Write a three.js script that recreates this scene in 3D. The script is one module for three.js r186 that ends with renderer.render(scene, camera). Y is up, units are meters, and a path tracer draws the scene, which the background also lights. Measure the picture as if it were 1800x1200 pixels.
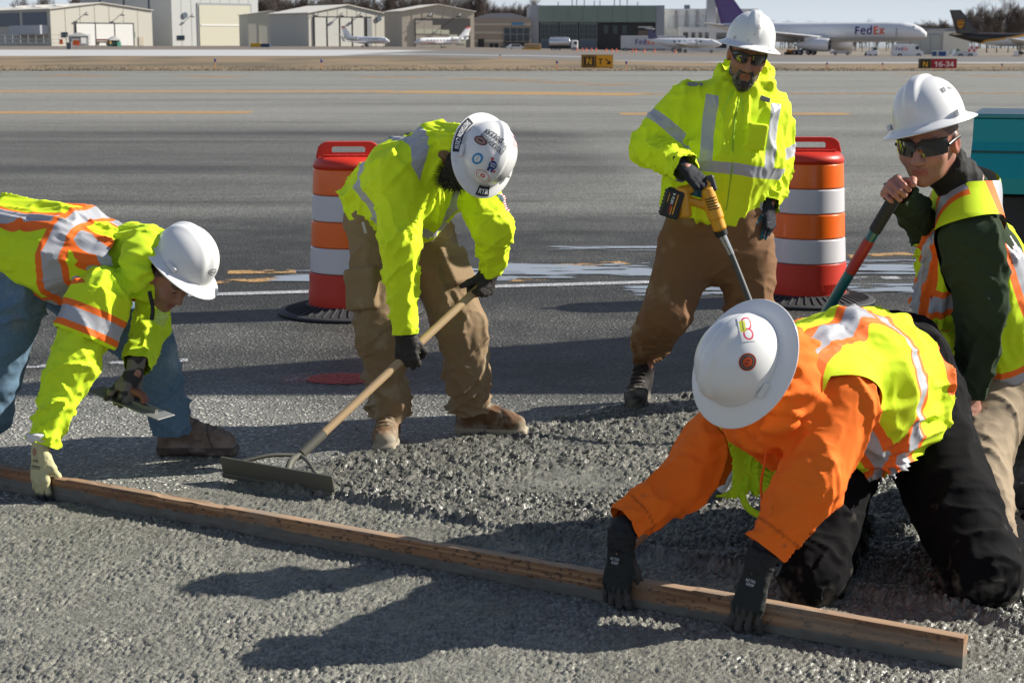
import * as THREE from 'three';
import { mergeGeometries } from 'three/addons/utils/BufferGeometryUtils.js';
import { RoundedBoxGeometry } from 'three/addons/geometries/RoundedBoxGeometry.js';

// ---------------------------------------------------------------- camera, sky, sun, exposure
const scene = new THREE.Scene();
const EYE = 1.68, FPX = 3000, PITCH = Math.atan(520 / FPX);
const camera = new THREE.PerspectiveCamera(2 * Math.atan(600 / FPX) * 180 / Math.PI, 1800 / 1200, 0.1, 4000);
camera.position.set(0, EYE, 0);
camera.rotation.set(-PITCH, 0, 0);
camera.focus = 6.6; camera.userData.fStop = 9;

const SUN = new THREE.Vector3(0.976, 0.65, -0.215).normalize();
{
  const W = 512, H = 256, data = new Float32Array(W * H * 4);
  for (let j = 0; j < H; j++) {
    const el = ((j + 0.5) / H - 0.5) * Math.PI, y = Math.sin(el);
    for (let i = 0; i < W; i++) {
      const az = ((i + 0.5) / W - 0.5) * 2 * Math.PI;
      const dx = Math.cos(az) * Math.cos(el), dz = Math.sin(az) * Math.cos(el);
      const c = Math.max(0, dx * SUN.x + y * SUN.y + dz * SUN.z);
      const t = Math.pow(Math.max(0, y), 0.42), glow = 0.05 * Math.pow(c, 6) + 0.15 * Math.pow(c, 60);
      const k = (j * W + i) * 4;
      let r = 0.52 * (1 - t) + 0.022 * t, g = 0.565 * (1 - t) + 0.055 * t, b = 0.60 * (1 - t) + 0.145 * t;
      if (y < 0) { const q = Math.min(1, -y * 6); r += (0.1 - r) * q; g += (0.1 - g) * q; b += (0.09 - b) * q; }
      else { r += glow; g += glow * 0.95; b += glow * 0.85; }
      data[k] = r; data[k + 1] = g; data[k + 2] = b; data[k + 3] = 1;
    }
  }
  const sky = new THREE.DataTexture(data, W, H, THREE.RGBAFormat, THREE.FloatType);
  sky.mapping = THREE.EquirectangularReflectionMapping; sky.magFilter = sky.minFilter = THREE.LinearFilter; sky.needsUpdate = true;
  scene.background = sky; scene.environment = sky;
}
const sun = new THREE.DirectionalLight(new THREE.Color(1, 0.945, 0.85), 5);
sun.position.copy(SUN).multiplyScalar(60); sun.castShadow = true;
sun.shadow.mapSize.set(4096, 4096);
Object.assign(sun.shadow.camera, { left: -14, right: 14, top: 14, bottom: -14, near: 1, far: 140 });
sun.target.position.set(0, 0, -8); scene.add(sun, sun.target); sun.position.add(sun.target.position);
const renderer = new THREE.WebGLRenderer({ antialias: true });
renderer.shadowMap.enabled = true;
renderer.toneMapping = THREE.LinearToneMapping;
renderer.toneMappingExposure = 1.54;
// ---------------------------------------------------------------- helpers
const V = (x, y, z) => new THREE.Vector3(x, y, z);
const SP = Math.sin(PITCH), CP = Math.cos(PITCH);
function P(px, py, d) {                                 // pixel of the 1800 x 1200 photograph at horizontal distance d
  const u = (px - 900) / FPX, v = (600 - py) / FPX, z = CP + v * SP;
  return V(u * d / z, EYE + (v * CP - SP) * d / z, -d);
}
function G(px, py, h = 0) {                             // pixel on the ground (height h)
  const v = (600 - py) / FPX; return P(px, py, (EYE - h) * (CP + v * SP) / (SP - v * CP));
}
function rng(seed) { let a = seed >>> 0; return () => { a = (a + 0x6D2B79F5) | 0; let t = Math.imul(a ^ (a >>> 15), 1 | a); t = (t + Math.imul(t ^ (t >>> 7), 61 | t)) ^ t; return ((t ^ (t >>> 14)) >>> 0) / 4294967296; }; }
function hash3(x, y, z) { let h = Math.imul(x, 374761393) ^ Math.imul(y, 668265263) ^ Math.imul(z, 1274126177); h = Math.imul(h ^ (h >>> 13), 1274126177); return ((h ^ (h >>> 16)) >>> 0) / 4294967296; }
function noise3(x, y, z) {                              // smooth value noise, 0..1
  const xi = Math.floor(x), yi = Math.floor(y), zi = Math.floor(z);
  let u = x - xi, v = y - yi, w = z - zi; u = u * u * (3 - 2 * u); v = v * v * (3 - 2 * v); w = w * w * (3 - 2 * w);
  const L = (a, b, t) => a + (b - a) * t;
  return L(L(L(hash3(xi, yi, zi), hash3(xi + 1, yi, zi), u), L(hash3(xi, yi + 1, zi), hash3(xi + 1, yi + 1, zi), u), v),
    L(L(hash3(xi, yi, zi + 1), hash3(xi + 1, yi, zi + 1), u), L(hash3(xi, yi + 1, zi + 1), hash3(xi + 1, yi + 1, zi + 1), u), v), w);
}
const fbm = (x, y, z, o = 4) => { let s = 0, a = 0.5, t = 0; for (let i = 0; i < o; i++) { s += a * noise3(x, y, z); t += a; a *= 0.5; x = x * 2.03 + 7.1; y = y * 2.03 + 3.7; z = z * 2.03 + 1.3; } return s / t; };
const clamp = (x, a, b) => x < a ? a : x > b ? b : x;
const sstep = (a, b, x) => { const t = clamp((x - a) / (b - a), 0, 1); return t * t * (3 - 2 * t); };
const mixc = (a, b, t) => [a[0] + (b[0] - a[0]) * t, a[1] + (b[1] - a[1]) * t, a[2] + (b[2] - a[2]) * t];

const used = new Map();
function numbered(name) { const n = used.get(name) ?? 0; used.set(name, n + 1); return n ? name + '_' + String(n).padStart(3, '0') : name; }
function tag(o, label, category, group, kind) { o.userData.label = label; if (category) o.userData.category = category; if (group) o.userData.group = group; if (kind) o.userData.kind = kind; return o; }
function thing(name, label, category, pos = V(0, 0, 0), turn = 0, group) {
  const o = new THREE.Group(); o.name = numbered(name); o.position.copy(pos); o.rotation.y = turn; scene.add(o);
  return tag(o, label, category, group);
}
function struct(name, geo, m) { const o = new THREE.Mesh(geo, m); o.name = numbered(name); o.userData.kind = 'structure'; o.castShadow = o.receiveShadow = true; scene.add(o); return o; }
function part(parent, name, geo, m, label) {
  const o = new THREE.Mesh(geo, m); o.name = name; o.castShadow = o.receiveShadow = true; parent.add(o);
  if (label) o.userData.label = label; return o;
}
function worldPart(root, name, geo, m, label) {         // geometry given in world coordinates, put under a root that is only moved
  geo.translate(-root.position.x, -root.position.y, -root.position.z); return part(root, name, geo, m, label);
}
const mats = new Map();
function mat(r, g, b, rough = 0.8, metal = 0, extra) {
  const key = [r, g, b, rough, metal].join() + (extra ? JSON.stringify(extra) : '');
  if (!mats.has(key)) { const m = new THREE.MeshPhysicalMaterial({ roughness: rough, metalness: metal, ...extra }); m.color.setRGB(r, g, b); mats.set(key, m); }
  return mats.get(key);
}
function vmat(rough, extra) { return new THREE.MeshPhysicalMaterial({ vertexColors: true, roughness: rough, ...extra }); }
function box(w, h, d, x = 0, y = 0, z = 0, r = 0) {
  const g = r ? new RoundedBoxGeometry(w, h, d, 2, r) : new THREE.BoxGeometry(w, h, d); g.translate(x, y, z); return g;
}
function merge(list) { return mergeGeometries(list.map((g) => { let q = g.index ? g.toNonIndexed() : g; for (const k of Object.keys(q.attributes)) if (!['position', 'normal', 'uv'].includes(k)) q.deleteAttribute(k); return q; }), false); }
function tube(pts, r, seg = 24, rad = 8) { return new THREE.TubeGeometry(new THREE.CatmullRomCurve3(pts), seg, r, rad, false); }
function rod(a, b, r0, r1 = r0, n = 12) {               // cylinder from a to b
  const L = a.distanceTo(b), g = new THREE.CylinderGeometry(r1, r0, L, n); g.translate(0, L / 2, 0);
  g.applyQuaternion(new THREE.Quaternion().setFromUnitVectors(V(0, 1, 0), b.clone().sub(a).normalize())); g.translate(a.x, a.y, a.z); return g;
}
function basis(x, y, z, o) { return new THREE.Matrix4().makeBasis(x, y, z).setPosition(o); }
function poly(pts, h) { const s = new THREE.Shape(pts.map(([x, y]) => new THREE.Vector2(x, y))); return new THREE.ExtrudeGeometry(s, { depth: h, bevelEnabled: false }); }
function canvasTex(w, h, draw) {
  const c = document.createElement('canvas'); c.width = w; c.height = h; draw(c.getContext('2d'), w, h);
  const t = new THREE.CanvasTexture(c); t.colorSpace = THREE.SRGBColorSpace; t.anisotropy = 8; return t;
}
function dataTex(n, m, fill, srgb) {
  const a = new Uint8Array(n * m * 4), c = [0, 0, 0];
  for (let j = 0; j < m; j++) for (let i = 0; i < n; i++) { fill(i, j, c); const k = (j * n + i) * 4; for (let q = 0; q < 3; q++) a[k + q] = clamp(Math.round(c[q] * 255), 0, 255); a[k + 3] = 255; }
  const t = new THREE.DataTexture(a, n, m, THREE.RGBAFormat); t.wrapS = t.wrapT = THREE.RepeatWrapping; t.magFilter = THREE.LinearFilter; t.minFilter = THREE.LinearMipmapLinearFilter; t.generateMipmaps = true; t.anisotropy = 8;
  if (srgb) t.colorSpace = THREE.SRGBColorSpace; t.needsUpdate = true; return t;
}
const toS = (l) => l <= 0.0031308 ? 12.92 * l : 1.055 * Math.pow(l, 1 / 2.4) - 0.055;

// ---------------------------------------------------------------- solid modelling with distance fields
// limb: a tapered capsule of elliptic section from a to b. r = [ra, rb] or [[ua, va], [ub, vb]]; u = direction of the first radius
function limb(a, b, r, o = {}) {
  const ax = b.clone().sub(a), L = ax.length() || 1e-6; ax.divideScalar(L);
  let U = (o.u ?? (Math.abs(ax.y) > 0.9 ? V(1, 0, 0) : V(0, 1, 0))).clone(); U.addScaledVector(ax, -U.dot(ax)).normalize();
  const W = ax.clone().cross(U);
  const [r0, r1] = r.map((q) => Array.isArray(q) ? q : [q, q]);
  const fold = o.fold, cap = o.cap ?? 1, bulge = o.bulge ?? 0, lift = o.grow ?? 0;
  return {
    k: o.k ?? 0.03, cut: o.cut, a, b, L, ax,
    f(x, y, z, fine = true) {
      const px = x - a.x, py = y - a.y, pz = z - a.z;
      const s = px * ax.x + py * ax.y + pz * ax.z, t = s < 0 ? 0 : s > L ? 1 : s / L, w = s - t * L;
      const u = px * U.x + py * U.y + pz * U.z, v = px * W.x + py * W.y + pz * W.z;
      const g = 1 + bulge * 4 * t * (1 - t), ru = (r0[0] + (r1[0] - r0[0]) * t) * g + lift, rv = (r0[1] + (r1[1] - r0[1]) * t) * g + lift, rw = Math.min(ru, rv) * cap;
      const a0 = u / ru, b0 = v / rv, c0 = w / rw, k0 = Math.sqrt(a0 * a0 + b0 * b0 + c0 * c0);
      const a1 = a0 / ru, b1 = b0 / rv, c1 = c0 / rw, k1 = Math.sqrt(a1 * a1 + b1 * b1 + c1 * c1);
      let d = k1 > 1e-9 ? k0 * (k0 - 1) / k1 : -Math.min(ru, rv);
      if (fold && fine && d < 0.05 && d > -0.05) {
        const q = 1 / (Math.sqrt(u * u + v * v) + 1e-6), cu = u * q, cv = v * q;
        for (const F of fold) {
          const p = F.p ? F.p(t) : 1; if (p <= 0) continue;
          const tw = (F.tw ?? 0), n = noise3(s / F.l + tw * cu, cu * F.c + F.s, cv * F.c + F.s * 1.7) * 2 - 1;
          if (F.soft) d -= F.a * p * n; else { const r = Math.max(0, 1 - Math.abs(n) * 2.2); d -= F.a * p * (r * r * 1.45 - 0.35); }
        }
      }
      return d;
    }
  };
}
const ball = (c, r, o = {}) => limb(c, c.clone().add((o.ax ?? V(0, 1e-5, 0)).clone().setLength(1e-5)), Array.isArray(r) ? [[r[0], r[1]], [r[0], r[1]]] : [r, r], { cap: Array.isArray(r) ? r[2] / Math.min(r[0], r[1]) : 1, ...o });
function ring(c, axis, R, r, o = {}) {                  // elliptic torus: axis, R = [Ru, Rv], tube r
  const A = axis.clone().normalize(), U = o.u.clone().addScaledVector(A, -o.u.dot(A)).normalize(), W = A.clone().cross(U);
  return {
    k: o.k ?? 0.02, cut: o.cut, f(x, y, z, fine = true) {
      const px = x - c.x, py = y - c.y, pz = z - c.z, h = px * A.x + py * A.y + pz * A.z, u = px * U.x + py * U.y + pz * U.z, v = px * W.x + py * W.y + pz * W.z;
      const k = Math.sqrt((u / R[0]) ** 2 + (v / R[1]) ** 2) + 1e-6, rad = Math.sqrt(u * u + v * v) + 1e-6, e = rad * (1 - 1 / k);
      let q = Math.sqrt(e * e + (h / (o.tall ?? 1)) ** 2) - r;
      if (fine && o.wave && Math.abs(q) < 0.05) q -= o.wave * (noise3(u / 0.03 + 9, v / 0.03, h / 0.06 + (o.s ?? 0)) - 0.5);
      return q;
    }
  };
}
function rbox(m, h, r, o = {}) {                        // rounded box; m = Matrix4 of its frame, h = half sizes
  const inv = m.clone().invert().elements;
  return { k: o.k ?? 0.01, cut: o.cut, f(x, y, z) {
    const a = Math.abs(inv[0] * x + inv[4] * y + inv[8] * z + inv[12]) - h[0] + r, b = Math.abs(inv[1] * x + inv[5] * y + inv[9] * z + inv[13]) - h[1] + r, c = Math.abs(inv[2] * x + inv[6] * y + inv[10] * z + inv[14]) - h[2] + r;
    const A = Math.max(a, 0), B = Math.max(b, 0), C = Math.max(c, 0);
    return Math.sqrt(A * A + B * B + C * C) + Math.min(0, Math.max(a, b, c)) - r;
  } };
}
function field(prims) {
  return (x, y, z, fine = true) => {
    let d = 1e3;
    for (const p of prims) {
      const e = p.f(x, y, z, fine), k = p.k;
      if (p.cut) { const h = Math.max(k - Math.abs(-e - d), 0) / k; d = Math.max(d, -e) + h * h * k * 0.25; }
      else if (k > 0) { const h = Math.max(k - Math.abs(e - d), 0) / k; d = Math.min(d, e) - h * h * k * 0.25; }
      else if (e < d) d = e;
    }
    return d;
  };
}
// surface nets on a grid that is only evaluated near the surface
function solid(f, lo, hi, h) {
  const nx = Math.ceil((hi.x - lo.x) / h) + 2, ny = Math.ceil((hi.y - lo.y) / h) + 2, nz = Math.ceil((hi.z - lo.z) / h) + 2, B = 8;
  const g = new Float32Array(nx * ny * nz), sl = nx * ny, reach = h * B * 0.87 + 0.028;
  for (let bz = 0; bz < nz; bz += B) for (let by = 0; by < ny; by += B) for (let bx = 0; bx < nx; bx += B) {
    const c = f(lo.x + (bx + B / 2) * h, lo.y + (by + B / 2) * h, lo.z + (bz + B / 2) * h, false), near = Math.abs(c) < reach;
    for (let k = bz; k < Math.min(bz + B, nz); k++) for (let j = by; j < Math.min(by + B, ny); j++) for (let i = bx; i < Math.min(bx + B, nx); i++)
      g[k * sl + j * nx + i] = near ? f(lo.x + i * h, lo.y + j * h, lo.z + k * h) : c;
  }
  const id = new Int32Array(nx * ny * nz).fill(-1), pos = [], idx = [];
  const off = [0, 1, nx, nx + 1, sl, sl + 1, sl + nx, sl + nx + 1];
  const ed = [[0, 1], [2, 3], [4, 5], [6, 7], [0, 2], [1, 3], [4, 6], [5, 7], [0, 4], [1, 5], [2, 6], [3, 7]];
  for (let k = 0; k < nz - 1; k++) for (let j = 0; j < ny - 1; j++) for (let i = 0; i < nx - 1; i++) {
    const b = k * sl + j * nx + i; let m = 0; for (let q = 0; q < 8; q++) if (g[b + off[q]] < 0) m |= 1 << q;
    if (m === 0 || m === 255) continue;
    let x = 0, y = 0, z = 0, n = 0;
    for (const [p, q] of ed) if (((m >> p) & 1) !== ((m >> q) & 1)) { const A = g[b + off[p]], t = A / (A - g[b + off[q]]); x += (p & 1) + ((q & 1) - (p & 1)) * t; y += ((p >> 1) & 1) + (((q >> 1) & 1) - ((p >> 1) & 1)) * t; z += (p >> 2) + ((q >> 2) - (p >> 2)) * t; n++; }
    id[b] = pos.length / 3; pos.push(lo.x + (i + x / n) * h, lo.y + (j + y / n) * h, lo.z + (k + z / n) * h);
  }
  const quad = (a, b, c, d, flip) => { if (a < 0 || b < 0 || c < 0 || d < 0) return; if (flip) idx.push(a, c, b, a, d, c); else idx.push(a, b, c, a, c, d); };
  for (let k = 1; k < nz - 1; k++) for (let j = 1; j < ny - 1; j++) for (let i = 1; i < nx - 1; i++) {
    const b = k * sl + j * nx + i, s = g[b] < 0;
    if (s !== (g[b + 1] < 0)) quad(id[b - nx - sl], id[b - sl], id[b], id[b - nx], !s);
    if (s !== (g[b + nx] < 0)) quad(id[b - 1 - sl], id[b - 1], id[b], id[b - sl], !s);
    if (s !== (g[b + sl] < 0)) quad(id[b - 1 - nx], id[b - nx], id[b], id[b - 1], !s);
  }
  const geo = new THREE.BufferGeometry(); geo.setAttribute('position', new THREE.Float32BufferAttribute(pos, 3)); geo.setIndex(idx); geo.computeVertexNormals(); return geo;
}
function bounds(pts, pad) { const b = new THREE.Box3().setFromPoints(pts); return [b.min.subScalar(pad), b.max.addScalar(pad)]; }
function paint(geo, fn) {                               // own colour of the material, per vertex
  const p = geo.attributes.position, n = geo.attributes.normal, c = new Float32Array(p.count * 3);
  for (let i = 0; i < p.count; i++) { const q = fn(p.getX(i), p.getY(i), p.getZ(i), n.getX(i), n.getY(i), n.getZ(i)); c[i * 3] = q[0]; c[i * 3 + 1] = q[1]; c[i * 3 + 2] = q[2]; }
  geo.setAttribute('color', new THREE.BufferAttribute(c, 3)); return geo;
}
function split(geo, fn) {                               // cut a mesh exactly along fn = 0: [where fn > 0, where fn < 0]
  const names = Object.keys(geo.attributes).filter((k) => geo.attributes[k].itemSize === 3), src = names.map((k) => geo.attributes[k].array), N = geo.attributes.position.count;
  const P0 = geo.attributes.position.array, val = new Float32Array(N); for (let i = 0; i < N; i++) { const v = fn(P0[i * 3], P0[i * 3 + 1], P0[i * 3 + 2]); val[i] = Math.abs(v) < 1e-7 ? 1e-7 : v; }
  const extra = names.map(() => []), cache = new Map(); let M = N;
  const mid = (a, b) => { const key = a < b ? a * 4e6 + b : b * 4e6 + a; let m = cache.get(key); if (m === undefined) { const t = val[a] / (val[a] - val[b]); names.forEach((_, q) => { for (let c = 0; c < 3; c++) extra[q].push(src[q][a * 3 + c] + (src[q][b * 3 + c] - src[q][a * 3 + c]) * t); }); m = M++; cache.set(key, m); } return m; };
  const I = geo.index.array, out = [[], []];
  for (let i = 0; i < I.length; i += 3) {
    const T = [I[i], I[i + 1], I[i + 2]], n = (val[T[0]] > 0) + (val[T[1]] > 0) + (val[T[2]] > 0);
    if (n === 3) out[0].push(...T); else if (n === 0) out[1].push(...T);
    else {
      const lone = n === 1 ? T.findIndex((q) => val[q] > 0) : T.findIndex((q) => val[q] <= 0), A = T[lone], Bq = T[(lone + 1) % 3], C = T[(lone + 2) % 3], ab = mid(A, Bq), ac = mid(A, C);
      out[n === 1 ? 0 : 1].push(A, ab, ac); out[n === 1 ? 1 : 0].push(ab, Bq, C, ab, C, ac);
    }
  }
  return out.map((ix) => {
    const map = new Int32Array(M).fill(-1), arr = names.map(() => []), ni = new Array(ix.length); let c = 0;
    for (let i = 0; i < ix.length; i++) { const v = ix[i]; if (map[v] < 0) { map[v] = c++; names.forEach((_, q) => { const s = v < N ? src[q] : extra[q], o = (v < N ? v : v - N) * 3; arr[q].push(s[o], s[o + 1], s[o + 2]); }); } ni[i] = map[v]; }
    const r = new THREE.BufferGeometry(); names.forEach((k, q) => r.setAttribute(k, new THREE.Float32BufferAttribute(arr[q], 3))); r.setIndex(ni); return r;
  });
}
function weld(list) {                                   // join indexed geometries with the same attributes
  const names = ['position', 'normal', 'color'].filter((k) => list[0].attributes[k]), arr = names.map(() => []), idx = []; let base = 0;
  for (const g of list) { names.forEach((k, q) => { const s = g.attributes[k].array; for (let i = 0; i < s.length; i++) arr[q].push(s[i]); }); const I = g.index.array; for (let i = 0; i < I.length; i++) idx.push(I[i] + base); base += g.attributes.position.count; }
  const r = new THREE.BufferGeometry(); names.forEach((k, q) => r.setAttribute(k, new THREE.Float32BufferAttribute(arr[q], 3))); r.setIndex(idx); return r;
}
// a printed patch laid on a solid: centre c, outward direction n, up u, size w x h, lifted a little
function patch(f, c, n, u, w, h, lift = 0.0015, nu = 14, nv = 14, bendTo) {
  n = n.clone().normalize(); u = u.clone().addScaledVector(n, -u.dot(n)).normalize(); const r = u.clone().cross(n), pos = [], uv = [], idx = [];
  for (let j = 0; j <= nv; j++) for (let i = 0; i <= nu; i++) {
    const q = c.clone().addScaledVector(r, (i / nu - 0.5) * w).addScaledVector(u, (j / nv - 0.5) * h).addScaledVector(n, 0.12);
    for (let s = 0; s < 60; s++) { const d = f(q.x, q.y, q.z); if (d < lift) break; q.addScaledVector(n, -Math.max(0.0008, d * 0.6)); }
    pos.push(q.x, q.y, q.z); uv.push(i / nu, j / nv);
    if (i < nu && j < nv) { const b = j * (nu + 1) + i; idx.push(b, b + 1, b + nu + 2, b, b + nu + 2, b + nu + 1); }
  }
  const g = new THREE.BufferGeometry(); g.setAttribute('position', new THREE.Float32BufferAttribute(pos, 3)); g.setAttribute('uv', new THREE.Float32BufferAttribute(uv, 2)); g.setIndex(idx); g.computeVertexNormals(); return g;
}
// ---------------------------------------------------------------- ground
const BOARD = { a: G(0, 862), b: G(1692, 1182) };        // front bottom edge of the straightedge
BOARD.along = BOARD.b.clone().sub(BOARD.a).normalize(); BOARD.out = V(0, 1, 0).cross(BOARD.along).normalize(); if (BOARD.out.z < 0) BOARD.out.negate();
const line = (pts) => (x) => { if (x <= pts[0][0]) return pts[0][1]; for (let i = 1; i < pts.length; i++) if (x <= pts[i][0]) { const t = (x - pts[i - 1][0]) / (pts[i][0] - pts[i - 1][0]); return pts[i - 1][1] + (pts[i][1] - pts[i - 1][1]) * t; } return pts[pts.length - 1][1]; };
const gxd = (px, py) => { const p = G(px, py); return [p.x, -p.z]; };
const edgeD = line([gxd(-500, 925), gxd(0, 893), gxd(150, 880), gxd(330, 862), gxd(450, 838), gxd(560, 812), gxd(640, 792), gxd(800, 768), gxd(950, 744), gxd(1100, 706), gxd(1250, 686), gxd(1500, 640), gxd(2300, 585)]);
function sheet(name, xs, ds, hgt, col, m, uvs = 1, kind = 'structure') { // ground sheet from columns (per row) and rows of distance
  const nx = xs.length, nd = ds.length, pos = new Float32Array(nx * nd * 3), c = new Float32Array(nx * nd * 3), uv = new Float32Array(nx * nd * 2), idx = [];
  for (let j = 0; j < nd; j++) for (let i = 0; i < nx; i++) {
    const d = typeof ds[j] === 'function' ? ds[j](xs[i]) : ds[j], x = (xs[i] - 900) / FPX * d, k = j * nx + i, q = col(x, d, xs[i]);
    pos[k * 3] = x; pos[k * 3 + 1] = hgt(x, d, xs[i]); pos[k * 3 + 2] = -d; c[k * 3] = q[0]; c[k * 3 + 1] = q[1]; c[k * 3 + 2] = q[2]; uv[k * 2] = x / uvs; uv[k * 2 + 1] = d / uvs;
    if (i < nx - 1 && j < nd - 1) idx.push(k, k + 1, k + nx + 1, k, k + nx + 1, k + nx);
  }
  const g = new THREE.BufferGeometry(); g.setAttribute('position', new THREE.BufferAttribute(pos, 3)); g.setAttribute('color', new THREE.BufferAttribute(c, 3)); g.setAttribute('uv', new THREE.BufferAttribute(uv, 2)); g.setIndex(idx); g.computeVertexNormals();
  return struct(name, g, m);
}
const span = (a, b, s) => { const o = []; for (let x = a; x < b; x += s) o.push(x); o.push(b); return o; };
// stone speckle: colour with glints painted on some chips, and relief, 1.2 m tiles
const R0 = rng(77), chips = []; for (let i = 0; i < 15000; i++) chips.push([R0() * 1024, R0() * 1024, 1.6 + 4.6 * R0() * R0(), R0()]);
function chipField(n) {
  const h = new Float32Array(n * n), t = new Float32Array(n * n).fill(0.42), s = n / 1024;
  for (const [cx, cy, r0, tone] of chips) { const r = r0 * s, X = cx * s, Y = cy * s; for (let y = Math.floor(Y - r); y <= Y + r; y++) for (let x = Math.floor(X - r); x <= X + r; x++) { const q = ((x - X) ** 2 + (y - Y) ** 2) / (r * r); if (q > 1) continue; const k = ((y + n) % n) * n + (x + n) % n, v = Math.sqrt(1 - q) * (0.5 + 0.5 * r0 / 6); if (v > h[k]) { h[k] = v; t[k] = 0.3 + 0.9 * tone * tone; } } }
  return { h, t };
}
const CF = chipField(1024);
const speckle = dataTex(1024, 1024, (i, j, c) => { const k = j * 1024 + i, v = 0.72 + 0.5 * (CF.t[k] - 0.5) * (0.4 + CF.h[k]); const w = CF.t[k] > 0.98 && CF.h[k] > 0.45 ? 0.5 : 0; c[0] = c[1] = c[2] = clamp(0.64 + (v - 0.72) * 2.2 + w, 0.1, 1); }, true);  // brightest chips whitened further: sun glints painted into the colour
const relief = dataTex(1024, 1024, (i, j, c) => { c[0] = c[1] = c[2] = clamp(CF.h[j * 1024 + i] * 0.85 + 0.15 * noise3(i / 3, j / 3, 0.5), 0, 1); });
const asphaltM = new THREE.MeshPhysicalMaterial({ vertexColors: true, roughness: 0.62, specularIntensity: 0.7, map: speckle, bumpMap: relief, bumpScale: 0.012 });
const blob = (x, d, px, py, rx, ry, s) => { const [cx, cd] = gxd(px, py); const u = (x - cx) / rx, v = (d - cd) / ry; return s * Math.exp(-(u * u + v * v)); };
function asphaltTone(x, d, px) {
  let a = 0.34 + 0.2 * (fbm(x / 9 + 3, d / 3.2, 1.5, 5) - 0.5) * 2 + 0.3 * (fbm(x / 30, d / 1.3 + 9, 4, 3) - 0.5);
  a += 0.07 * sstep(28, 75, d) * (fbm(x / 60, d / 6, 8, 3) * 1.4) + 0.07 * sstep(20, 45, d) + 0.13 * sstep(15, 20, d);
  a -= 0.2 * sstep(0.25, 0.7, sstep(17, 19.5, d) * sstep(41, 32, d) * sstep(3.5, -1, x) * (0.55 + fbm(x / 7, d / 4, 2, 3)));      // the darker lanes
  a -= 0.22 * sstep(7.6, 9.0, d) * sstep(18.5, 14.5, d)  - 0.02 * sstep(0.45, 0.65, fbm(x / 6, d / 1.4, 6, 3)) * sstep(14, 16, d) * sstep(22, 19, d);
  a += 0.26 * sstep(0.2, -1.7, x - (d - 7) * 0.1) * sstep(9.4, 7.9, d) * (0.45 + 0.9 * fbm(x / 0.5, d / 0.35, 2, 4)) - 0.035 * sstep(10.6, 9.2, d) * sstep(-1.2, 0.6, x);
  for (const [k, w] of [[12.2, 0.03], [15.6, 0.04], [18.7, 0.05], [24.1, 0.07], [30.5, 0.09], [38.3, 0.12], [52, 0.25], [66, 0.35], [81, 0.5]]) a -= 0.15 * Math.exp(-(((d - k - 0.12 * Math.sin(x * 0.7 + k) - 0.01 * x) / w) ** 2)) * (0.3 + 0.9 * noise3(x / 3 + k, k, 0));
  a += (0.16 * (fbm(x / 0.7, d / 0.6, 21, 4) - 0.5) + 0.2 * (noise3(x / 0.18, d / 0.16, 5) - 0.5) * sstep(24, 12, d)) * sstep(45, 20, d) * (0.35 + a);
  a = clamp(a, 0.07, 0.62);
  return [a * 1.01, a, a * 0.89];
}
const edgeRows = []; for (let d = 2; d < 116; d *= 1.0065) edgeRows.push(d); edgeRows.push(116.2);
sheet('asphalt_apron', [...span(-1600, -60, 30), ...span(-50, 1850, 10), ...span(1860, 3400, 30)], edgeRows, (x, d) => d < edgeD(x) - 0.35 ? -0.06 : 0.0 + 0.0 * x, (x, d) => asphaltTone(x, d), asphaltM, 2.0);
// fresh concrete: struck smooth before the board, lumpy behind it
const dome = (x, y, c, seed, fill = 1) => { const xi = Math.floor(x / c), yi = Math.floor(y / c); let m = 0; for (let j = -1; j <= 1; j++) for (let i = -1; i <= 1; i++) { const h = hash3(xi + i, yi + j, seed), g = hash3(xi + i, yi + j, seed + 50), r = c * (0.3 + 0.5 * hash3(xi + i, yi + j, seed + 90)); if (hash3(xi + i, yi + j, seed + 130) > fill) continue; const dx = x - (xi + i + 0.15 + 0.7 * h) * c, dy = y - (yi + j + 0.15 + 0.7 * g) * c, q = r * r - dx * dx - dy * dy; if (q > m) m = q; } return Math.sqrt(m); };
const RIDGE = line([gxd(330, 845), gxd(590, 882), gxd(800, 922), gxd(1000, 958), gxd(1180, 992), gxd(1400, 1035), gxd(1560, 1062), gxd(1800, 1112), gxd(2300, 1210)].map(([x, d]) => [x, d]));
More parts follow.
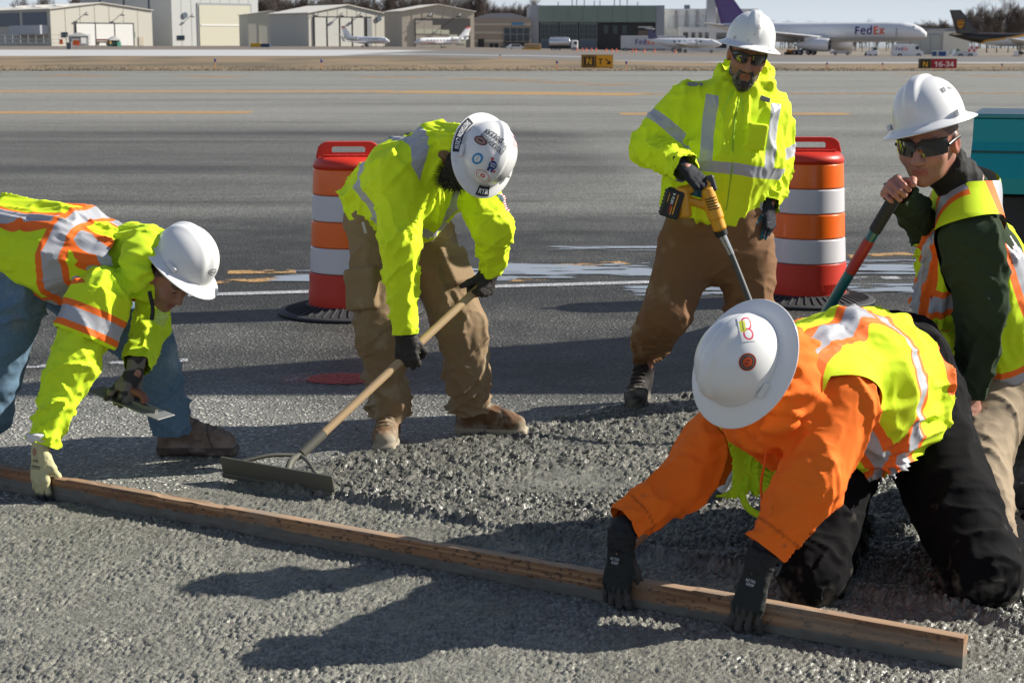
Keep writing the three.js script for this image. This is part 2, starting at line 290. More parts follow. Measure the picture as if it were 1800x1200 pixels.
function concrete(x, d) {
  const s = (x - BOARD.a.x) * BOARD.out.x + (-d - BOARD.a.z) * BOARD.out.z;             // in front of the board > 0
  const e = edgeD(x) + 0.10 * (fbm(x / 0.22, 3, 1, 4) - 0.5) + 0.05 * (noise3(x / 0.05, d / 0.05, 2) - 0.5) - d; // inside the pour > 0
  const r = d - RIDGE(x) + 0.05 * (fbm(x / 0.12, 1, 1, 3) - 0.5);                        // behind the ridge > 0
  const rough = s > -0.02 ? 0 : sstep(-0.02, 0.04, r), pool = clamp(blob(x, d, 1000, 850, 0.42, 0.2, 1.5) + blob(x, d, 1130, 800, 0.4, 0.3, 0.9) - 0.35, 0, 1) * rough * (0.5 + 0.9 * noise3(x / 0.06, d / 0.06, 5));
  const amp = rough * (1 - 0.85 * clamp(pool, 0, 1)), behind = s < -0.02 ? 1 : 0;
  let h = 0.002 + 0.005 * (fbm(x / 0.3, d / 0.3, 1, 3) - 0.5);
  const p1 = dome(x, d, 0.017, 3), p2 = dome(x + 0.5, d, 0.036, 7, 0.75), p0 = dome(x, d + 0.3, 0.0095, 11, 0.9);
  h += (0.55 + 0.4 * amp) * p1 * (0.35 + 1.2 * sstep(0.25, 0.7, fbm(x / 0.16, d / 0.16, 6, 3))) + 0.6 * p0;
  h += amp * (0.006 + 0.46 * p2 + 0.03 * (fbm(x / 0.12, d / 0.12, 3, 4) - 0.42));
  if (behind) h += 0.014 * Math.exp(-(((r - 0.03) / 0.035) ** 2)) * (0.6 + 0.9 * noise3(x / 0.05, d / 0.05, 8)) - 0.004;
  h += behind * (blob(x, d, 1400, 1042, 0.16, 0.1, 0.04) + blob(x, d, 1220, 990, 0.1, 0.06, 0.025) + blob(x, d, 1710, 1030, 0.15, 0.1, 0.03)) * (0.6 + 0.8 * fbm(x / 0.05, d / 0.05, 3, 3));
  const lump = fbm(x / 0.09, d / 0.09, 12, 3); h *= sstep(-0.02, 0.05, e) ; if (e < 0.12) h = h * sstep(-0.01, 0.12, e) + (e < 0.02 ? -0.02 * sstep(0.02, -0.03, e) : 0) + 0.007 * sstep(0.55, 0.7, lump) * sstep(-0.02, 0.02, e);
  let c = 0.185 + 0.05 * (fbm(x / 0.5, d / 0.4, 4, 3) - 0.5) + 0.11 * (noise3(x / 0.011, d / 0.011, 7) - 0.5) + 0.09 * (noise3(x / 0.028, d / 0.028, 17) - 0.5) + 0.06 * pool - 0.05 * rough - 0.03 * rough * sstep(0.006, 0, p1) + 0.02 * (1 - behind);  // vertex colour darkened in the pits between pebbles
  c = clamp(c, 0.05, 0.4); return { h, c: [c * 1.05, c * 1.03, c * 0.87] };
}
{
  const px = [...span(-700, -100, 14), ...span(-94, 1896, 2.35), ...span(1902, 2500, 14)], ds = []; for (let d = 2.4; d < 4.25; d += 0.03) ds.push(d); for (let d = 4.25; d < 8.4;) { ds.push(d); d += 0.0052 * Math.pow(d / 4.25, 1.35); } for (let d = 8.4; d < 10; d += 0.05) ds.push(d);
  const cM = new THREE.MeshPhysicalMaterial({ vertexColors: true, roughness: 0.36, specularIntensity: 1, bumpMap: relief, bumpScale: 0.0045 }), memo = new Map();
  let last = [NaN, NaN, null]; const at = (x, d) => { if (last[0] !== x || last[1] !== d) last = [x, d, d > edgeD(x) + 0.15 ? { h: -0.05, c: [0.1, 0.1, 0.1] } : concrete(x, d)]; return last[2]; };
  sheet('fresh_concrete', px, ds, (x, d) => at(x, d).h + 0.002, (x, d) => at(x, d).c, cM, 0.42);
}
const groundAt = (x, d) => d < edgeD(x) ? Math.max(0, concrete(x, d).h) : 0;
// crumbs of concrete and loose stones
{
  const R = rng(31), base = []; for (let v = 0; v < 3; v++) { const g = new THREE.IcosahedronGeometry(1, 1), p = g.attributes.position; for (let i = 0; i < p.count; i++) { const k = 0.72 + 0.5 * noise3(p.getX(i) * 1.4 + v * 9, p.getY(i) * 1.4, p.getZ(i) * 1.4); p.setXYZ(i, p.getX(i) * k, p.getY(i) * k * 0.75, p.getZ(i) * k); } g.computeVertexNormals(); base.push(g); }
  const m = new THREE.MeshPhysicalMaterial({ roughness: 0.4 }); m.color.setRGB(0.15, 0.147, 0.128);
  const im = base.map((g) => { const q = new THREE.InstancedMesh(g, m, 5200); q.castShadow = q.receiveShadow = true; return q; }), n = [0, 0, 0], M = new THREE.Matrix4(), Q = new THREE.Quaternion(), E = new THREE.Euler();
  for (let i = 0; i < 60000; i++) {
    const px = -80 + 1960 * R(), d = 4.4 + 4.2 * Math.pow(R(), 1.2), x = (px - 900) / FPX * d, s = (x - BOARD.a.x) * BOARD.out.x + (-d - BOARD.a.z) * BOARD.out.z, e = edgeD(x) - d; if (s > -0.06) continue;
    const out = e < 0.02, near = e < 0.15; if (out && (e < -0.5 || R() > 0.10 * Math.exp(e * 7))) continue; if (!out && d < RIDGE(x) + 0.03 && R() < 0.9) continue; if (blob(x, d, 1000, 850, 0.42, 0.2, 1.5) + blob(x, d, 1130, 800, 0.4, 0.3, 0.9) > 0.8 && R() < 0.85) continue;
    const v = i % 3; if (n[v] >= 5200) continue; const r = (0.003 + 0.007 * R() * R() + (R() < 0.025 ? 0.006 : 0)) * (near ? 1.1 : 1); Q.setFromEuler(E.set(R() * 6, R() * 6, R() * 6)); M.compose(V(x, groundAt(x, d) + r * 0.05, -d), Q, V(r, r, r)); im[v].setMatrixAt(n[v]++, M);
  }
  const g = thing('concrete_crumbs', 'loose lumps and stones of wet concrete strewn over the pour and its edge', 'gravel'); g.userData.kind = 'stuff';
  im.forEach((q, i) => { q.count = n[i]; q.name = 'crumbs'; g.add(q); });
}
// painted markings, puddles
const flat = (pts, h) => { const s = new THREE.Shape(pts.map((p) => new THREE.Vector2(p.x, -p.z))), g = new THREE.ShapeGeometry(s); const q = g.attributes.position; for (let i = 0; i < q.count; i++) q.setXYZ(i, q.getX(i), h, -q.getY(i)); g.computeVertexNormals(); const u = g.attributes.uv; for (let i = 0; i < q.count; i++) u.setXY(i, q.getX(i) / 1.2, q.getZ(i) / 1.2); if (g.attributes.normal.getY(0) < 0) { const I = g.index.array; for (let i = 0; i < I.length; i += 3) { const t = I[i]; I[i] = I[i + 1]; I[i + 1] = t; } g.computeVertexNormals(); } return g; };
const wornAlpha = dataTex(512, 512, (i, j, c) => { const v = sstep(0.36, 0.5, fbm(i / 40, j / 40, 3, 5)); c[0] = c[1] = c[2] = v; });
function paintMat(r, g, b, worn) { const m = new THREE.MeshPhysicalMaterial({ roughness: 0.6, map: speckle, bumpMap: relief, bumpScale: 0.003 }); m.color.setRGB(r, g, b); if (worn) { m.alphaMap = wornAlpha; m.transparent = true; } return m; }
const yellowM = paintMat(1, 0.6, 0.2), yellowWorn = paintMat(1, 0.58, 0.2, true), whiteM = paintMat(0.95, 0.97, 1), whiteWorn = paintMat(0.9, 0.92, 0.95, true);
const stripe = (name, a, b, w0, m, h = 0.004) => { const p = G(...a), q = G(...b), n = V(-(q.z - p.z), 0, q.x - p.x).normalize().multiplyScalar(w0 / 2); return struct(name, flat([p.clone().add(n), q.clone().add(n), q.clone().sub(n), p.clone().sub(n)], h), m); };
stripe('yellow_line', [-900, 160], [690, 160.5], 2.2, yellowM); stripe('yellow_line', [690, 161], [1130, 166], 3.2, yellowM); stripe('yellow_line', [1130, 166], [2300, 161], 1.2, yellowWorn); stripe('yellow_line', [-700, 198], [441, 197.5], 1.5, yellowM); stripe('yellow_line', [1090, 200], [1492, 200], 1.3, yellowM);
for (const [x0, x1, y] of [[630, 760, 135], [800, 860, 138], [880, 940, 140], [960, 1010, 144], [1050, 1095, 148], [1590, 1640, 129], [1700, 1790, 133], [80, 190, 132], [330, 420, 134]]) stripe('yellow_line', [x0, y], [x1, y + 1.5], 2.6, yellowWorn);
stripe('white_line', [330, 519], [1145, 496], 0.14, whiteM); stripe('white_line', [1145, 496], [2200, 478], 0.14, whiteWorn); stripe('white_line', [-200, 655], [330, 633], 0.09, whiteWorn, 0.003);
for (const [a, b] of [[[372, 496], [520, 490]], [[400, 479], [520, 477]], [[900, 472], [1100, 462]], [[880, 493], [960, 490]], [[1480, 452], [1600, 446]]]) stripe('yellow_line', a, b, 0.2, yellowWorn, 0.0035);
const wet = (seed, lo) => dataTex(1024, 256, (i, j, c) => { const u = i / 1023 * 2 - 1, v = j / 255 * 2 - 1, e = 1 - sstep(0.55, 1, Math.max(Math.abs(u), Math.abs(v) * 0.95)), n = fbm(i / 230 + seed, j / 20 + seed, seed, 5); c[0] = c[1] = c[2] = sstep(lo - 0.05, lo + 0.03, n * e); });
[[700, 484, 640, 34, 0.53], [1010, 476, 420, 40, 0.49], [1240, 512, 420, 26, 0.5], [1570, 470, 420, 34, 0.5], [1560, 508, 330, 22, 0.46], [1120, 437, 460, 12, 0.52], [1300, 458, 420, 14, 0.52]].forEach(([cx, cy, w, h, lo], i) => { const m = new THREE.MeshPhysicalMaterial({ roughness: 0.03, clearcoat: 1, clearcoatRoughness: 0.03, alphaMap: wet(3 + i * 7.3, lo), transparent: true }); m.color.setRGB(0.03, 0.033, 0.038); m.alphaMap.wrapS = m.alphaMap.wrapT = THREE.ClampToEdgeWrapping; const c = G(cx, cy), dz = Math.abs(G(cx, cy - h / 2).z - G(cx, cy + h / 2).z), g = new THREE.PlaneGeometry(w / FPX * -c.z, dz); g.rotateX(-Math.PI / 2); g.translate(c.x, 0.0055 + i * 0.0004, c.z); struct('puddle', g, m); });
// paving joints and cracks
{
  const jointM = mat(0.028, 0.028, 0.03, 0.85), R = rng(61);
  for (const [x0, y0, x1, y1, w] of [[1040, 312, 2300, 305, 0.03], [1130, 288, 2100, 284, 0.03], [-400, 236, 560, 243, 0.06], [900, 262, 1120, 268, 0.05], [-300, 300, 560, 306, 0.03], [880, 377, 2200, 368, 0.035], [-300, 346, 545, 341, 0.03], [880, 338, 1110, 341, 0.03], [560, 181, 1080, 186, 0.12], [-500, 178, 700, 175, 0.14], [1380, 222, 2300, 226, 0.08], [-400, 218, 900, 214, 0.09], [900, 224, 1110, 231, 0.08]]) {
    const a = G(x0, y0), b = G(x1, y1), top = [], bot = [], n = 60, ph = R() * 50; for (let i = 0; i <= n; i++) { const p = a.clone().lerp(b, i / n), off = (fbm(i / 6 + ph, 1, 1, 4) - 0.5) * w * 9, h = w * (0.25 + 0.9 * noise3(i / 3 + ph, 4, 4)); p.z += off; top.push(p.clone().add(V(0, 0, -h / 2))); bot.unshift(p.clone().add(V(0, 0, h / 2))); }
    struct('paving_joint', flat([...top, ...bot], 0.0028), jointM);
  }
}
{ // red spray mark with white overspray
  const c = G(600, 667), m = printed(256, 128, (g) => { g.fillStyle = '#b8382a'; g.fillRect(0, 0, 256, 128); const R = rng(3); for (const s of [24, 226]) for (let i = 0; i < 500; i++) { g.fillStyle = '#c9ced4'; g.fillRect(s + (R() + R() - 1) * 40, 70 + (R() + R() - 1) * 50, 2, 2); } }, (g) => { const R = rng(8); for (let i = 0; i < 4200; i++) { const a = R() * 6.28, r = Math.pow(R(), 0.5) * (R() < 0.1 ? 1.2 : 0.92); g.fillStyle = '#fff'; g.fillRect(128 + Math.cos(a) * r * 84, 60 + Math.sin(a) * r * 50, 2, 2); } for (const s of [24, 226]) for (let i = 0; i < 500; i++) { g.fillStyle = '#fff'; g.fillRect(s + (R() + R() - 1) * 40, 70 + (R() + R() - 1) * 50, 1.5, 1.5); } });
  m.roughness = 0.7; const g = new THREE.PlaneGeometry(0.62, 0.4); g.rotateX(-Math.PI / 2); g.translate(c.x, 0.005, c.z); struct('red_paint_mark', g, m);
}
// ---------------------------------------------------------------- airfield beyond the apron: terrain
const RISE = line([[0, 0], [116, 0], [190, 0.54], [258, 1.07], [420, 1.55], [900, 1.7], [4000, 1.7]]);
const DROP = line([[0, 0], [258, 0], [352, -0.27], [470, -0.95], [734, -1.9], [4000, -3]]);
const terrain = (px, d) => RISE(d) * (1 - sstep(620, 1400, px)) + DROP(d) * sstep(1200, 1480, px);
const grassEnd = line([[-1500, 190], [700, 190], [1350, 165], [3500, 165]]), roadEnd = line([[-1500, 258], [700, 256], [1350, 250], [3500, 250]]);
{
  const cols = span(-1500, 3400, 35), between = (a, b, n) => { const r = []; for (let i = 0; i <= n; i++) r.push(i); return [r, n, a, b]; };
  const strip = (name, a, b, n, col, m, lift = 0) => { const nx = cols.length, pos = [], c = [], uv = [], idx = []; for (let j = 0; j <= n; j++) for (let i = 0; i < nx; i++) { const px = cols[i], d = a(px) + (b(px) - a(px)) * j / n, x = (px - 900) / FPX * d, k = j * nx + i, q = col(x, d, px); pos.push(x, terrain(px, d) + lift, -d); c.push(...q); uv.push(x / 3, d / 3); if (i < nx - 1 && j < n) idx.push(k, k + 1, k + nx + 1, k, k + nx + 1, k + nx); } const g = new THREE.BufferGeometry(); g.setAttribute('position', new THREE.Float32BufferAttribute(pos, 3)); g.setAttribute('color', new THREE.Float32BufferAttribute(c, 3)); g.setAttribute('uv', new THREE.Float32BufferAttribute(uv, 2)); g.setIndex(idx); g.computeVertexNormals(); return struct(name, g, m); };
  const rough = vmat(0.95);
  strip('grass_verge', () => 115.6, grassEnd, 40, (x, d) => { const t = fbm(x / 5, d / 9, 1, 5), e = sstep(121, 116, d); return mixc(mixc([0.2, 0.142, 0.078], [0.11, 0.084, 0.048], sstep(0.42, 0.66, t)), [0.13, 0.12, 0.09], e * 0.7); }, rough, 0.02);
  strip('taxiway', grassEnd, roadEnd, 12, (x, d, px) => px < 600 + (d - 190) * 2.4 ? [0.42, 0.42, 0.42] : (d < 176 || (d > 206 && d < 212 && px < 1040) ? [0.36, 0.36, 0.36] : [0.13, 0.127, 0.122]), rough, 0.02);
  strip('far_apron', roadEnd, () => 470, 20, (x, d) => mixc([0.165, 0.13, 0.1], [0.115, 0.1, 0.086], fbm(x / 14, d / 10, 3, 4)), rough, 0.02);
  strip('far_field', () => 470, () => 3600, 12, (x, d) => [0.2, 0.17, 0.13], rough, 0.01);
  // a verge for the dry grass blades that stand out along its near edge
}
// dry tufts along the verge
{
  const R = rng(9), pos = [], idx = []; for (let i = 0; i < 5000; i++) { const px = -100 + 2000 * R(), d = 116 + 22 * R() * R(), x = (px - 900) / FPX * d, h = 0.02 + 0.06 * R(), y = terrain(px, d) + 0.01, b = pos.length / 3, w = 0.03 + 0.05 * R(), s = (R() - 0.5) * 0.1; pos.push(x - w, y, -d, x + w, y, -d, x + s, y + h, -d + (R() - 0.5) * 0.1); idx.push(b, b + 1, b + 2); }
  const g = new THREE.BufferGeometry(); g.setAttribute('position', new THREE.Float32BufferAttribute(pos, 3)); g.setIndex(idx); g.computeVertexNormals(); const m = mat(0.24, 0.18, 0.1, 0.95).clone(); m.side = THREE.DoubleSide;
  const o = new THREE.Mesh(g, m); o.name = 'dry_grass'; scene.add(o); tag(o, 'short dry tan grass along the far edge of the apron', 'grass', null, 'stuff');
}
// ---------------------------------------------------------------- bare trees
const treeProto = [];
function makeTree(seed, ever) {
  const R = rng(seed), trunk = [], twigs = [];
  const grow = (p, dir, len, r, lev) => {
    let q = p.clone(), d = dir.clone(); const n = lev === 0 ? 4 : 3;
    for (let i = 0; i < n; i++) { const e = q.clone().addScaledVector(d, len / n), r1 = r * (1 - 0.55 * (i + 1) / n); (lev < 2 ? trunk : twigs).push([q, e, r * (1 - 0.55 * i / n), r1, lev < 2 ? 5 : 3]); q = e; d = d.clone().add(V(R() - 0.5, (R() - 0.35) * 0.6, R() - 0.5).multiplyScalar(0.35)).normalize();
      if (lev < 4 && (lev > 0 || i > 0)) { const k = lev === 0 ? 3 : lev === 3 ? 3 : 2; for (let j = 0; j < k; j++) { const s = V(R() - 0.5, 0.15 + R() * 0.5, R() - 0.5).normalize(); grow(q, d.clone().multiplyScalar(0.6).add(s).normalize(), len * (0.52 + 0.2 * R()), r1 * 0.6, lev + 1); } } }
  };
  grow(V(0, 0, 0), V((R() - 0.5) * 0.15, 1, (R() - 0.5) * 0.15).normalize(), 8 + 2 * R(), 0.32, 0);
  const geo = (l) => { const pos = [], idx = []; for (const [a, b, r0, r1, n] of l) { const ax = b.clone().sub(a).normalize(), u = (Math.abs(ax.y) > 0.9 ? V(1, 0, 0) : V(0, 1, 0)).cross(ax).normalize(), w = ax.clone().cross(u), k = pos.length / 3; for (let i = 0; i < n; i++) { const c = Math.cos(i / n * 6.2832), s = Math.sin(i / n * 6.2832); for (const [o, r] of [[a, Math.max(r0, 0.034)], [b, Math.max(r1, 0.028)]]) pos.push(o.x + (u.x * c + w.x * s) * r, o.y + (u.y * c + w.y * s) * r, o.z + (u.z * c + w.z * s) * r); const j = (i + 1) % n; idx.push(k + i * 2, k + j * 2, k + i * 2 + 1, k + j * 2, k + j * 2 + 1, k + i * 2 + 1); } } const g = new THREE.BufferGeometry(); g.setAttribute('position', new THREE.Float32BufferAttribute(pos, 3)); g.setIndex(idx); g.computeVertexNormals(); return g; };
  return [geo(trunk), geo(twigs)];
}
{
  const bark = mat(0.13, 0.105, 0.088, 0.95), twig = mat(0.125, 0.1, 0.088, 0.95), R = rng(404), spots = [];
  for (let px = 432; px < 935; px += 11 + 7 * R()) spots.push([px, 640 + 160 * R(), 0.92 + 0.28 * R() - 0.2 * sstep(820, 930, px), 0]);
  for (let px = 60; px < 430; px += 40 * (0.6 + R())) spots.push([px, 700 + 100 * R(), 1.1, 0]);
  for (let px = 1320; px < 1700; px += 9 + 6 * R()) spots.push([px, 1000 + 220 * R(), 0.72 + 0.3 * R(), 1]);
  for (let px = 1690; px < 1850; px += 13 + 8 * R()) spots.push([px, 860 + 120 * R(), 1.02 + 0.28 * R(), 2]);
  const groups = [['bare trees behind the hangars', 'bare grey-brown winter tree behind the hangars at left'], ['bare trees beyond the white cargo jet', 'bare winter tree in the far line beyond the white cargo jet'], ['bare trees behind the brown tail', 'bare winter tree behind the brown jet at the right edge']];
  const protos = []; spots.forEach(([px, d, s, gi], i) => {
    const v = i % 4; let o; if (!protos[v]) { const [a, b] = makeTree(100 + v * 17); o = thing('bare_tree', '', 'tree'); part(o, 'trunk', a, bark); part(o, 'crown', b, twig); protos[v] = o; } else { o = protos[v].clone(); o.name = numbered('bare_tree'); scene.add(o); }
    o.position.set((px - 900) / FPX * d, 1.2 - (px > 1300 ? 3.2 : 0), -d); o.scale.setScalar(s * 0.95); o.rotation.y = R() * 6; tag(o, groups[gi][1], 'tree', groups[gi][0]);
  });
  { // the far woods that close the view: too many trees to count
    const [wa, wb] = makeTree(777), Q = rng(55), g = weld([wa, wb]), n = 340, im = new THREE.InstancedMesh(g, twig, n), M = new THREE.Matrix4(), q = new THREE.Quaternion();
    for (let i = 0; i < n; i++) { const left = i < 170, px = left ? 250 + 720 * Q() : 1280 + 640 * Q(), d = (left ? 820 : 1180) + 240 * Q(), s = (left ? 0.8 : 0.72) + 0.25 * Q(); q.setFromAxisAngle(V(0, 1, 0), Q() * 6.28); M.compose(V((px - 900) / FPX * d, -0.5, -d), q, V(s * 1.25, s, s * 1.25)); im.setMatrixAt(i, M); }
    im.name = 'far_woods'; scene.add(im); tag(im, 'brown leafless woods forming the low far tree line', 'woods', null, 'stuff');
  }
  for (const [px, d, h] of [[1592, 980, 8.5], [1680, 960, 9]]) { // evergreens
    const o = thing('evergreen_tree', px < 1650 ? 'dark evergreen tree in the far tree line left of the low hangar roof' : 'dark evergreen tree behind the tip of the brown tail', 'tree', V((px - 900) / FPX * d, 0, -d)); part(o, 'trunk', rod(V(0, 0, 0), V(0, h * 0.6, 0), 0.3, 0.1), bark);
    const Q = rng(px), pos = []; for (let i = 0; i < 1500; i++) { const t = Math.pow(Q(), 0.7), a = Q() * 6.28, r = (1 - t * 0.8) * 3.6 * Math.sqrt(Q()), c = V(Math.cos(a) * r, 1.5 + t * (h - 1.5) + (Q() - 0.5), Math.sin(a) * r); for (let k = 0; k < 3; k++) pos.push(c.x + (Q() - 0.5) * 0.9, c.y + (Q() - 0.5) * 0.9, c.z + (Q() - 0.5) * 0.9); } const g = new THREE.BufferGeometry(); g.setAttribute('position', new THREE.Float32BufferAttribute(pos, 3)); g.computeVertexNormals(); const m = mat(0.035, 0.055, 0.03, 0.9).clone(); m.side = THREE.DoubleSide; part(o, 'crown', g, m);
  }
}
// ---------------------------------------------------------------- hangars and terminal
const BM = { cream: mat(0.56, 0.54, 0.47, 0.7), cool: mat(0.5, 0.51, 0.5, 0.7), tan: mat(0.5, 0.44, 0.35, 0.75), dark: mat(0.025, 0.027, 0.03, 0.6), glass: mat(0.02, 0.035, 0.045, 0.08), white: mat(0.74, 0.73, 0.7, 0.6), roof: mat(0.66, 0.63, 0.56, 0.55), steel: mat(0.3, 0.31, 0.32, 0.5), blue: mat(0.1, 0.13, 0.17, 0.5), brick: mat(0.36, 0.3, 0.24, 0.85), green: mat(0.2, 0.27, 0.23, 0.6) };
function building(name, label, px, py, d, yaw) { return thing(name, label, 'building', P(px, py, d), yaw); }
function gabled(o, W, L, eave, ridge, wall, roof, seams = 0) { // front wall in the plane z = 0, going back to z = -L
  const shape = poly([[0, -1], [W, -1], [W, eave], [W / 2, ridge], [0, eave]], L); shape.translate(0, 0, -L); part(o, 'wall', shape, wall);
  const a = Math.atan2(ridge - eave, W / 2), s = Math.hypot(W / 2, ridge - eave) + 0.35; for (const k of [-1, 1]) { const g = box(s, 0.18, L + 0.8); g.translate(s / 2, 0, 0); if (k > 0) g.rotateZ(a); else { g.rotateZ(-a); g.translate(-Math.cos(a) * s, Math.sin(a) * s, 0); } g.translate(k > 0 ? -0.35 * Math.cos(a) : W + 0.35 * Math.cos(a), eave + 0.1 - 0.35 * Math.sin(a), -L / 2); part(o, 'roof', g, roof); }
  for (let i = 1; i < seams; i++) part(o, 'seam', box(0.06, eave + (ridge - eave) * (1 - Math.abs(2 * i / seams - 1)) - 0.1, 0.08, W * i / seams, (eave + (ridge - eave) * (1 - Math.abs(2 * i / seams - 1))) / 2, 0.02), wall);
}
const lampOn = (o, x, y) => { const l = part(o, 'lamp_arm', rod(V(x, y, 0), V(x - 0.9, y - 0.7, 1.3), 0.1, 0.1, 6), BM.steel); part(l, 'lamp_head', box(0.9, 0.3, 0.5, x - 1, y - 0.8, 1.4, 0.1), BM.dark); };
{
  let o = building('hangar', 'low cream hangar with white doors, leftmost building', 90, 80, 430, 0.7); gabled(o, 28, 46, 8.9, 10.6, BM.cream, BM.roof, 7);
  const dr = part(o, 'door', box(16.2, 5.7, 0.3, 14.6, 2.85, 0.05), BM.dark); for (let i = 0; i < 3; i++) part(dr, 'door_leaf', box(4.95, 5.4, 0.2, 9.2 + i * 5.3, 2.7, 0.25), BM.white); lampOn(o, 10, 8.4); lampOn(o, 20, 8.4); part(o, 'window', box(1.6, 1.2, 0.2, 3.6, 2.7, 0.05), BM.glass); part(o, 'door', box(1.3, 2.3, 0.2, 24.6, 1.1, 0.1), BM.tan); part(o, 'window', box(1.2, 1.4, 0.2, 22.4, 2.7, 0.05), BM.green);
  for (const [z, w] of [[-9, 14], [-25, 14], [-40, 12]]) { part(o, 'window_band', box(0.2, 3.4, w, -0.06, 6.6, z), BM.blue); } part(o, 'canopy', box(2.4, 2.2, 18, -1.2, 3.9, -10), mat(0.5, 0.52, 0.55, 0.6)); for (const z of [-6, -18, -30]) part(o, 'skylight', box(6, 0.2, 2.2, 7, 9.95, z), BM.white);
  o = building('hangar', 'tall grey metal hangar with beige roll-up door', 303, 80.5, 470, 0.72); gabled(o, 27.6, 52, 15.5, 17.5, BM.cool, BM.roof, 9);
  const d2 = part(o, 'door_surround', box(17.4, 11.6, 0.3, 16.6, 5.8, 0.05), BM.steel); part(d2, 'roll_door', box(16.4, 11, 0.2, 16.6, 5.5, 0.25), mat(0.56, 0.54, 0.43, 0.6)); part(d2, 'glazed_strip', box(15.6, 0.35, 0.1, 16.6, 5.6, 0.4), BM.white); part(o, 'window', box(2.2, 1.2, 0.2, 2.6, 2.2, 0.08), BM.glass); lampOn(o, 6.6, 8.6); lampOn(o, 26.5, 8.4); part(o, 'clock_light', new THREE.CylinderGeometry(0.8, 0.8, 0.3, 16).rotateX(Math.PI / 2).translate(4, 8.2, 0.2), BM.blue); for (const z of [-12, -26, -40]) part(o, 'pilaster', box(0.4, 15, 0.5, -0.1, 7.5, z), BM.blue);
  o = building('shed_building', 'small cream building between the tall hangar and the gabled hangar', 437, 83, 440, 0.3); gabled(o, 11, 16, 8.2, 9.0, mat(0.6, 0.58, 0.48, 0.7), BM.roof, 4);
  o = building('hangar', 'gabled cream hangar with folding doors behind the first business jet', 543, 85.5, 400, 0.6); gabled(o, 20.4, 20, 8.1, 10, BM.cream, BM.roof, 8);
  const d3 = part(o, 'door_opening', box(15.4, 7.4, 0.3, 8.9, 3.7, 0.05), BM.dark); for (let i = 0; i < 4; i++) part(d3, 'door_leaf', box(2.9, 7.1, 0.25, 2.9 + i * 3.35, 3.55, 0.2), mat(0.6, 0.59, 0.54, 0.6)); part(d3, 'door_leaf', box(1.2, 7.1, 0.25, 15.9, 3.55, 0.2), BM.steel); for (const x of [2, 9, 14]) lampOn(o, x, 8.3); part(o, 'clock_light', new THREE.CylinderGeometry(0.65, 0.65, 0.3, 16).rotateX(Math.PI / 2).translate(18.6, 7.0, 0.2), BM.blue); part(o, 'canopy', box(1.2, 1.6, 6, 20.9, 7.6, -4), BM.white);
  o = building('hangar', 'tan gabled hangar with dark half-open door behind the second business jet', 707, 88, 390, 0.36); gabled(o, 17.2, 14, 8.6, 10.1, BM.tan, BM.roof, 7);
  const d4 = part(o, 'door_opening', box(13.2, 7.1, 0.3, 9.6, 3.55, 0.05), mat(0.09, 0.085, 0.08, 0.7)); for (let i = 0; i < 6; i++) { const h = 6.6 - (i > 1 ? (i - 1) * 1.05 : 0); part(d4, 'door_leaf', box(1.95, h, 0.15, 4.1 + i * 2.0, h / 2, 0.22), mat(0.47, 0.42, 0.34, 0.7)); part(d4, 'glazed_strip', box(1.9, 0.9, 0.1, 4.1 + i * 2.0, Math.min(h - 0.5, 4.1), 0.33), mat(0.6, 0.6, 0.45, 0.5)); } lampOn(o, 7, 8.3); lampOn(o, 14, 8.3);
  // banded office block
  o = building('office_building', 'low banded office block with dark glass entrance', 834, 88.5, 425, 0.08); part(o, 'wall', box(13.9, 8.8, 14, 6.95, 3.4, -7), BM.brick); part(o, 'roof', poly([[0, 7.8], [13.9, 7.8], [9, 9.0], [4, 9.0]], 14).translate(0, 0, -14), mat(0.3, 0.31, 0.33, 0.6)); for (let i = 0; i < 3; i++) part(o, 'band', box(14, 0.55, 0.3, 6.95, 2.3 + i * 2, 0.05), mat(0.52, 0.46, 0.38, 0.8)); const gl = part(o, 'glass_front', box(6.6, 3.2, 0.4, 10.4, 3.8, 0.15), BM.glass); for (let i = 0; i <= 4; i++) part(gl, 'mullion', box(0.14, 3.2, 0.15, 7.2 + i * 1.6, 3.8, 0.38), BM.steel); part(gl, 'transom', box(6.6, 0.12, 0.15, 10.4, 3.9, 0.39), BM.steel); part(o, 'entrance', box(6.2, 1.9, 0.4, 10.2, 1.1, 0.15), BM.dark); part(o, 'door', box(1.5, 2.8, 0.3, 1.6, 1.4, 0.1), BM.dark); for (const x of [4.2, 5.4]) part(o, 'window', box(0.9, 1.0, 0.2, x, 1.2, 0.1), BM.glass); part(o, 'sign', box(3, 0.55, 0.15, 10.6, 6.4, 0.2), mat(0.05, 0.25, 0.5, 0.5));
  // green-fronted hangar
  o = building('terminal_hangar', 'wide hangar with grey-green upper front, glazed doors and one open bay', 932, 90, 430, 0.02); part(o, 'wall', box(33.3, 11.2, 30, 16.65, 5.6, -15.5), BM.cool); part(o, 'pillar', box(2.1, 11.2, 0.8, 1.05, 5.6, 0.2), mat(0.32, 0.34, 0.37, 0.7)); part(o, 'pillar', box(2.1, 11.2, 0.8, 32.2, 5.6, 0.2), mat(0.32, 0.34, 0.37, 0.7)); part(o, 'upper_front', box(29, 4, 0.9, 16.6, 9.1, 0.3), BM.green);
  for (let i = 1; i < 8; i++) part(o, 'seam', box(0.08, 4, 0.1, 2.1 + i * 3.65, 9.1, 0.78), BM.green);
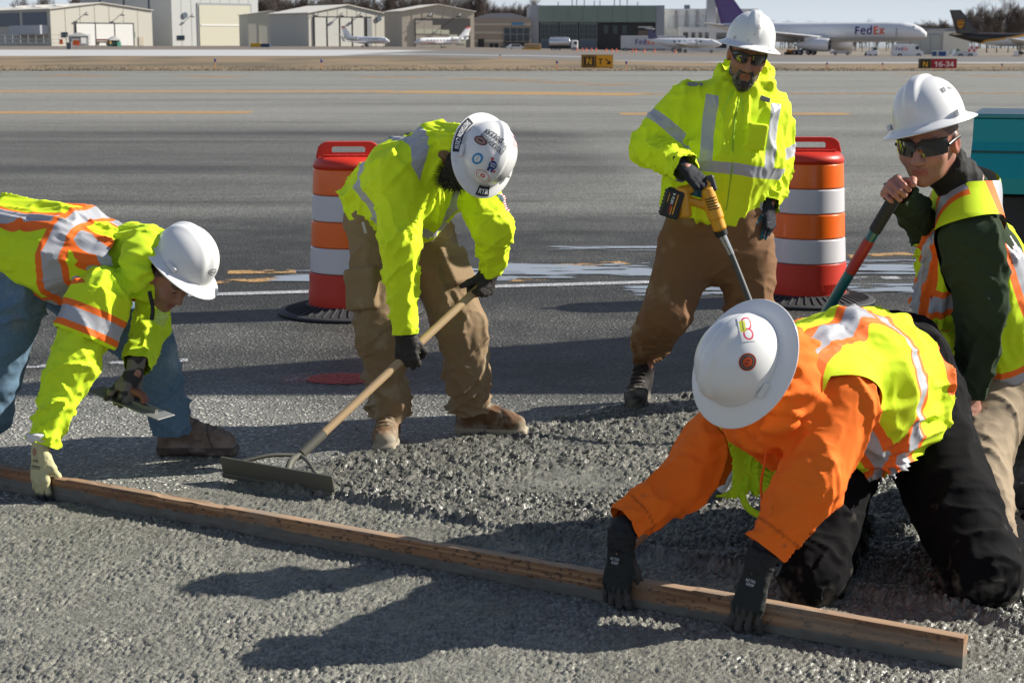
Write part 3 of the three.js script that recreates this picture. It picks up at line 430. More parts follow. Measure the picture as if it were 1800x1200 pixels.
  const bay = part(o, 'door_bay', box(29, 7, 0.4, 16.6, 3.5, -0.1), BM.dark); for (let i = 0; i < 3; i++) { const x = 4.7 + i * 4.85, lf = part(bay, 'glazed_door', box(4.5, 7, 0.3, x, 3.5, 0.25), mat(0.16, 0.2, 0.19, 0.6)); for (let r = 0; r < 3; r++) for (let c = 0; c < 4; c++) part(lf, 'pane', box(0.95, 1.1, 0.1, x - 1.6 + c * 1.07, 3.6 + r * 1.2, 0.4), BM.glass); part(lf, 'panel', box(4, 2.4, 0.12, x, 1.5, 0.42), BM.blue); }
  for (let i = 0; i < 3; i++) part(bay, 'inner_window', box(1.2, 2, 0.1, 18.8 + i * 2.3, 5.3, 0.2), BM.glass); part(bay, 'inner_light', box(3.6, 0.25, 0.1, 28.6, 5.9, 0.2), BM.white); part(bay, 'inner_wall', box(4, 3, 0.1, 28.8, 3.6, 0.18), mat(0.16, 0.12, 0.1, 0.8));
  for (const [x, h] of [[10.5, 2.2], [11.6, 2.6], [13.5, 2.4], [16, 1.2], [17.4, 1.2], [21, 2.8], [22.4, 2.2], [24.2, 2.6], [7, 0.9], [26.8, 0.9]]) part(o, 'roof_mast', box(0.22, h, 0.22, x, 11.2 + h / 2, -2), BM.steel);
  // white terminal
  o = building('terminal_building', 'white art deco terminal with tall window bays and a square tower', 1164, 90, 440, -0.02); part(o, 'wall', box(24, 10.6, 20, 12, 5.3, -10), BM.white); for (let i = 0; i < 8; i++) { const x = 2 + i * 2.7; part(o, 'window', box(1.5, 3.1, 0.3, x, 7.4, 0.0), mat(0.6, 0.62, 0.62, 0.3)); part(o, 'fin', box(0.5, 4.4, 0.7, x + 1.35, 8.0, 0.2), mat(0.3, 0.3, 0.31, 0.7)); }
  const tw = part(o, 'tower', box(2.3, 12.6, 2.5, 12.2, 6.3, 0.5), mat(0.4, 0.41, 0.43, 0.7)); for (let i = 0; i < 4; i++) part(tw, 'crenel', box(0.35, 0.6, 2.5, 11.25 + i * 0.62, 12.9, 0.5), mat(0.4, 0.41, 0.43, 0.7)); const an = part(o, 'annex', box(14, 6, 5, 11, 3, 2.6), BM.white); for (const [x, y, w] of [[5.5, 3.9, 1.2], [7.4, 3.9, 0.9], [9.2, 3.9, 0.9], [10.8, 3.9, 0.9], [14.5, 3.8, 2.6], [14.5, 1.6, 2.6], [8, 1.6, 3]]) part(an, 'window', box(w, 1.6, 0.2, x, y, 5.1), BM.glass); part(o, 'roof_box', box(1.4, 1.0, 1.2, 6.4, 11.1, -3), BM.blue);
  // right hangar
  o = building('hangar', 'long low grey hangar with one end painted paler as sunlit behind the cargo van', 1596, 96, 600, -0.12); o.scale.setScalar(1.6); part(o, 'wall', poly([[0, -1], [13, -1], [13, 4.9], [6.5, 5.4], [0, 5.0]], 26).translate(0, 0, -26), BM.cool); part(o, 'roof', box(13.6, 0.2, 27, 6.5, 5.45, -13.2), mat(0.4, 0.45, 0.52, 0.5)); const dd = part(o, 'door_opening', box(6.6, 4.4, 0.2, 3.6, 2.2, 0.08), BM.steel); for (let i = 0; i < 3; i++) part(dd, 'door_leaf', box(2.05, 4.2, 0.2, 1.5 + i * 2.15, 2.1, 0.2), mat(0.44, 0.45, 0.42, 0.7)); part(o, 'painted_lit_end', box(5.6, 4.9, 0.4, 10.2, 2.45, 0.1), mat(0.72, 0.69, 0.6, 0.7));  // sunlight on the end wall is painted as a paler panel
  // shed and kiosk
  o = building('garden_shed', 'small grey shed with white windows before the leftmost hangar', 126, 79.5, 330, 0.5); part(o, 'wall', box(3.2, 1.8, 2.4, 1.6, 0.8, -1.2), BM.steel); part(o, 'roof', poly([[-0.2, 1.7], [3.4, 1.7], [1.6, 2.4]], 2.8).translate(0, 0, -2.6), BM.cool); part(o, 'window', box(1, 1.2, 0.1, 2.2, 0.9, 0.04), BM.white);
  o = building('kiosk', 'tiny green kiosk with white gable roof', 192, 80.5, 330, 0.5); part(o, 'wall', box(2, 1.2, 1.6, 1, 0.5, -0.8), mat(0.04, 0.09, 0.07, 0.7)); part(o, 'roof', poly([[-0.2, 1.05], [2.3, 1.05], [1, 1.75]], 2).translate(0, 0, -1.8), BM.white); part(o, 'bin', box(0.7, 0.9, 0.5, 1.7, 0.3, 0.4), mat(0.1, 0.35, 0.25, 0.6));
}
// ---------------------------------------------------------------- aircraft
const loft = (rings, n = 28) => { const pos = [], idx = []; rings.forEach(([x, y, ry, rz], j) => { for (let i = 0; i < n; i++) { const a = i / n * 6.2832; pos.push(x, y + ry * Math.cos(a), (rz ?? ry) * Math.sin(a)); if (j < rings.length - 1) { const k = j * n + i, l = j * n + (i + 1) % n; idx.push(k, k + n, l, l, k + n, l + n); } } }); const g = new THREE.BufferGeometry(); g.setAttribute('position', new THREE.Float32BufferAttribute(pos, 3)); g.setIndex(idx); g.computeVertexNormals(); return g; };
function slab(pts, th) { // a tapered plate from a root and a tip chord: [x0, x1, y, z] each
  const [[a0, a1, ay, az], [b0, b1, by, bz]] = pts, v = Math.abs(by - ay) > Math.abs(bz - az), P8 = []; for (const [x0, x1, y, z, t] of [[a0, a1, ay, az, th], [b0, b1, by, bz, th * 0.45]]) for (let i = 0; i < 8; i++) { const q = i / 8 * 6.2832, x = (x0 + x1) / 2 + (x1 - x0) / 2 * Math.cos(q), o = t / 2 * Math.sin(q); P8.push(v ? [x, y, z + o] : [x, y + o, z]); }
  const pos = P8.flat(), idx = []; for (let i = 0; i < 8; i++) { const j = (i + 1) % 8; idx.push(i, j, 8 + i, j, 8 + j, 8 + i); if (i > 0 && i < 7) idx.push(0, i + 1, i, 8, 8 + i, 8 + i + 1); } const g = new THREE.BufferGeometry(); g.setAttribute('position', new THREE.Float32BufferAttribute(pos, 3)); g.setIndex(idx); const q = g.toNonIndexed(); q.computeVertexNormals(); return q;
}
const whiteP = mat(0.8, 0.8, 0.8, 0.3, 0, { clearcoat: 0.5 }), tyre = mat(0.02, 0.02, 0.022, 0.8), grey = mat(0.4, 0.41, 0.43, 0.4, 0.3);
const wheel = (parent, x, y, z, r, w) => { const t = part(parent, 'wheel', new THREE.CylinderGeometry(r, r, w, 18).rotateX(Math.PI / 2).translate(x, y, z), tyre); part(t, 'rim', new THREE.CylinderGeometry(r * 0.55, r * 0.55, w + 0.04, 14).rotateX(Math.PI / 2).translate(x, y, z), grey); return t; };
const textOn = (parent, name, w, h, x, y, z, draw, res = 40, flip) => { const g = new THREE.PlaneGeometry(w, h); if (flip) g.rotateY(Math.PI); g.translate(x, y, z); return part(parent, name, g, printed(...draw)); };
const parcel = (bg) => [320, 110, (c) => { c.fillStyle = bg ?? '#e6e6e8'; c.fillRect(0, 0, 320, 110); c.font = 'bold 104px sans-serif'; c.textBaseline = 'middle'; c.fillStyle = '#3d2a78'; const w1 = c.measureText('Fed').width, s = 300 / (w1 + c.measureText('Ex').width); c.setTransform(s, 0, 0, 1, 10, 0); c.fillText('Fed', 0, 57); c.fillStyle = '#e8581c'; c.fillText('Ex', w1, 57); c.setTransform(1, 0, 0, 1, 0, 0); }];
function bizJet(label, px, py, d, yaw, s) {
  const o = thing('business_jet', label, 'airplane', P(px, py, d), yaw), sc = (g) => g.scale(s, s, s), body = part(o, 'fuselage', sc(loft([[9.4, 2.1, 0.02], [9.2, 2.15, 0.25], [8.6, 2.3, 0.6], [7.6, 2.5, 0.95], [6.4, 2.6, 1.12], [2, 2.65, 1.15], [-3, 2.7, 1.15], [-6, 2.95, 0.95], [-8.5, 3.3, 0.5], [-9.8, 3.55, 0.12]])), whiteP);
  for (const k of [-1, 1]) { part(o, 'wing', sc(slab([[2.6, -2.2, 1.85, k * 0.9], [-1.9, -3.2, 2.3, k * 9.3]], 0.5)), whiteP); part(o, 'winglet', sc(slab([[-1.9, -3.2, 2.3, k * 9.3], [-2.9, -3.7, 3.9, k * 9.6]], 0.12)), whiteP); part(o, 'tailplane', sc(slab([[-8.4, -10.2, 4.4, k * 0.1], [-9.7, -10.6, 4.5, k * 3.8]], 0.2)), whiteP); const e = part(o, 'engine', sc(loft([[-3.1, 3.4, 0.5], [-3.4, 3.4, 0.62], [-5, 3.4, 0.64], [-6.8, 3.35, 0.4], [-7.3, 3.33, 0.3]], 18).translate(0, 0, k * 1.75)), whiteP); part(e, 'intake', sc(loft([[-3.2, 3.4, 0.46], [-3.25, 3.4, 0.02]], 18).translate(0, 0, k * 1.75)), BM.dark); wheel(o, -0.8 * s, 0.42 * s, k * 1.5 * s, 0.42 * s, 0.3 * s); part(o, 'gear_strut', sc(rod(V(-0.8, 0.4, k * 1.5), V(-0.6, 1.9, k * 1.4), 0.1)), grey); }
  part(o, 'fin', sc(slab([[-5.6, -9.4, 3.3, 0], [-8.9, -10.6, 7.0, 0]], 0.35)), whiteP); part(o, 'fin_tip', sc(slab([[-8.65, -10.45, 6.7, 0], [-9.1, -10.75, 7.3, 0]], 0.2)), mat(0.7, 0.06, 0.05, 0.4)); part(o, 'stripe', sc(loft([[8, 2.2, 0.12, 1.02], [4, 2.15, 0.08, 1.19], [-4, 2.6, 0.1, 1.17], [-7, 3.0, 0.1, 0.86]], 20)), mat(0.65, 0.12, 0.06, 0.4)); part(o, 'windscreen', sc(box(0.7, 0.5, 1.5, 7.55, 3.05, 0, 0.1)), BM.glass); for (let i = 0; i < 7; i++) for (const k of [-1, 1]) part(o, 'window', sc(box(0.4, 0.34, 0.1, 5 - i * 1.15, 2.95, k * 1.12)), BM.glass); wheel(o, 6.8 * s, 0.3 * s, 0, 0.3 * s, 0.35 * s); part(o, 'gear_strut', sc(rod(V(6.8, 0.3, 0), V(6.7, 1.8, 0), 0.09)), grey); return o;
}
bizJet('white business jet with red tail tip, pointing right, before the folding doors', 645, 84.5, 360, -0.55, 0.62); bizJet('white business jet with red tail tip, pointing left, before the tan hangar', 775, 86.5, 352, Math.PI + 0.4, 0.62);
function cargoJet(label, px, py, d, yaw, dark) {
  const o = thing('cargo_jet', label, 'airplane', P(px, py, d), yaw), rings = [[23.5, 3.9, 0.02], [23.3, 3.95, 0.5], [22.6, 4.1, 1.05], [21.2, 4.35, 1.55], [19, 4.5, 1.9], [16, 4.55, 2], [12, 4.55, 2], [8, 4.55, 2], [4, 4.55, 2], [0, 4.55, 2], [-4, 4.55, 2], [-8, 4.6, 2], [-12, 4.8, 1.85], [-16, 5.2, 1.45], [-20, 5.7, 0.85], [-23.5, 6.1, 0.2]];
  const fine = []; for (let i = 0; i < rings.length - 1; i++) for (let k = 0; k < 5; k++) { const t = k / 5, a = rings[i], b = rings[i + 1]; fine.push(a.map((v, q) => v + (b[q] - v) * t)); } fine.push(rings[rings.length - 1]);
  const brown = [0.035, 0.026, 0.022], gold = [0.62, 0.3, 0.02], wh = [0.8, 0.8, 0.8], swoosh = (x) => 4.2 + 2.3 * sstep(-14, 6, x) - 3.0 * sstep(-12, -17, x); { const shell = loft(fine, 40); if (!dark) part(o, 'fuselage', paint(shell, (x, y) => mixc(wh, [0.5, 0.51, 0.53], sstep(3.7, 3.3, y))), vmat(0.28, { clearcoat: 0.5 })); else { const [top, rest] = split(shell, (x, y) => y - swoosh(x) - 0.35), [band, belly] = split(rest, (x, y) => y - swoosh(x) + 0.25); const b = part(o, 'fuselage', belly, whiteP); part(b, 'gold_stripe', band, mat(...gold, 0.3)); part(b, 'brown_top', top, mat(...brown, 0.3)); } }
  const fm = dark ? mat(0.035, 0.026, 0.022, 0.3, 0, { clearcoat: 0.5 }) : mat(0.09, 0.04, 0.2, 0.35, 0, { clearcoat: 0.4 }), wing = mat(0.55, 0.56, 0.58, 0.4);
  for (const k of [-1, 1]) { part(o, 'wing', slab([[5, -3.6, 3.3, k * 1.6], [-5.6, -7.6, 4.9, k * 18.8]], 0.95), wing); part(o, 'tailplane', slab([[-17.6, -22.2, 5.9, k * 0.6], [-21.4, -23.2, 6.5, k * 7.4]], 0.4), dark ? fm : wing); const e = part(o, 'engine', loft([[6, 2.0, 1.15], [5.6, 2.0, 1.3], [4, 2.0, 1.32], [2, 2.0, 1.1], [1, 2.0, 0.85], [-0.4, 2.0, 0.6], [-1.6, 2.0, 0.1]], 24).translate(0, 0, k * 6.4), whiteP); part(e, 'intake', loft([[5.8, 2.0, 1.1], [5.5, 2.0, 0.05]], 24).translate(0, 0, k * 6.4), BM.dark); part(o, 'pylon', box(3, 0.9, 0.3, 2, 3.1, k * 6.3), whiteP); for (const x of [-1.6, -2.7]) wheel(o, x, 0.5, k * 3.4, 0.5, 0.7); part(o, 'gear_strut', rod(V(-2.1, 0.5, k * 3.4), V(-2, 3.2, k * 3), 0.22), grey); }
  part(o, 'fin', slab([[-14.2, -21.2, 6.3, 0], [-20.2, -23.6, 13.6, 0]], 0.6), fm); wheel(o, 16.8, 0.45, 0, 0.45, 0.6); part(o, 'gear_strut', rod(V(16.8, 0.45, 0), V(16.6, 3, 0), 0.16), grey); const wsc = part(o, 'windscreen', box(0.9, 0.55, 2.2, 20.9, 5.35, 0, 0.15), BM.glass);
  if (!dark) { textOn(o, 'lettering', 6.8, 2.3, 12.4, 4.9, 2.03, [320, 110, (c) => { parcel()[2](c); }, (c) => { c.save(); c.font = 'bold 104px sans-serif'; c.textBaseline = 'middle'; const s = 300 / (c.measureText('Fed').width + c.measureText('Ex').width); c.setTransform(s, 0, 0, 1, 10, 0); c.fillStyle = '#fff'; c.fillText('Fed', 0, 57); c.fillText('Ex', c.measureText('Fed').width, 57); c.restore(); }]); part(o, 'door_outline', box(0.12, 1.9, 0.1, 18, 4.6, 1.98), BM.steel); }
  else { const m = [128, 150, (c) => { c.fillStyle = '#2c2320'; c.fillRect(0, 0, 128, 150); const sh = (s) => { c.beginPath(); c.moveTo(64 - 50 * s, 18 + (1 - s) * 40); c.quadraticCurveTo(64, 4 + (1 - s) * 40, 64 + 50 * s, 18 + (1 - s) * 40); c.lineTo(64 + 50 * s, 82); c.quadraticCurveTo(64 + 46 * s, 122 - (1 - s) * 30, 64, 142 - (1 - s) * 50); c.quadraticCurveTo(64 - 46 * s, 122 - (1 - s) * 30, 64 - 50 * s, 82); c.closePath(); }; c.fillStyle = '#d08a1c'; sh(1); c.fill(); c.fillStyle = '#2c2320'; c.fillRect(22, 26, 84, 20); c.fillStyle = '#d08a1c'; c.fillRect(18, 40, 92, 8); c.fillStyle = '#3a2a20'; c.font = 'bold 52px sans-serif'; c.textAlign = 'center'; c.fillText('ups', 64, 92); }]; textOn(o, 'emblem', 2.6, 3.1, -20.1, 9.3, 0.36, m); }
  return o;
}
cargoJet('white cargo jet with purple tail and parcel lettering on its side', 1432, 96.5, 352, -0.58, false); cargoJet('brown and white cargo jet with shield emblem on its tail at the right edge', 1806, 96.2, 530, -0.22, true);
{ // regional turboprop before the terminal
  const o = thing('turboprop', 'small white turboprop with pointed tail parked before the open hangar bay', 'airplane', P(1205, 93, 352), -0.35); part(o, 'fuselage', loft([[7.5, 1.7, 0.05], [7, 1.75, 0.5], [5.6, 1.9, 0.85], [3, 2, 0.95], [-3, 2, 0.95], [-6, 2.4, 0.55], [-8.2, 2.7, 0.08]]), whiteP); for (const k of [-1, 1]) { part(o, 'wing', slab([[1.6, -0.9, 1.6, k * 0.8], [0.6, -0.5, 2.0, k * 8.6]], 0.35), whiteP); part(o, 'tailplane', slab([[-6.6, -8, 4.8, 0], [-7.2, -8, 4.9, k * 2.8]], 0.18), whiteP); const e = part(o, 'engine', loft([[3, 1.9, 0.15], [2.7, 1.9, 0.42], [1, 1.9, 0.5], [-1.4, 1.8, 0.2]], 16).translate(0, 0, k * 2.8), whiteP); for (let b = 0; b < 4; b++) part(e, 'propeller_blade', box(0.05, 1.1, 0.18, 0, 0.6, 0).rotateX(b * Math.PI / 2 + 0.4).translate(3.02, 1.9, k * 2.8), BM.dark); wheel(o, -0.6, 0.35, k * 2.2, 0.35, 0.25); part(o, 'gear_strut', rod(V(-0.6, 0.3, k * 2.2), V(-0.5, 1.6, k * 2.3), 0.1), grey); } part(o, 'fin', slab([[-5.4, -7.8, 2.4, 0], [-7, -8.1, 4.9, 0]], 0.25), mat(0.1, 0.1, 0.2, 0.4)); for (let i = 0; i < 6; i++) part(o, 'window', box(0.35, 0.35, 0.1, 3.4 - i * 1.1, 2.3, 0.92), BM.glass); part(o, 'windscreen', box(0.5, 0.4, 1.1, 5.5, 2.45, 0, 0.1), BM.glass); wheel(o, 5.4, 0.3, 0, 0.3, 0.25);
}
// ---------------------------------------------------------------- vehicles and loose things on the far apron
{
  let o = thing('semi_trailer', 'long white parcel trailer parked in front of the open hangar bay', 'trailer', P(1090, 92, 380), 0); part(o, 'box', box(14, 2.8, 2.5, 7.3, 2.2, -1.3, 0.05), mat(0.55, 0.56, 0.58, 0.5)); textOn(o, 'lettering', 4.6, 1.6, 5.4, 2.3, 0.0, parcel('#bcbdc2')); for (const x of [1.2, 11.8, 13.1]) wheel(o, x, 0.5, -0.2, 0.5, 0.3); part(o, 'skirt', box(6, 0.5, 0.1, 7, 0.6, -0.2), BM.steel);
  o = thing('tanker_truck', 'silver fuel tanker truck left of the black and yellow sign', 'truck', P(962, 90.5, 360), 0); part(o, 'tank', loft([[0.4, 1.9, 0.5], [0.6, 1.9, 1], [4.6, 1.9, 1], [4.8, 1.9, 0.5]], 24).translate(0, 0, -1.2), mat(0.62, 0.63, 0.65, 0.25, 0.7)); part(o, 'cab', box(1.4, 1.9, 2.1, 5.7, 1.35, -1.2, 0.25), whiteP); part(o, 'cab_window', box(0.7, 0.6, 0.1, 5.9, 1.75, -0.12), BM.glass); part(o, 'chassis', box(6, 0.3, 1.6, 3.2, 0.75, -1.2), BM.dark); for (const x of [1.2, 2.3, 5.6]) wheel(o, x, 0.45, -0.3, 0.45, 0.3); part(o, 'tank_lid', box(2.6, 0.2, 0.5, 2.6, 2.95, -1.2), grey);
  o = thing('yellow_container', 'low yellow container with tan load beside the tanker', 'container', P(918, 91, 352), 0); part(o, 'tray', box(3.8, 0.85, 1.6, 1.9, 0.4, -0.8, 0.03), mat(0.55, 0.3, 0.02, 0.6)); part(o, 'load', box(3.4, 0.8, 1.4, 2.1, 1.25, -0.9, 0.1), mat(0.4, 0.28, 0.16, 0.8));
  o = thing('yellow_skip', 'small yellow and blue skip at the foot of the tall hangar', 'container', P(440, 84, 350), 0); part(o, 'bin', box(2, 0.95, 1.4, 1, 0.45, -0.7, 0.04), mat(0.62, 0.36, 0.02, 0.6)); part(o, 'blue_bin', box(1.9, 0.85, 1.4, 2.95, 0.42, -0.7, 0.04), mat(0.03, 0.06, 0.13, 0.6));
  const car = (label, px, py, d, col, yaw) => { const c = thing('parked_car', label, 'car', P(px, py, d), yaw); const b = poly([[0, 0.3], [4.3, 0.3], [4.3, 0.8], [3.3, 0.95], [2.7, 1.45], [1.0, 1.45], [0.3, 0.95], [0, 0.85]], 1.7); b.translate(0, 0, -1.7); part(c, 'body', b, mat(...col, 0.3, 0, { clearcoat: 0.6 })); part(c, 'side_window', box(1.9, 0.4, 0.06, 1.85, 1.15, 0.01), BM.glass); for (const x of [0.85, 3.45]) wheel(c, x, 0.33, -0.05, 0.33, 0.2); return c; };
  car('white parked car left of the yellow container', 892, 89.5, 370, [0.75, 0.75, 0.76], 0.2); car('dark grey car half hidden behind the white car', 880, 87.5, 400, [0.05, 0.06, 0.07], 0.1); car('white car under the wing of the white cargo jet', 1402, 97, 366, [0.7, 0.71, 0.72], 0.1); car('grey car behind the engine of the white cargo jet', 1462, 97, 372, [0.4, 0.42, 0.45], 0);
  o = thing('orange_loader', 'orange loader with dark front under the white jet wing', 'ground vehicle', P(1383, 98.5, 352), 0); part(o, 'body', box(2.2, 0.9, 1.4, 1.2, 0.8, -0.7, 0.15), mat(0.75, 0.28, 0.02, 0.5)); part(o, 'roof', box(1.2, 0.12, 1.2, 1.2, 1.55, -0.7), mat(0.75, 0.28, 0.02, 0.5)); part(o, 'front_bin', box(1.1, 0.8, 1.2, 0.2, 0.4, -0.4, 0.04), BM.dark); for (const x of [0.9, 2.0]) wheel(o, x, 0.3, 0, 0.3, 0.2);
  o = thing('parcel_van', 'white parcel van with purple and orange lettering left of the red runway sign', 'van', P(1572, 102, 300), 0.05); part(o, 'box', box(3.7, 2.0, 2, 1.85, 1.35, -1, 0.06), whiteP); part(o, 'cab', poly([[3.7, 0.35], [5.2, 0.35], [5.2, 1.1], [4.6, 1.3], [4.3, 2.25], [3.7, 2.3]], 2).translate(0, 0, -2), whiteP); part(o, 'cab_window', box(0.6, 0.6, 0.06, 4.05, 1.75, 0.02), BM.glass); textOn(o, 'lettering', 2.4, 0.85, 1.3, 1.6, 0.03, parcel()); for (const x of [1.0, 4.3]) wheel(o, x, 0.4, -0.05, 0.4, 0.25);
  o = thing('belt_loader', 'white ground loader under the nose of the white cargo jet', 'ground vehicle', P(1524, 101, 310), 0); part(o, 'body', box(2.1, 0.9, 1.4, 1.05, 0.75, -0.7, 0.08), whiteP); part(o, 'cab', box(0.9, 0.8, 1.2, 1.5, 1.5, -0.7, 0.08), mat(0.6, 0.62, 0.6, 0.4)); part(o, 'window', box(0.6, 0.45, 0.05, 1.5, 1.55, -0.08), BM.glass); part(o, 'bumper', box(0.5, 0.6, 1.3, 0.1, 0.5, -0.7, 0.05), BM.dark); for (const x of [0.6, 1.6]) wheel(o, x, 0.3, 0, 0.3, 0.2);
  o = thing('blue_container', 'blue cargo container with white frame right of the parcel van', 'container', P(1641, 103.5, 290), 0); part(o, 'box', box(2, 1.2, 1.5, 1.1, 0.65, -0.75, 0.03), mat(0.02, 0.08, 0.25, 0.5)); part(o, 'frame', box(0.45, 1.35, 1.5, 2.35, 0.65, -0.75, 0.03), whiteP); part(o, 'panel', box(0.4, 1.1, 0.06, 0.7, 0.65, 0.02), mat(0.5, 0.5, 0.46, 0.6)); part(o, 'top', box(2.3, 0.1, 1.5, 1.1, 1.3, -0.75), whiteP);
  o = thing('tow_tractor', 'low white aircraft tow tractor below the brown tail', 'ground vehicle', P(1677, 103.5, 290), 0); const tb = poly([[0, 0.3], [4, 0.3], [4.1, 1.0], [3.4, 1.05], [2.0, 1.25], [1.2, 1.3], [1.1, 1.6], [0.35, 1.6], [0.2, 1.0], [0, 0.9]], 1.8); tb.translate(0, 0, -1.8); part(o, 'body', tb, mat(0.6, 0.62, 0.64, 0.4)); part(o, 'seat', box(0.5, 0.3, 0.4, 0.6, 1.5, 0.0), mat(0.1, 0.25, 0.15, 0.7)); part(o, 'painted_lit_end', box(0.8, 0.75, 0.1, 3.6, 0.65, 0.03), whiteP); for (const x of [1.15, 2.75]) wheel(o, x, 0.42, 0, 0.42, 0.3);  // lit end of the tractor is painted on as a whiter panel
  o = thing('checkered_board', 'red and white checkered board behind the tow tractor', 'sign', P(1702, 101, 296), 0); const cb = []; for (let r = 0; r < 2; r++) for (let c = 0; c < 4; c++) part(o, 'panel', box(0.4, 0.45, 0.08, 0.2 + c * 0.4, 1.2 + r * 0.45, 0), (r + c) % 2 ? whiteP : mat(0.6, 0.04, 0.05, 0.5)); part(o, 'post', box(0.1, 1.4, 0.08, 0.8, 0.5, -0.08), BM.steel);
  o = thing('yellow_crate', 'small tan and black crate on the far apron near the right edge', 'crate', P(1766, 109, 262), 0); part(o, 'tan_side', box(0.75, 0.8, 0.7, 0.37, 0.4, -0.35, 0.03), mat(0.45, 0.3, 0.08, 0.7)); part(o, 'black_side', box(0.26, 0.8, 0.7, 0.88, 0.4, -0.35, 0.03), BM.dark);
  o = thing('gear_cover', 'white and dark crate below the belly of the brown jet', 'crate', P(1783, 103.5, 290), 0); part(o, 'white_box', box(0.6, 0.8, 0.5, 0.4, 1.0, -0.3, 0.03), whiteP); part(o, 'base', box(1.3, 0.5, 0.8, 0.6, 0.3, -0.3, 0.04), BM.dark);
  for (const [i, px, py, d, w] of [[0, 127, 79.5, 320, 1.3], [1, 104, 77.5, 340, 0.7]]) { const b = thing('orange_barrier', i ? 'small orange barrier at the far left fence' : 'orange barrier block before the grey shed', 'barrier', P(px, py, d), 0.2); part(b, 'body', poly([[0, 0], [w, 0], [w * 0.9, 0.95], [w * 0.1, 0.95]], 0.5), mat(0.85, 0.16, 0.03, 0.6)); part(b, 'foot', box(w, 0.08, 0.7, w / 2, 0.04, 0.25), mat(0.6, 0.1, 0.02, 0.6)); }
  o = thing('flatbed_cart', 'yellow flatbed cart with red rails before the white hangar doors', 'cart', P(167, 79.5, 325), 0.1); part(o, 'bed', box(2.8, 0.3, 1.2, 1.4, 0.6, -0.6, 0.03), mat(0.42, 0.24, 0.07, 0.7)); part(o, 'rail', box(2.4, 0.3, 0.06, 1.3, 1.0, -0.1), mat(0.5, 0.08, 0.05, 0.6)); part(o, 'drum', box(0.6, 0.5, 0.8, 2.5, 0.5, -0.4, 0.1), mat(0.6, 0.4, 0.1, 0.6)); for (const x of [0.5, 2.2]) wheel(o, x, 0.25, 0, 0.25, 0.2);
  o = thing('grey_cabinet', 'dark grey cabinet at the roadside near the far left', 'cabinet', P(117, 86, 262), 0); part(o, 'box', box(0.7, 0.95, 0.5, 0.35, 0.45, 0, 0.03), mat(0.13, 0.14, 0.16, 0.6)); part(o, 'lid', box(0.76, 0.08, 0.56, 0.35, 0.95, 0), BM.steel);
  o = thing('chain_link_fence', 'chain link fence with posts in front of the leftmost hangar', 'fence', P(-60, 77, 380), 0); for (let i = 0; i <= 16; i++) part(o, 'post', rod(V(i * 1.7, 0, 0), V(i * 1.7, 2, 0), 0.05, 0.05, 6), BM.cool); for (const y of [0.15, 1, 1.95]) part(o, 'rail', rod(V(0, y, 0), V(27.2, y, 0), 0.035, 0.035, 6), BM.cool);
  const cone0 = (i, px, py, d) => { const c = thing('traffic_cone', 'slim orange marker cone before the glazed hangar doors', 'cone', P(px, py, d), 0, 'orange cones before the hangar'); part(c, 'cone', new THREE.ConeGeometry(0.2, 0.9, 12).translate(0, 0.5, 0), mat(0.85, 0.12, 0.03, 0.6)); part(c, 'base', box(0.5, 0.06, 0.5, 0, 0.03, 0), mat(0.7, 0.1, 0.02, 0.6)); return c; };
  [[1015, 91], [1024, 91], [1031, 91], [1040, 91], [1048, 91], [1066, 92], [1076, 92], [1084, 92], [1112, 93], [1118, 93], [1133, 93], [1151, 93], [1187, 94]].forEach(([px, py], i) => cone0(i, px, py, 345));
}
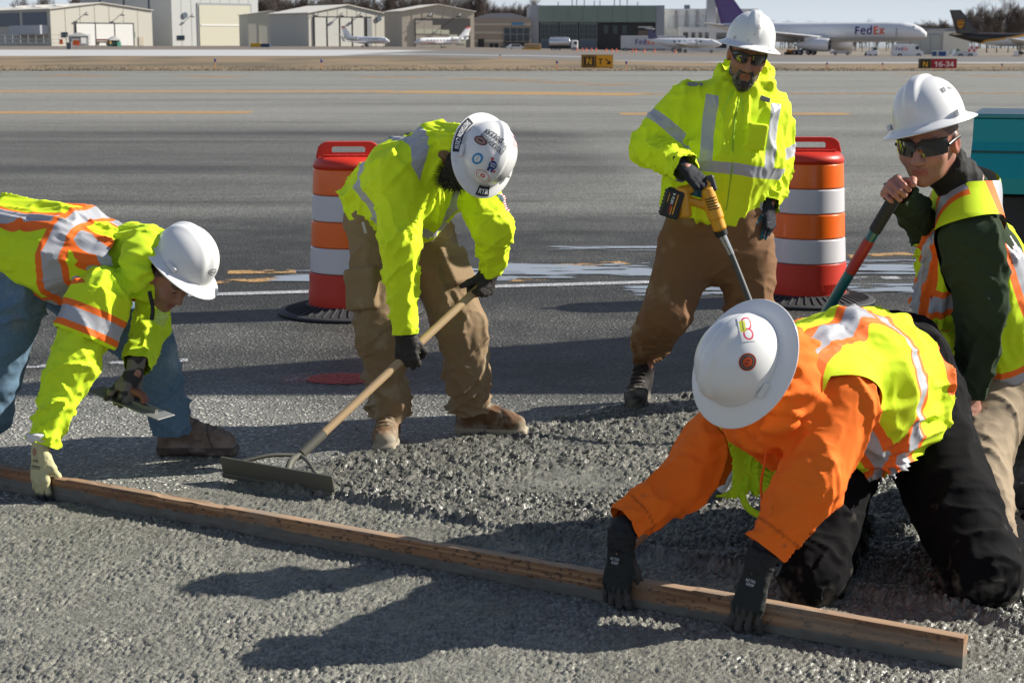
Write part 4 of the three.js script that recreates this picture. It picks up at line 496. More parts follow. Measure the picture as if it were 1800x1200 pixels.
// ---------------------------------------------------------------- airfield signs and edge lights
{
  const sign = (name, label, px0, px1, py0, py1, draw, w, h) => { const p = P(px0, py1, 128), W = (px1 - px0) / FPX * 128 * 1.01, H = (py1 - py0) / FPX * 128, o = thing(name, label, 'airfield sign', p.clone().setY(0), 0); part(o, 'cabinet', box(W, H, 0.25, W / 2, p.y + H / 2, -0.14, 0.02), mat(0.05, 0.05, 0.05, 0.6)); textOn(o, 'face', W - 0.05, H - 0.06, W / 2, p.y + H / 2, 0.0, [w, h, draw]); for (const x of [0.2, 0.5, 0.8]) part(o, 'leg', rod(V(W * x, -0.05, -0.14), V(W * x, p.y, -0.14), 0.04, 0.04, 8), BM.steel); };
  sign('taxiway_sign', 'black and yellow taxiway sign reading N T with an arrow', 1022, 1076.5, 96.5, 119, (c) => { c.fillStyle = '#e0a010'; c.fillRect(0, 0, 512, 216); c.fillStyle = '#191713'; c.fillRect(8, 8, 226, 200); c.fillStyle = '#d89b12'; c.fillRect(26, 26, 190, 164); c.fillStyle = '#191713'; c.fillRect(33, 33, 176, 150); c.fillStyle = '#e8b020'; c.font = 'bold 150px sans-serif'; c.textAlign = 'center'; c.textBaseline = 'middle'; c.fillText('N', 121, 112); c.fillStyle = '#211a0c'; c.font = 'bold 140px sans-serif'; c.fillText('T', 310, 112); c.lineWidth = 20; c.strokeStyle = '#211a0c'; c.beginPath(); c.moveTo(390, 64); c.lineTo(458, 140); c.stroke(); c.beginPath(); c.moveTo(480, 165); c.lineTo(400, 160); c.lineTo(474, 88); c.fill(); c.fillStyle = '#111'; c.fillRect(240, 0, 5, 216); }, 512, 216);
  sign('runway_sign', 'red runway sign reading 16-34 with a black N panel', 1616, 1681, 103.5, 122, (c) => { c.fillStyle = '#a8122a'; c.fillRect(0, 0, 640, 190); c.fillStyle = '#5a4a2a'; c.fillRect(0, 0, 206, 190); c.fillStyle = '#1d1a14'; c.fillRect(22, 14, 160, 162); c.fillStyle = '#e8b020'; c.font = 'bold 140px sans-serif'; c.textAlign = 'center'; c.textBaseline = 'middle'; c.fillText('N', 102, 98); c.fillStyle = '#f2e4e2'; c.font = 'bold 138px sans-serif'; c.fillText('16-34', 424, 98, 370); }, 640, 190);
  const blue = mat(0.02, 0.03, 0.25, 0.2), stake = mat(0.7, 0.25, 0.06, 0.7); let first; const where = ['at the far left edge of the picture', 'straight below the tall grey hangar', 'below the hangar with folding doors', 'just left of the black and yellow sign', 'just right of the black and yellow sign', 'left of two beside the red runway sign', 'right of two beside the red runway sign', 'near the right edge beyond the red sign', 'small and far, below the white parked car'];
  [[-6, 122, 104], [378, 123.5, 103], [565, 124, 104], [979, 124, 107], [1101, 124, 107.5], [1454, 121, 110], [1552, 121, 110.5], [1762, 122, 112], [879, 101, 96]].forEach(([px, y1, y0], i) => { const p = P(px, y1, 122), h = (y1 - y0) / FPX * 122; let o; if (!first) { o = first = thing('taxiway_light', 'blue taxiway edge light on a thin orange stake in the dry verge', 'light', p, 0, 'blue taxiway edge lights along the verge'); part(o, 'stake', rod(V(0, -0.3, 0), V(0, 0.58, 0), 0.025, 0.025, 8), stake); part(o, 'cap', new THREE.CylinderGeometry(0.075, 0.06, 0.17, 12).translate(0, 0.66, 0), blue); part(o, 'dome', new THREE.SphereGeometry(0.07, 12, 8).translate(0, 0.76, 0), blue); } else { o = first.clone(); o.name = numbered('taxiway_light'); o.position.copy(p); scene.add(o); } o.scale.y = h / 0.83; o.userData.label = 'blue taxiway edge light on a thin stake ' + where[i]; });
}
// ---------------------------------------------------------------- people: shared builders
const LIME = [0.72, 0.92, 0.012], SILVER = mat(0.42, 0.43, 0.46, 0.42), ORANGE_TAPE = mat(0.98, 0.17, 0.012, 0.75);
const dirt = (x, y, z, base, soil, amount, size = 0.12) => mixc(base, soil, clamp((fbm(x / size, y / size, z / size, 4) - 0.5) * 3.2 + amount, 0, 1));
function frame(o, up, across) { const y = up.clone().normalize(), x = across.clone().addScaledVector(y, -across.dot(y)).normalize(); return { o, x, y, z: x.clone().cross(y) }; }
const loc = (fr, x, y, z) => { const a = x - fr.o.x, b = y - fr.o.y, c = z - fr.o.z; return [a * fr.x.x + b * fr.x.y + c * fr.x.z, a * fr.y.x + b * fr.y.y + c * fr.y.z, a * fr.z.x + b * fr.z.y + c * fr.z.z]; };
const pt = (fr, x, y, z) => fr.o.clone().addScaledVector(fr.x, x).addScaledVector(fr.y, y).addScaledVector(fr.z, z);
function headFrame(c, face, up) { const z = face.clone().normalize(), y = up.clone().addScaledVector(z, -up.dot(z)).normalize(); return { o: c, x: y.clone().cross(z), y, z }; }

function headPrims(fr, neck, s = 0.93) {
  const p = (x, y, z) => pt(fr, x * s, y * s, z * s), E = (x, y, z, a, b, c, k = 0.03, cut) => ({ ...ellipsoid(fr, p(x, y, z), [a * s, b * s, c * s]), k: k * s, cut });
  const l = (a, b, r, k, cut) => limb(p(...a), p(...b), r.map((q) => q * s), { k: k * s, cut });
  return [
    E(0, 0.035, -0.015, 0.077, 0.1, 0.098), E(0, -0.025, 0.03, 0.06, 0.075, 0.062, 0.03), E(0, -0.07, 0.035, 0.05, 0.042, 0.05, 0.03), E(0, -0.096, 0.068, 0.02, 0.018, 0.018, 0.025),
    l([-0.03, 0.026, 0.078], [0.03, 0.026, 0.078], [0.012, 0.012], 0.02), E(0.044, -0.024, 0.062, 0.022, 0.02, 0.02, 0.03), E(-0.044, -0.024, 0.062, 0.022, 0.02, 0.02, 0.03),
    E(0.031, 0.004, 0.096, 0.016, 0.011, 0.014, 0.012, true), E(-0.031, 0.004, 0.096, 0.016, 0.011, 0.014, 0.012, true),
    l([0, 0.012, 0.088], [0, -0.03, 0.108], [0.009, 0.0135], 0.012), E(0.013, -0.034, 0.097, 0.0095, 0.008, 0.01, 0.008), E(-0.013, -0.034, 0.097, 0.0095, 0.008, 0.01, 0.008),
    l([-0.02, -0.06, 0.084], [0, -0.057, 0.093], [0.0055, 0.0065], 0.008), l([0.02, -0.06, 0.084], [0, -0.057, 0.093], [0.0055, 0.0065], 0.008), l([-0.016, -0.07, 0.085], [0.016, -0.07, 0.085], [0.0065, 0.0065], 0.008),
    l([-0.022, -0.0645, 0.093], [0.022, -0.0645, 0.093], [0.002, 0.002], 0.004, true),
    E(0.078, -0.005, -0.008, 0.011, 0.033, 0.02, 0.012), E(-0.078, -0.005, -0.008, 0.011, 0.033, 0.02, 0.012), E(0.088, -0.003, -0.002, 0.006, 0.02, 0.011, 0.006, true), E(-0.088, -0.003, -0.002, 0.006, 0.02, 0.011, 0.006, true),
    limb(p(0, -0.05, -0.025), neck, [0.056 * s, 0.066 * s], { k: 0.03 }),
  ];
}
function ellipsoid(fr, c, r) {
  return { k: 0.02, f(x, y, z) {
    const a = x - c.x, b = y - c.y, e = z - c.z, u = (a * fr.x.x + b * fr.x.y + e * fr.x.z) / r[0], v = (a * fr.y.x + b * fr.y.y + e * fr.y.z) / r[1], w = (a * fr.z.x + b * fr.z.y + e * fr.z.z) / r[2];
    const k0 = Math.sqrt(u * u + v * v + w * w), k1 = Math.sqrt((u / r[0]) ** 2 + (v / r[1]) ** 2 + (w / r[2]) ** 2); return k1 > 1e-9 ? k0 * (k0 - 1) / k1 : -Math.min(...r);
  } };
}
function headMesh(fr, neck, skin, o = {}) {             // skin: base colour; stubble and hair are its own colours
  const s = fr.s ?? 1, f = field(headPrims(fr, neck, s)), [lo, hi] = bounds([fr.o, neck], 0.17);
  return paint(solid(f, lo, hi, 0.0036), (x, y, z) => {
    const [a, b, c] = loc(fr, x, y, z).map((q) => q / s); let col = skin;
    col = mixc(col, [skin[0] * 1.05, skin[1] * 0.78, skin[2] * 0.72], 0.5 * sstep(0.5, 0.75, noise3(a * 30 + 5, b * 30, c * 30)));
    if (c > 0.05 && Math.abs(b + 0.064) < 0.014 && Math.abs(a) < 0.025) col = mixc(col, [skin[0] * 0.8, skin[1] * 0.5, skin[2] * 0.5], sstep(0.014, 0.008, Math.abs(b + 0.064)) * 0.9);
    if (Math.abs(a) > 0.07 && c < 0.03 && Math.abs(b) < 0.05) col = [skin[0] * 1.1, skin[1] * 0.8, skin[2] * 0.75];
    const jaw = sstep(-0.03, -0.055, b - 0.35 * Math.max(0, 0.06 - c)) * (1 - sstep(0.012, 0.006, Math.abs(b + 0.064) + (Math.abs(a) > 0.022 ? 1 : 0)));
    col = mixc(col, o.stubbleColor ?? [0.08, 0.06, 0.05], jaw * (o.stubble ?? 0.25) * (0.7 + 0.6 * noise3(a * 300, b * 300, c * 300)));
    if (c > 0.06 && b > 0.02 && b < 0.036 && Math.abs(a) > 0.012 && Math.abs(a) < 0.05) col = mixc(col, [0.03, 0.02, 0.015], 0.75);
    const hair = sstep(0.01, 0.025, b - 0.9 * Math.max(0, c - 0.01)) * (c < 0.07 ? 1 : 0); col = mixc(col, o.hair ?? [0.03, 0.025, 0.02], hair * 0.85);
    return col;
  });
}
// hard hat with a full brim: one double-walled shell; D(az, th) is a point of its dome
function hardHat(root, fr, o = {}) {
  const rx = o.rx ?? 0.113, rz = o.rz ?? 0.136, ry = o.ry ?? 0.132, brim = o.brim ?? 0.045, NA = 96;
  const D = (az, th, lift = 0) => {
    const st = Math.pow(Math.sin(th), 0.86), ct = Math.pow(Math.max(0, Math.cos(th)), 0.92), x = rx * st * Math.sin(az), z = rz * st * Math.cos(az), y = ry * ct;
    const fade = sstep(1.5, 1.0, th), rib = o.ribs === 3 ? 0.006 * Math.exp(-((x / 0.016) ** 2)) + 0.003 * Math.exp(-(((Math.abs(x) - 0.045) / 0.012) ** 2)) : 0.009 * (1 - sstep(0.012, 0.03, Math.abs(x)));
    const q = 1 + (rib * fade + lift) / 0.12; return V(x * q, y * q, z * q);
  };
  const rows = [];
  for (let i = 0; i <= 22; i++) rows.push((az) => D(az, 0.001 + (Math.PI / 2 - 0.001) * i / 22));
  const out = (az, t, dy) => { const f = Math.cos(az), w = brim * (1 + 0.28 * Math.max(0, f) ** 2 + 0.1 * Math.max(0, -f) ** 2), x = (rx + w * t) * Math.sin(az), z = (rz + w * t) * Math.cos(az); return V(x, -0.004 - 0.017 * Math.pow(t, 1.4) * (o.droop ?? 1) + (t < 0.08 ? 0.004 : 0) + dy, z); };
  for (const t of [0.06, 0.15, 0.35, 0.6, 0.85, 0.97]) rows.push((az) => out(az, t, 0));
  rows.push((az) => out(az, 1, -0.0015)); rows.push((az) => out(az, 0.985, -0.004));
  for (const t of [0.85, 0.5, 0.1]) rows.push((az) => out(az, t, -0.0042));
  for (let i = 10; i >= 1; i--) rows.push((az) => D(az, 0.02 + (Math.PI / 2 - 0.03) * i / 10, -0.006).multiplyScalar(0.985));
  const pos = [], idx = [];
  rows.forEach((r, j) => { for (let i = 0; i < NA; i++) { const q = r(i / NA * 2 * Math.PI); pos.push(q.x, q.y, q.z); if (j < rows.length - 1) { const a = j * NA + i, b = j * NA + (i + 1) % NA; idx.push(a, a + NA, b, b, a + NA, b + NA); } } });
  const g = new THREE.BufferGeometry(); g.setAttribute('position', new THREE.Float32BufferAttribute(pos, 3)); g.setIndex(idx); g.computeVertexNormals();
  const white = o.color ?? [0.8, 0.8, 0.79], m4 = basis(fr.x, fr.y, fr.z, fr.o);
  paint(g, (x, y, z) => mixc(dirt(x + (o.seed ?? 0), y, z, white, [0.42, 0.36, 0.27], (o.dirt ?? -0.75), 0.07), [0.13, 0.12, 0.11], (o.scuff ?? 0) * sstep(0.73, 0.78, fbm(x / 0.02 + 3, y / 0.012, z / 0.02, 3))));
  const hat = part(root, 'hard_hat', g.applyMatrix4(m4).translate(-root.position.x, -root.position.y, -root.position.z), vmat(0.3, { clearcoat: 0.35, clearcoatRoughness: 0.18 }), o.label);
  for (const s of [-1, 1]) for (const zz of o.clips === false ? [] : [0.25]) {   // moulded slots at the sides
    const c = new RoundedBoxGeometry(0.012, 0.02, 0.05, 2, 0.004); c.translate(s * (rx + 0.004), 0.008, zz * rz); part(hat, 'accessory_slot', c.applyMatrix4(m4).translate(-root.position.x, -root.position.y, -root.position.z), mat(0.76, 0.76, 0.75, 0.35));
  }
  const edge = []; for (let i = 0; i < 40; i++) edge.push(V((rx - 0.012) * Math.sin(i / 40 * 6.2832), -0.01, (rz - 0.012) * Math.cos(i / 40 * 6.2832)).applyMatrix4(m4).sub(root.position));
  part(hat, 'suspension_band', new THREE.TubeGeometry(new THREE.CatmullRomCurve3(edge, true), 60, 0.006, 6, true), mat(0.05, 0.05, 0.055, 0.8));
  hat.userData.sticker = undefined; delete hat.userData.sticker;
  const sticker = (name, az, th, w, h, rot, material, disc) => {     // a printed sticker on the dome
    const c = D(az, th), e = D(az + 0.01, th).sub(c).normalize(), d2 = D(az, th - 0.01).sub(c).normalize(), r = e.clone().multiplyScalar(Math.cos(rot)).addScaledVector(d2, Math.sin(rot)), u = d2.clone().multiplyScalar(Math.cos(rot)).addScaledVector(e, -Math.sin(rot)), n = e.clone().cross(d2), p = [], uv = [], ix = [], N = 12;
    const put = (a, b) => { const q = c.clone().addScaledVector(r, a * w).addScaledVector(u, b * h), A = Math.atan2(q.x / rx, q.z / rz), rr = Math.hypot(q.x / rx, q.z / rz), k = Math.pow(rr, 1 / 0.86), T = Math.atan2(k, Math.pow(Math.max(0, q.y) / ry, 1 / 0.92)), s = D(A, Math.min(T, 1.57), 0.0012).applyMatrix4(m4).sub(root.position); p.push(s.x, s.y, s.z); uv.push(a + 0.5, b + 0.5); };
    if (disc) { put(0, 0); for (let j = 1; j <= 4; j++) for (let i = 0; i < 24; i++) { put(Math.cos(i / 24 * 6.2832) * j / 8, Math.sin(i / 24 * 6.2832) * j / 8); const a = 1 + (j - 1) * 24 + i, b = 1 + (j - 1) * 24 + (i + 1) % 24; if (j === 1) ix.push(0, a, b); else ix.push(a - 24, a, b, a - 24, b, b - 24); } }
    else for (let j = 0; j <= N; j++) for (let i = 0; i <= N; i++) { put(i / N - 0.5, j / N - 0.5); if (i < N && j < N) { const a = j * (N + 1) + i; ix.push(a, a + 1, a + N + 2, a, a + N + 2, a + N + 1); } }
    const q = new THREE.BufferGeometry(); q.setAttribute('position', new THREE.Float32BufferAttribute(p, 3)); q.setAttribute('uv', new THREE.Float32BufferAttribute(uv, 2)); q.setIndex(ix); q.computeVertexNormals();
    return part(hat, name, q, material);
  };
  const brimSticker = (name, az0, az1, t0, t1, material) => { const p = [], uv = [], ix = [], N = 16; for (let j = 0; j <= 3; j++) for (let i = 0; i <= N; i++) { const q = out(az0 + (az1 - az0) * i / N, t0 + (t1 - t0) * j / 3, 0.0012).applyMatrix4(m4).sub(root.position); p.push(q.x, q.y, q.z); uv.push(i / N, 1 - j / 3); if (i < N && j < 3) { const a = j * (N + 1) + i; ix.push(a, a + N + 1, a + 1, a + 1, a + N + 1, a + N + 2); } } const q = new THREE.BufferGeometry(); q.setAttribute('position', new THREE.Float32BufferAttribute(p, 3)); q.setAttribute('uv', new THREE.Float32BufferAttribute(uv, 2)); q.setIndex(ix); q.computeVertexNormals(); return part(hat, name, q, material); };
  return { hat, sticker, brimSticker };
}
function printed(w, h, draw, alpha) {                   // flat print; alpha: a second drawing in white on black that cuts it out
  const m = new THREE.MeshPhysicalMaterial({ map: canvasTex(w, h, draw), roughness: 0.5, side: THREE.DoubleSide });
  if (alpha) { m.alphaMap = canvasTex(w, h, (g) => { g.fillStyle = '#000'; g.fillRect(0, 0, w, h); alpha(g, w, h); }); m.alphaMap.colorSpace = THREE.NoColorSpace; m.transparent = true; }
  return m;
}
const inkPrint = (w, h, color, draw) => printed(w, h, (g) => { g.fillStyle = color; g.fillRect(0, 0, w, h); }, (g) => { g.fillStyle = g.strokeStyle = '#fff'; g.textAlign = 'center'; g.textBaseline = 'middle'; draw(g); });

const FIST = { f: [[62, 82, 55], [66, 84, 55], [68, 84, 55], [72, 84, 55]], t: [[0.25, 0.75, -0.6], [-0.55, 0.55, -0.6]] };
function handPrims(w, Yd, Zd, side, pose, s = 1) {
  const Y = Yd.clone().normalize(), Z = Zd.clone().addScaledVector(Y, -Zd.dot(Y)).normalize(), X = Y.clone().cross(Z).multiplyScalar(side === 'R' ? -1 : 1);
  const fr = { o: w, x: X, y: Y, z: Z }, T = (x, y, z) => pt(fr, x * s, y * s, z * s), out = [], pts = [w.clone()];
  const L = (a, b, r, k) => { out.push(limb(a, b, r.map((q) => q * s), { k: k * s })); pts.push(a, b); };
  const base = [[0.031, 0.092, 0], [0.0105, 0.098, 0.002], [-0.0105, 0.094, 0.001], [-0.031, 0.085, -0.002]], len = [[0.043, 0.026, 0.022], [0.047, 0.03, 0.023], [0.043, 0.028, 0.022], [0.034, 0.021, 0.019]], rad = [0.0105, 0.0108, 0.0102, 0.0092];
  out.push(limb(T(0, -0.06, 0), T(0, 0.012, 0), [[0.033 * s, 0.027 * s], [0.031 * s, 0.021 * s]], { u: X, k: 0.012 }));
  base.forEach((b, i) => L(T(b[0] * 0.6, 0.008, -0.002), T(...b), [0.0155, 0.0135], 0.014));
  L(T(0.018, 0.02, -0.01), T(0.042, 0.052, -0.016), [0.018, 0.0145], 0.014);
  base.forEach((b, i) => {
    let q = T(...b), th = 0; const sp = (pose.splay ?? 0.0) * (1.5 - i);
    for (let j = 0; j < 3; j++) {
      th += pose.f[i][j] * Math.PI / 180;
      const d = Y.clone().multiplyScalar(Math.cos(th)).addScaledVector(Z, -Math.sin(th)).addScaledVector(X, sp).normalize(), e = q.clone().addScaledVector(d, len[i][j] * s), r = rad[i] * (1 - 0.09 * j);
      L(q, e, [r, r * 0.9], j ? 0.004 : 0.007); q = e;
    }
  });
  let q = T(0.042, 0.052, -0.016);
  pose.t.forEach((v, j) => { const d = X.clone().multiplyScalar(v[0]).addScaledVector(Y, v[1]).addScaledVector(Z, v[2]).normalize(), e = q.clone().addScaledVector(d, (j ? 0.03 : 0.036) * s); L(q, e, [0.0125 - 0.001 * j, 0.0115 - 0.0015 * j], 0.006); q = e; });
  return { prims: out, fr, pts };
}
function handMesh(H, h = 0.0034, wrinkle = 0.0012) {
  const f0 = field(H.prims), f = (x, y, z) => { const d = f0(x, y, z); return wrinkle && Math.abs(d) < 0.02 ? d - wrinkle * (noise3(x / 0.009, y / 0.009, z / 0.009) - 0.5) * 2 : d; }, [lo, hi] = bounds(H.pts, 0.05);
  return { geo: solid(f, lo, hi, h), f };
}
// work boot: o = point on the ground under the ankle, Z = toe direction, Y = up; s = size
function bootPrims(o, Zd, Yd, s = 1, shaft = 0.2, lean = [0, 0]) {
  const Y = Yd.clone().normalize(), Z = Zd.clone().addScaledVector(Y, -Zd.dot(Y)).normalize(), X = Y.clone().cross(Z), fr = { o, x: X, y: Y, z: Z }, T = (x, y, z) => pt(fr, x * s, y * s, z * s), m = (x, y, z) => basis(X, Y, Z, T(x, y, z));
  const fold = [{ a: 0.006, l: 0.03, c: 1.3, s: o.x * 3, p: (t) => 0.5 + 0.5 * t }];
  return { fr, s, prims: [
    rbox(m(0.003, 0.018, 0.125), [0.05 * s, 0.018 * s, 0.085 * s], 0.016 * s, { k: 0.012 }), rbox(m(0, 0.02, -0.025), [0.041 * s, 0.02 * s, 0.06 * s], 0.016 * s, { k: 0.012 }), rbox(m(0, 0.024, 0.05), [0.042 * s, 0.014 * s, 0.09 * s], 0.012 * s, { k: 0.012 }),
    limb(T(0.002, 0.055, 0.125), T(0.004, 0.05, 0.165), [[0.048 * s, 0.04 * s], [0.044 * s, 0.036 * s]], { u: X, k: 0.014 }),
    limb(T(0, 0.1, 0.0), T(0.002, 0.068, 0.12), [[0.044 * s, 0.05 * s], [0.046 * s, 0.036 * s]], { u: X, k: 0.03, fold }),
    limb(T(0, 0.05, -0.045), T(0, 0.1, -0.035), [[0.04 * s, 0.042 * s], [0.044 * s, 0.046 * s]], { u: X, k: 0.03 }),
    limb(T(0, 0.1, -0.02), T(lean[0], shaft, -0.03 + lean[1]), [[0.047 * s, 0.056 * s], [0.052 * s, 0.062 * s]], { u: X, k: 0.03, fold }),
  ] };
}
function boot(root, B, upper, sole, soil, shaft = 0.2, label) {
  const f = field(B.prims), fr = B.fr, [lo, hi] = bounds([pt(fr, 0.06, 0, 0.24), pt(fr, -0.06, 0, -0.11), pt(fr, 0, shaft + 0.07, 0), pt(fr, 0, shaft + 0.07, -0.05)], 0.05);
  const g = paint(solid(f, lo, hi, 0.0052), (x, y, z) => { const q = loc(fr, x, y, z); let c = dirt(x, y, z, upper, soil, 0.1 + 0.5 * sstep(0.12, 0.02, q[1]), 0.05); if (Math.abs(q[2] - 0.135 + 0.3 * (q[1] - 0.06)) < 0.0035) c = c.map((v) => v * 0.45); return c; });
  const [so, up] = split(g, (x, y, z) => 0.034 * B.s - loc(fr, x, y, z)[1]);
  const b = worldPart(root, 'boot', up, vmat(0.85), label);
  paint(so, (x, y, z) => dirt(x, y, z, sole, soil, 0.25, 0.04)); worldPart(root, 'x', so, vmat(0.9)); const sm = root.children.pop(); sm.name = 'sole'; sm.parent = null; b.add(sm);
  return b;
}
function bootLaces(bt, root, B, color, n = 5) {
  const f = field(B.prims), fr = B.fr, list = [];
  for (let i = 0; i < n; i++) { const t = i / (n - 1), pts = []; for (let j = -3; j <= 3; j++) { const q = pt(fr, j * 0.011 * B.s, (0.19 - 0.095 * t) * B.s, (0.045 + 0.075 * t) * B.s), n0 = fr.z.clone().addScaledVector(fr.y, 0.8).normalize(); q.addScaledVector(n0, 0.06); for (let k = 0; k < 40; k++) { const d = f(q.x, q.y, q.z); if (d < 0.002) break; q.addScaledVector(n0, -Math.max(0.001, d * 0.6)); } pts.push(q.sub(root.position)); } list.push(tube(pts, 0.0028, 12, 5)); }
  part(bt, 'laces', merge(list), mat(...color, 0.8));
}
// sunglasses: a wrap of two lenses with temples
function glasses(root, fr, o) {
  const s = fr.s ?? 1, lens = (g, sgn, a0, a1) => { const pos = [], ix = [], N = 14, M = 6, R = 0.083; for (let k = 0; k < 2; k++) for (let j = 0; j <= M; j++) for (let i = 0; i <= N; i++) { const a = a0 + (a1 - a0) * i / N, t = i / N, hgt = o.h(t), y = o.y + o.tilt * t + hgt * (j / M - 0.5) + (o.arch ? o.arch * t * t : 0), rr = R + 0.004 * Math.cos((j / M - 0.5) * 2.2) - k * 0.0022; const q = pt(fr, sgn * rr * Math.sin(a) * s, y * s, (0.018 + rr * Math.cos(a)) * s); pos.push(q.x, q.y, q.z); if (i < N && j < M) { const b = k * (N + 1) * (M + 1) + j * (N + 1) + i; ix.push(b, b + 1, b + N + 2, b, b + N + 2, b + N + 1); } } const q = new THREE.BufferGeometry(); q.setAttribute('position', new THREE.Float32BufferAttribute(pos, 3)); q.setIndex(ix); q.computeVertexNormals(); return q; };
  const dark = mat(0.008, 0.008, 0.009, 0.08, 0, { clearcoat: 1, side: THREE.DoubleSide }), fm = mat(0.012, 0.012, 0.013, 0.35);
  const top = []; for (let i = -10; i <= 10; i++) { const a = i / 10 * o.a1, t = Math.abs(i / 10); top.push(pt(fr, 0.086 * Math.sin(a) * s, (o.y + o.tilt * t + (o.arch ? o.arch * t * t : 0) + o.h(t) * 0.5) * s, (0.018 + 0.086 * Math.cos(a)) * s).sub(root.position)); }
  const w = part(root, 'sunglasses', tube(top, 0.0035, 40, 6), fm);
  for (const sg of [-1, 1]) {
    const g = lens(null, sg, o.a0, o.a1); g.translate(-root.position.x, -root.position.y, -root.position.z); part(w, 'lens', g, dark);
    const t = o.y + o.tilt; part(w, 'temple', tube([pt(fr, sg * 0.086 * Math.sin(o.a1) * s, t * s, (0.018 + 0.086 * Math.cos(o.a1)) * s), pt(fr, sg * 0.0815 * s, (t + 0.004) * s, 0.02 * s), pt(fr, sg * 0.083 * s, 0.012 * s, -0.02 * s)].map((q) => q.sub(root.position)), o.temple ?? 0.004, 14, 6), fm);
  }
  return w;
}
function garment(prims, pts, h, pad = 0.33) { const f = field(prims), [lo, hi] = bounds(pts, pad); return { f, geo: solid(f, lo, hi, h) }; }
function pieces(root, parent, geo, cuts) {              // cut tapes out of a cloth one after the other; returns what is left
  for (const [name, fn, m, col] of cuts) { const [a, b] = split(geo, fn); geo = b; if (a.index.count) for (const c of islands(a)) { if (col) paint(c, col); c.translate(-root.position.x, -root.position.y, -root.position.z); const o = new THREE.Mesh(c, m); o.name = name; o.castShadow = o.receiveShadow = true; parent.push(o); } }
  return geo;
}
function islands(geo, least = 60) {                     // separate pieces of a mesh; crumbs go with the largest
  const N = geo.attributes.position.count, up = new Int32Array(N).map((_, i) => i), I = geo.index.array, find = (a) => { while (up[a] !== a) { up[a] = up[up[a]]; a = up[a]; } return a; };
  for (let i = 0; i < I.length; i += 3) { const a = find(I[i]); up[find(I[i + 1])] = a; up[find(I[i + 2])] = a; }
  const by = new Map(); for (let i = 0; i < I.length; i += 3) { const r = find(I[i]); if (!by.has(r)) by.set(r, []); by.get(r).push(I[i], I[i + 1], I[i + 2]); }
  const all = [...by.values()].sort((a, b) => b.length - a.length), keep = all.filter((q, i) => !i || q.length >= least * 3), names = Object.keys(geo.attributes);
  return keep.map((ix) => { const map = new Map(), arr = names.map(() => []), ni = ix.map((v) => { let m = map.get(v); if (m === undefined) { m = map.size; map.set(v, m); names.forEach((k, q) => { const s = geo.attributes[k].array; arr[q].push(s[v * 3], s[v * 3 + 1], s[v * 3 + 2]); }); } return m; }); const r = new THREE.BufferGeometry(); names.forEach((k, q) => r.setAttribute(k, new THREE.Float32BufferAttribute(arr[q], 3))); r.setIndex(ni); return r; });
}
function cutCuff(g, w, e, arms, body, past = 0.008) {   // ends a sleeve just past the wrist
  const a = w.clone().sub(e).normalize();
  return split(g, (x, y, z) => { const t = (x - w.x) * a.x + (y - w.y) * a.y + (z - w.z) * a.z, r = Math.hypot(x - w.x, y - w.y, z - w.z); return r < 0.12 && rawMin(arms, x, y, z) < rawMin(body, x, y, z) ? past - t : 0.1; })[0];
}
function innerBody(segs) {                              // the body under the clothes, one continuous surface
  const pts = [], prims = segs.map(([a, b, r, u]) => { pts.push(a, b); return limb(a, b, r, { u, k: 0.04 }); }); return solid(field(prims), ...bounds(pts, 0.14), 0.018);
}
const rodGrip = (p, Y, Z, s = 1.1, y = 0.082, z = 0.03) => { const a = Y.clone().normalize(), b = Z.clone().addScaledVector(a, -Z.dot(a)).normalize(); return p.clone().addScaledVector(a, -y * s).addScaledVector(b, z * s); };
const bandOn = (a, b, t0, w, arm) => { const ax = b.clone().sub(a), Ln = ax.length(); ax.normalize(); return (x, y, z) => Math.min(w - Math.abs((x - a.x) * ax.x + (y - a.y) * ax.y + (z - a.z) * ax.z - t0 * Ln), arm(x, y, z)); };
function cloth(root, name, geo, m, kids, label) { const o = worldPart(root, name, geo, m, label); for (const k of kids) o.add(k); return o; }
const DARKCLOTH = vmat(0.92, { specularIntensity: 0.35, side: THREE.DoubleSide });
const FABRIC = vmat(0.88, { sheen: 0.25, sheenRoughness: 0.6, side: THREE.DoubleSide });
// a sleeveless vest ends at the armhole: a plane across the shoulder that only cuts where the sleeve is
const armhole = (s, e, arm, across, mix, reach) => { const n = e.clone().sub(s).normalize().multiplyScalar(mix).addScaledVector(across, 1 - mix).normalize(); return (x, y, z) => Math.max(reach - ((x - s.x) * n.x + (y - s.y) * n.y + (z - s.z) * n.z), Math.max(arm.f(x, y, z, false) - 0.02, 0.25 - Math.hypot(x - s.x, y - s.y, z - s.z) < 0 ? arm.f(x, y, z, false) - 0.004 : -1)); };
const rawMin = (prims, x, y, z) => { let d = 1e3; for (const p of prims) d = Math.min(d, p.f(x, y, z, false)); return d; };
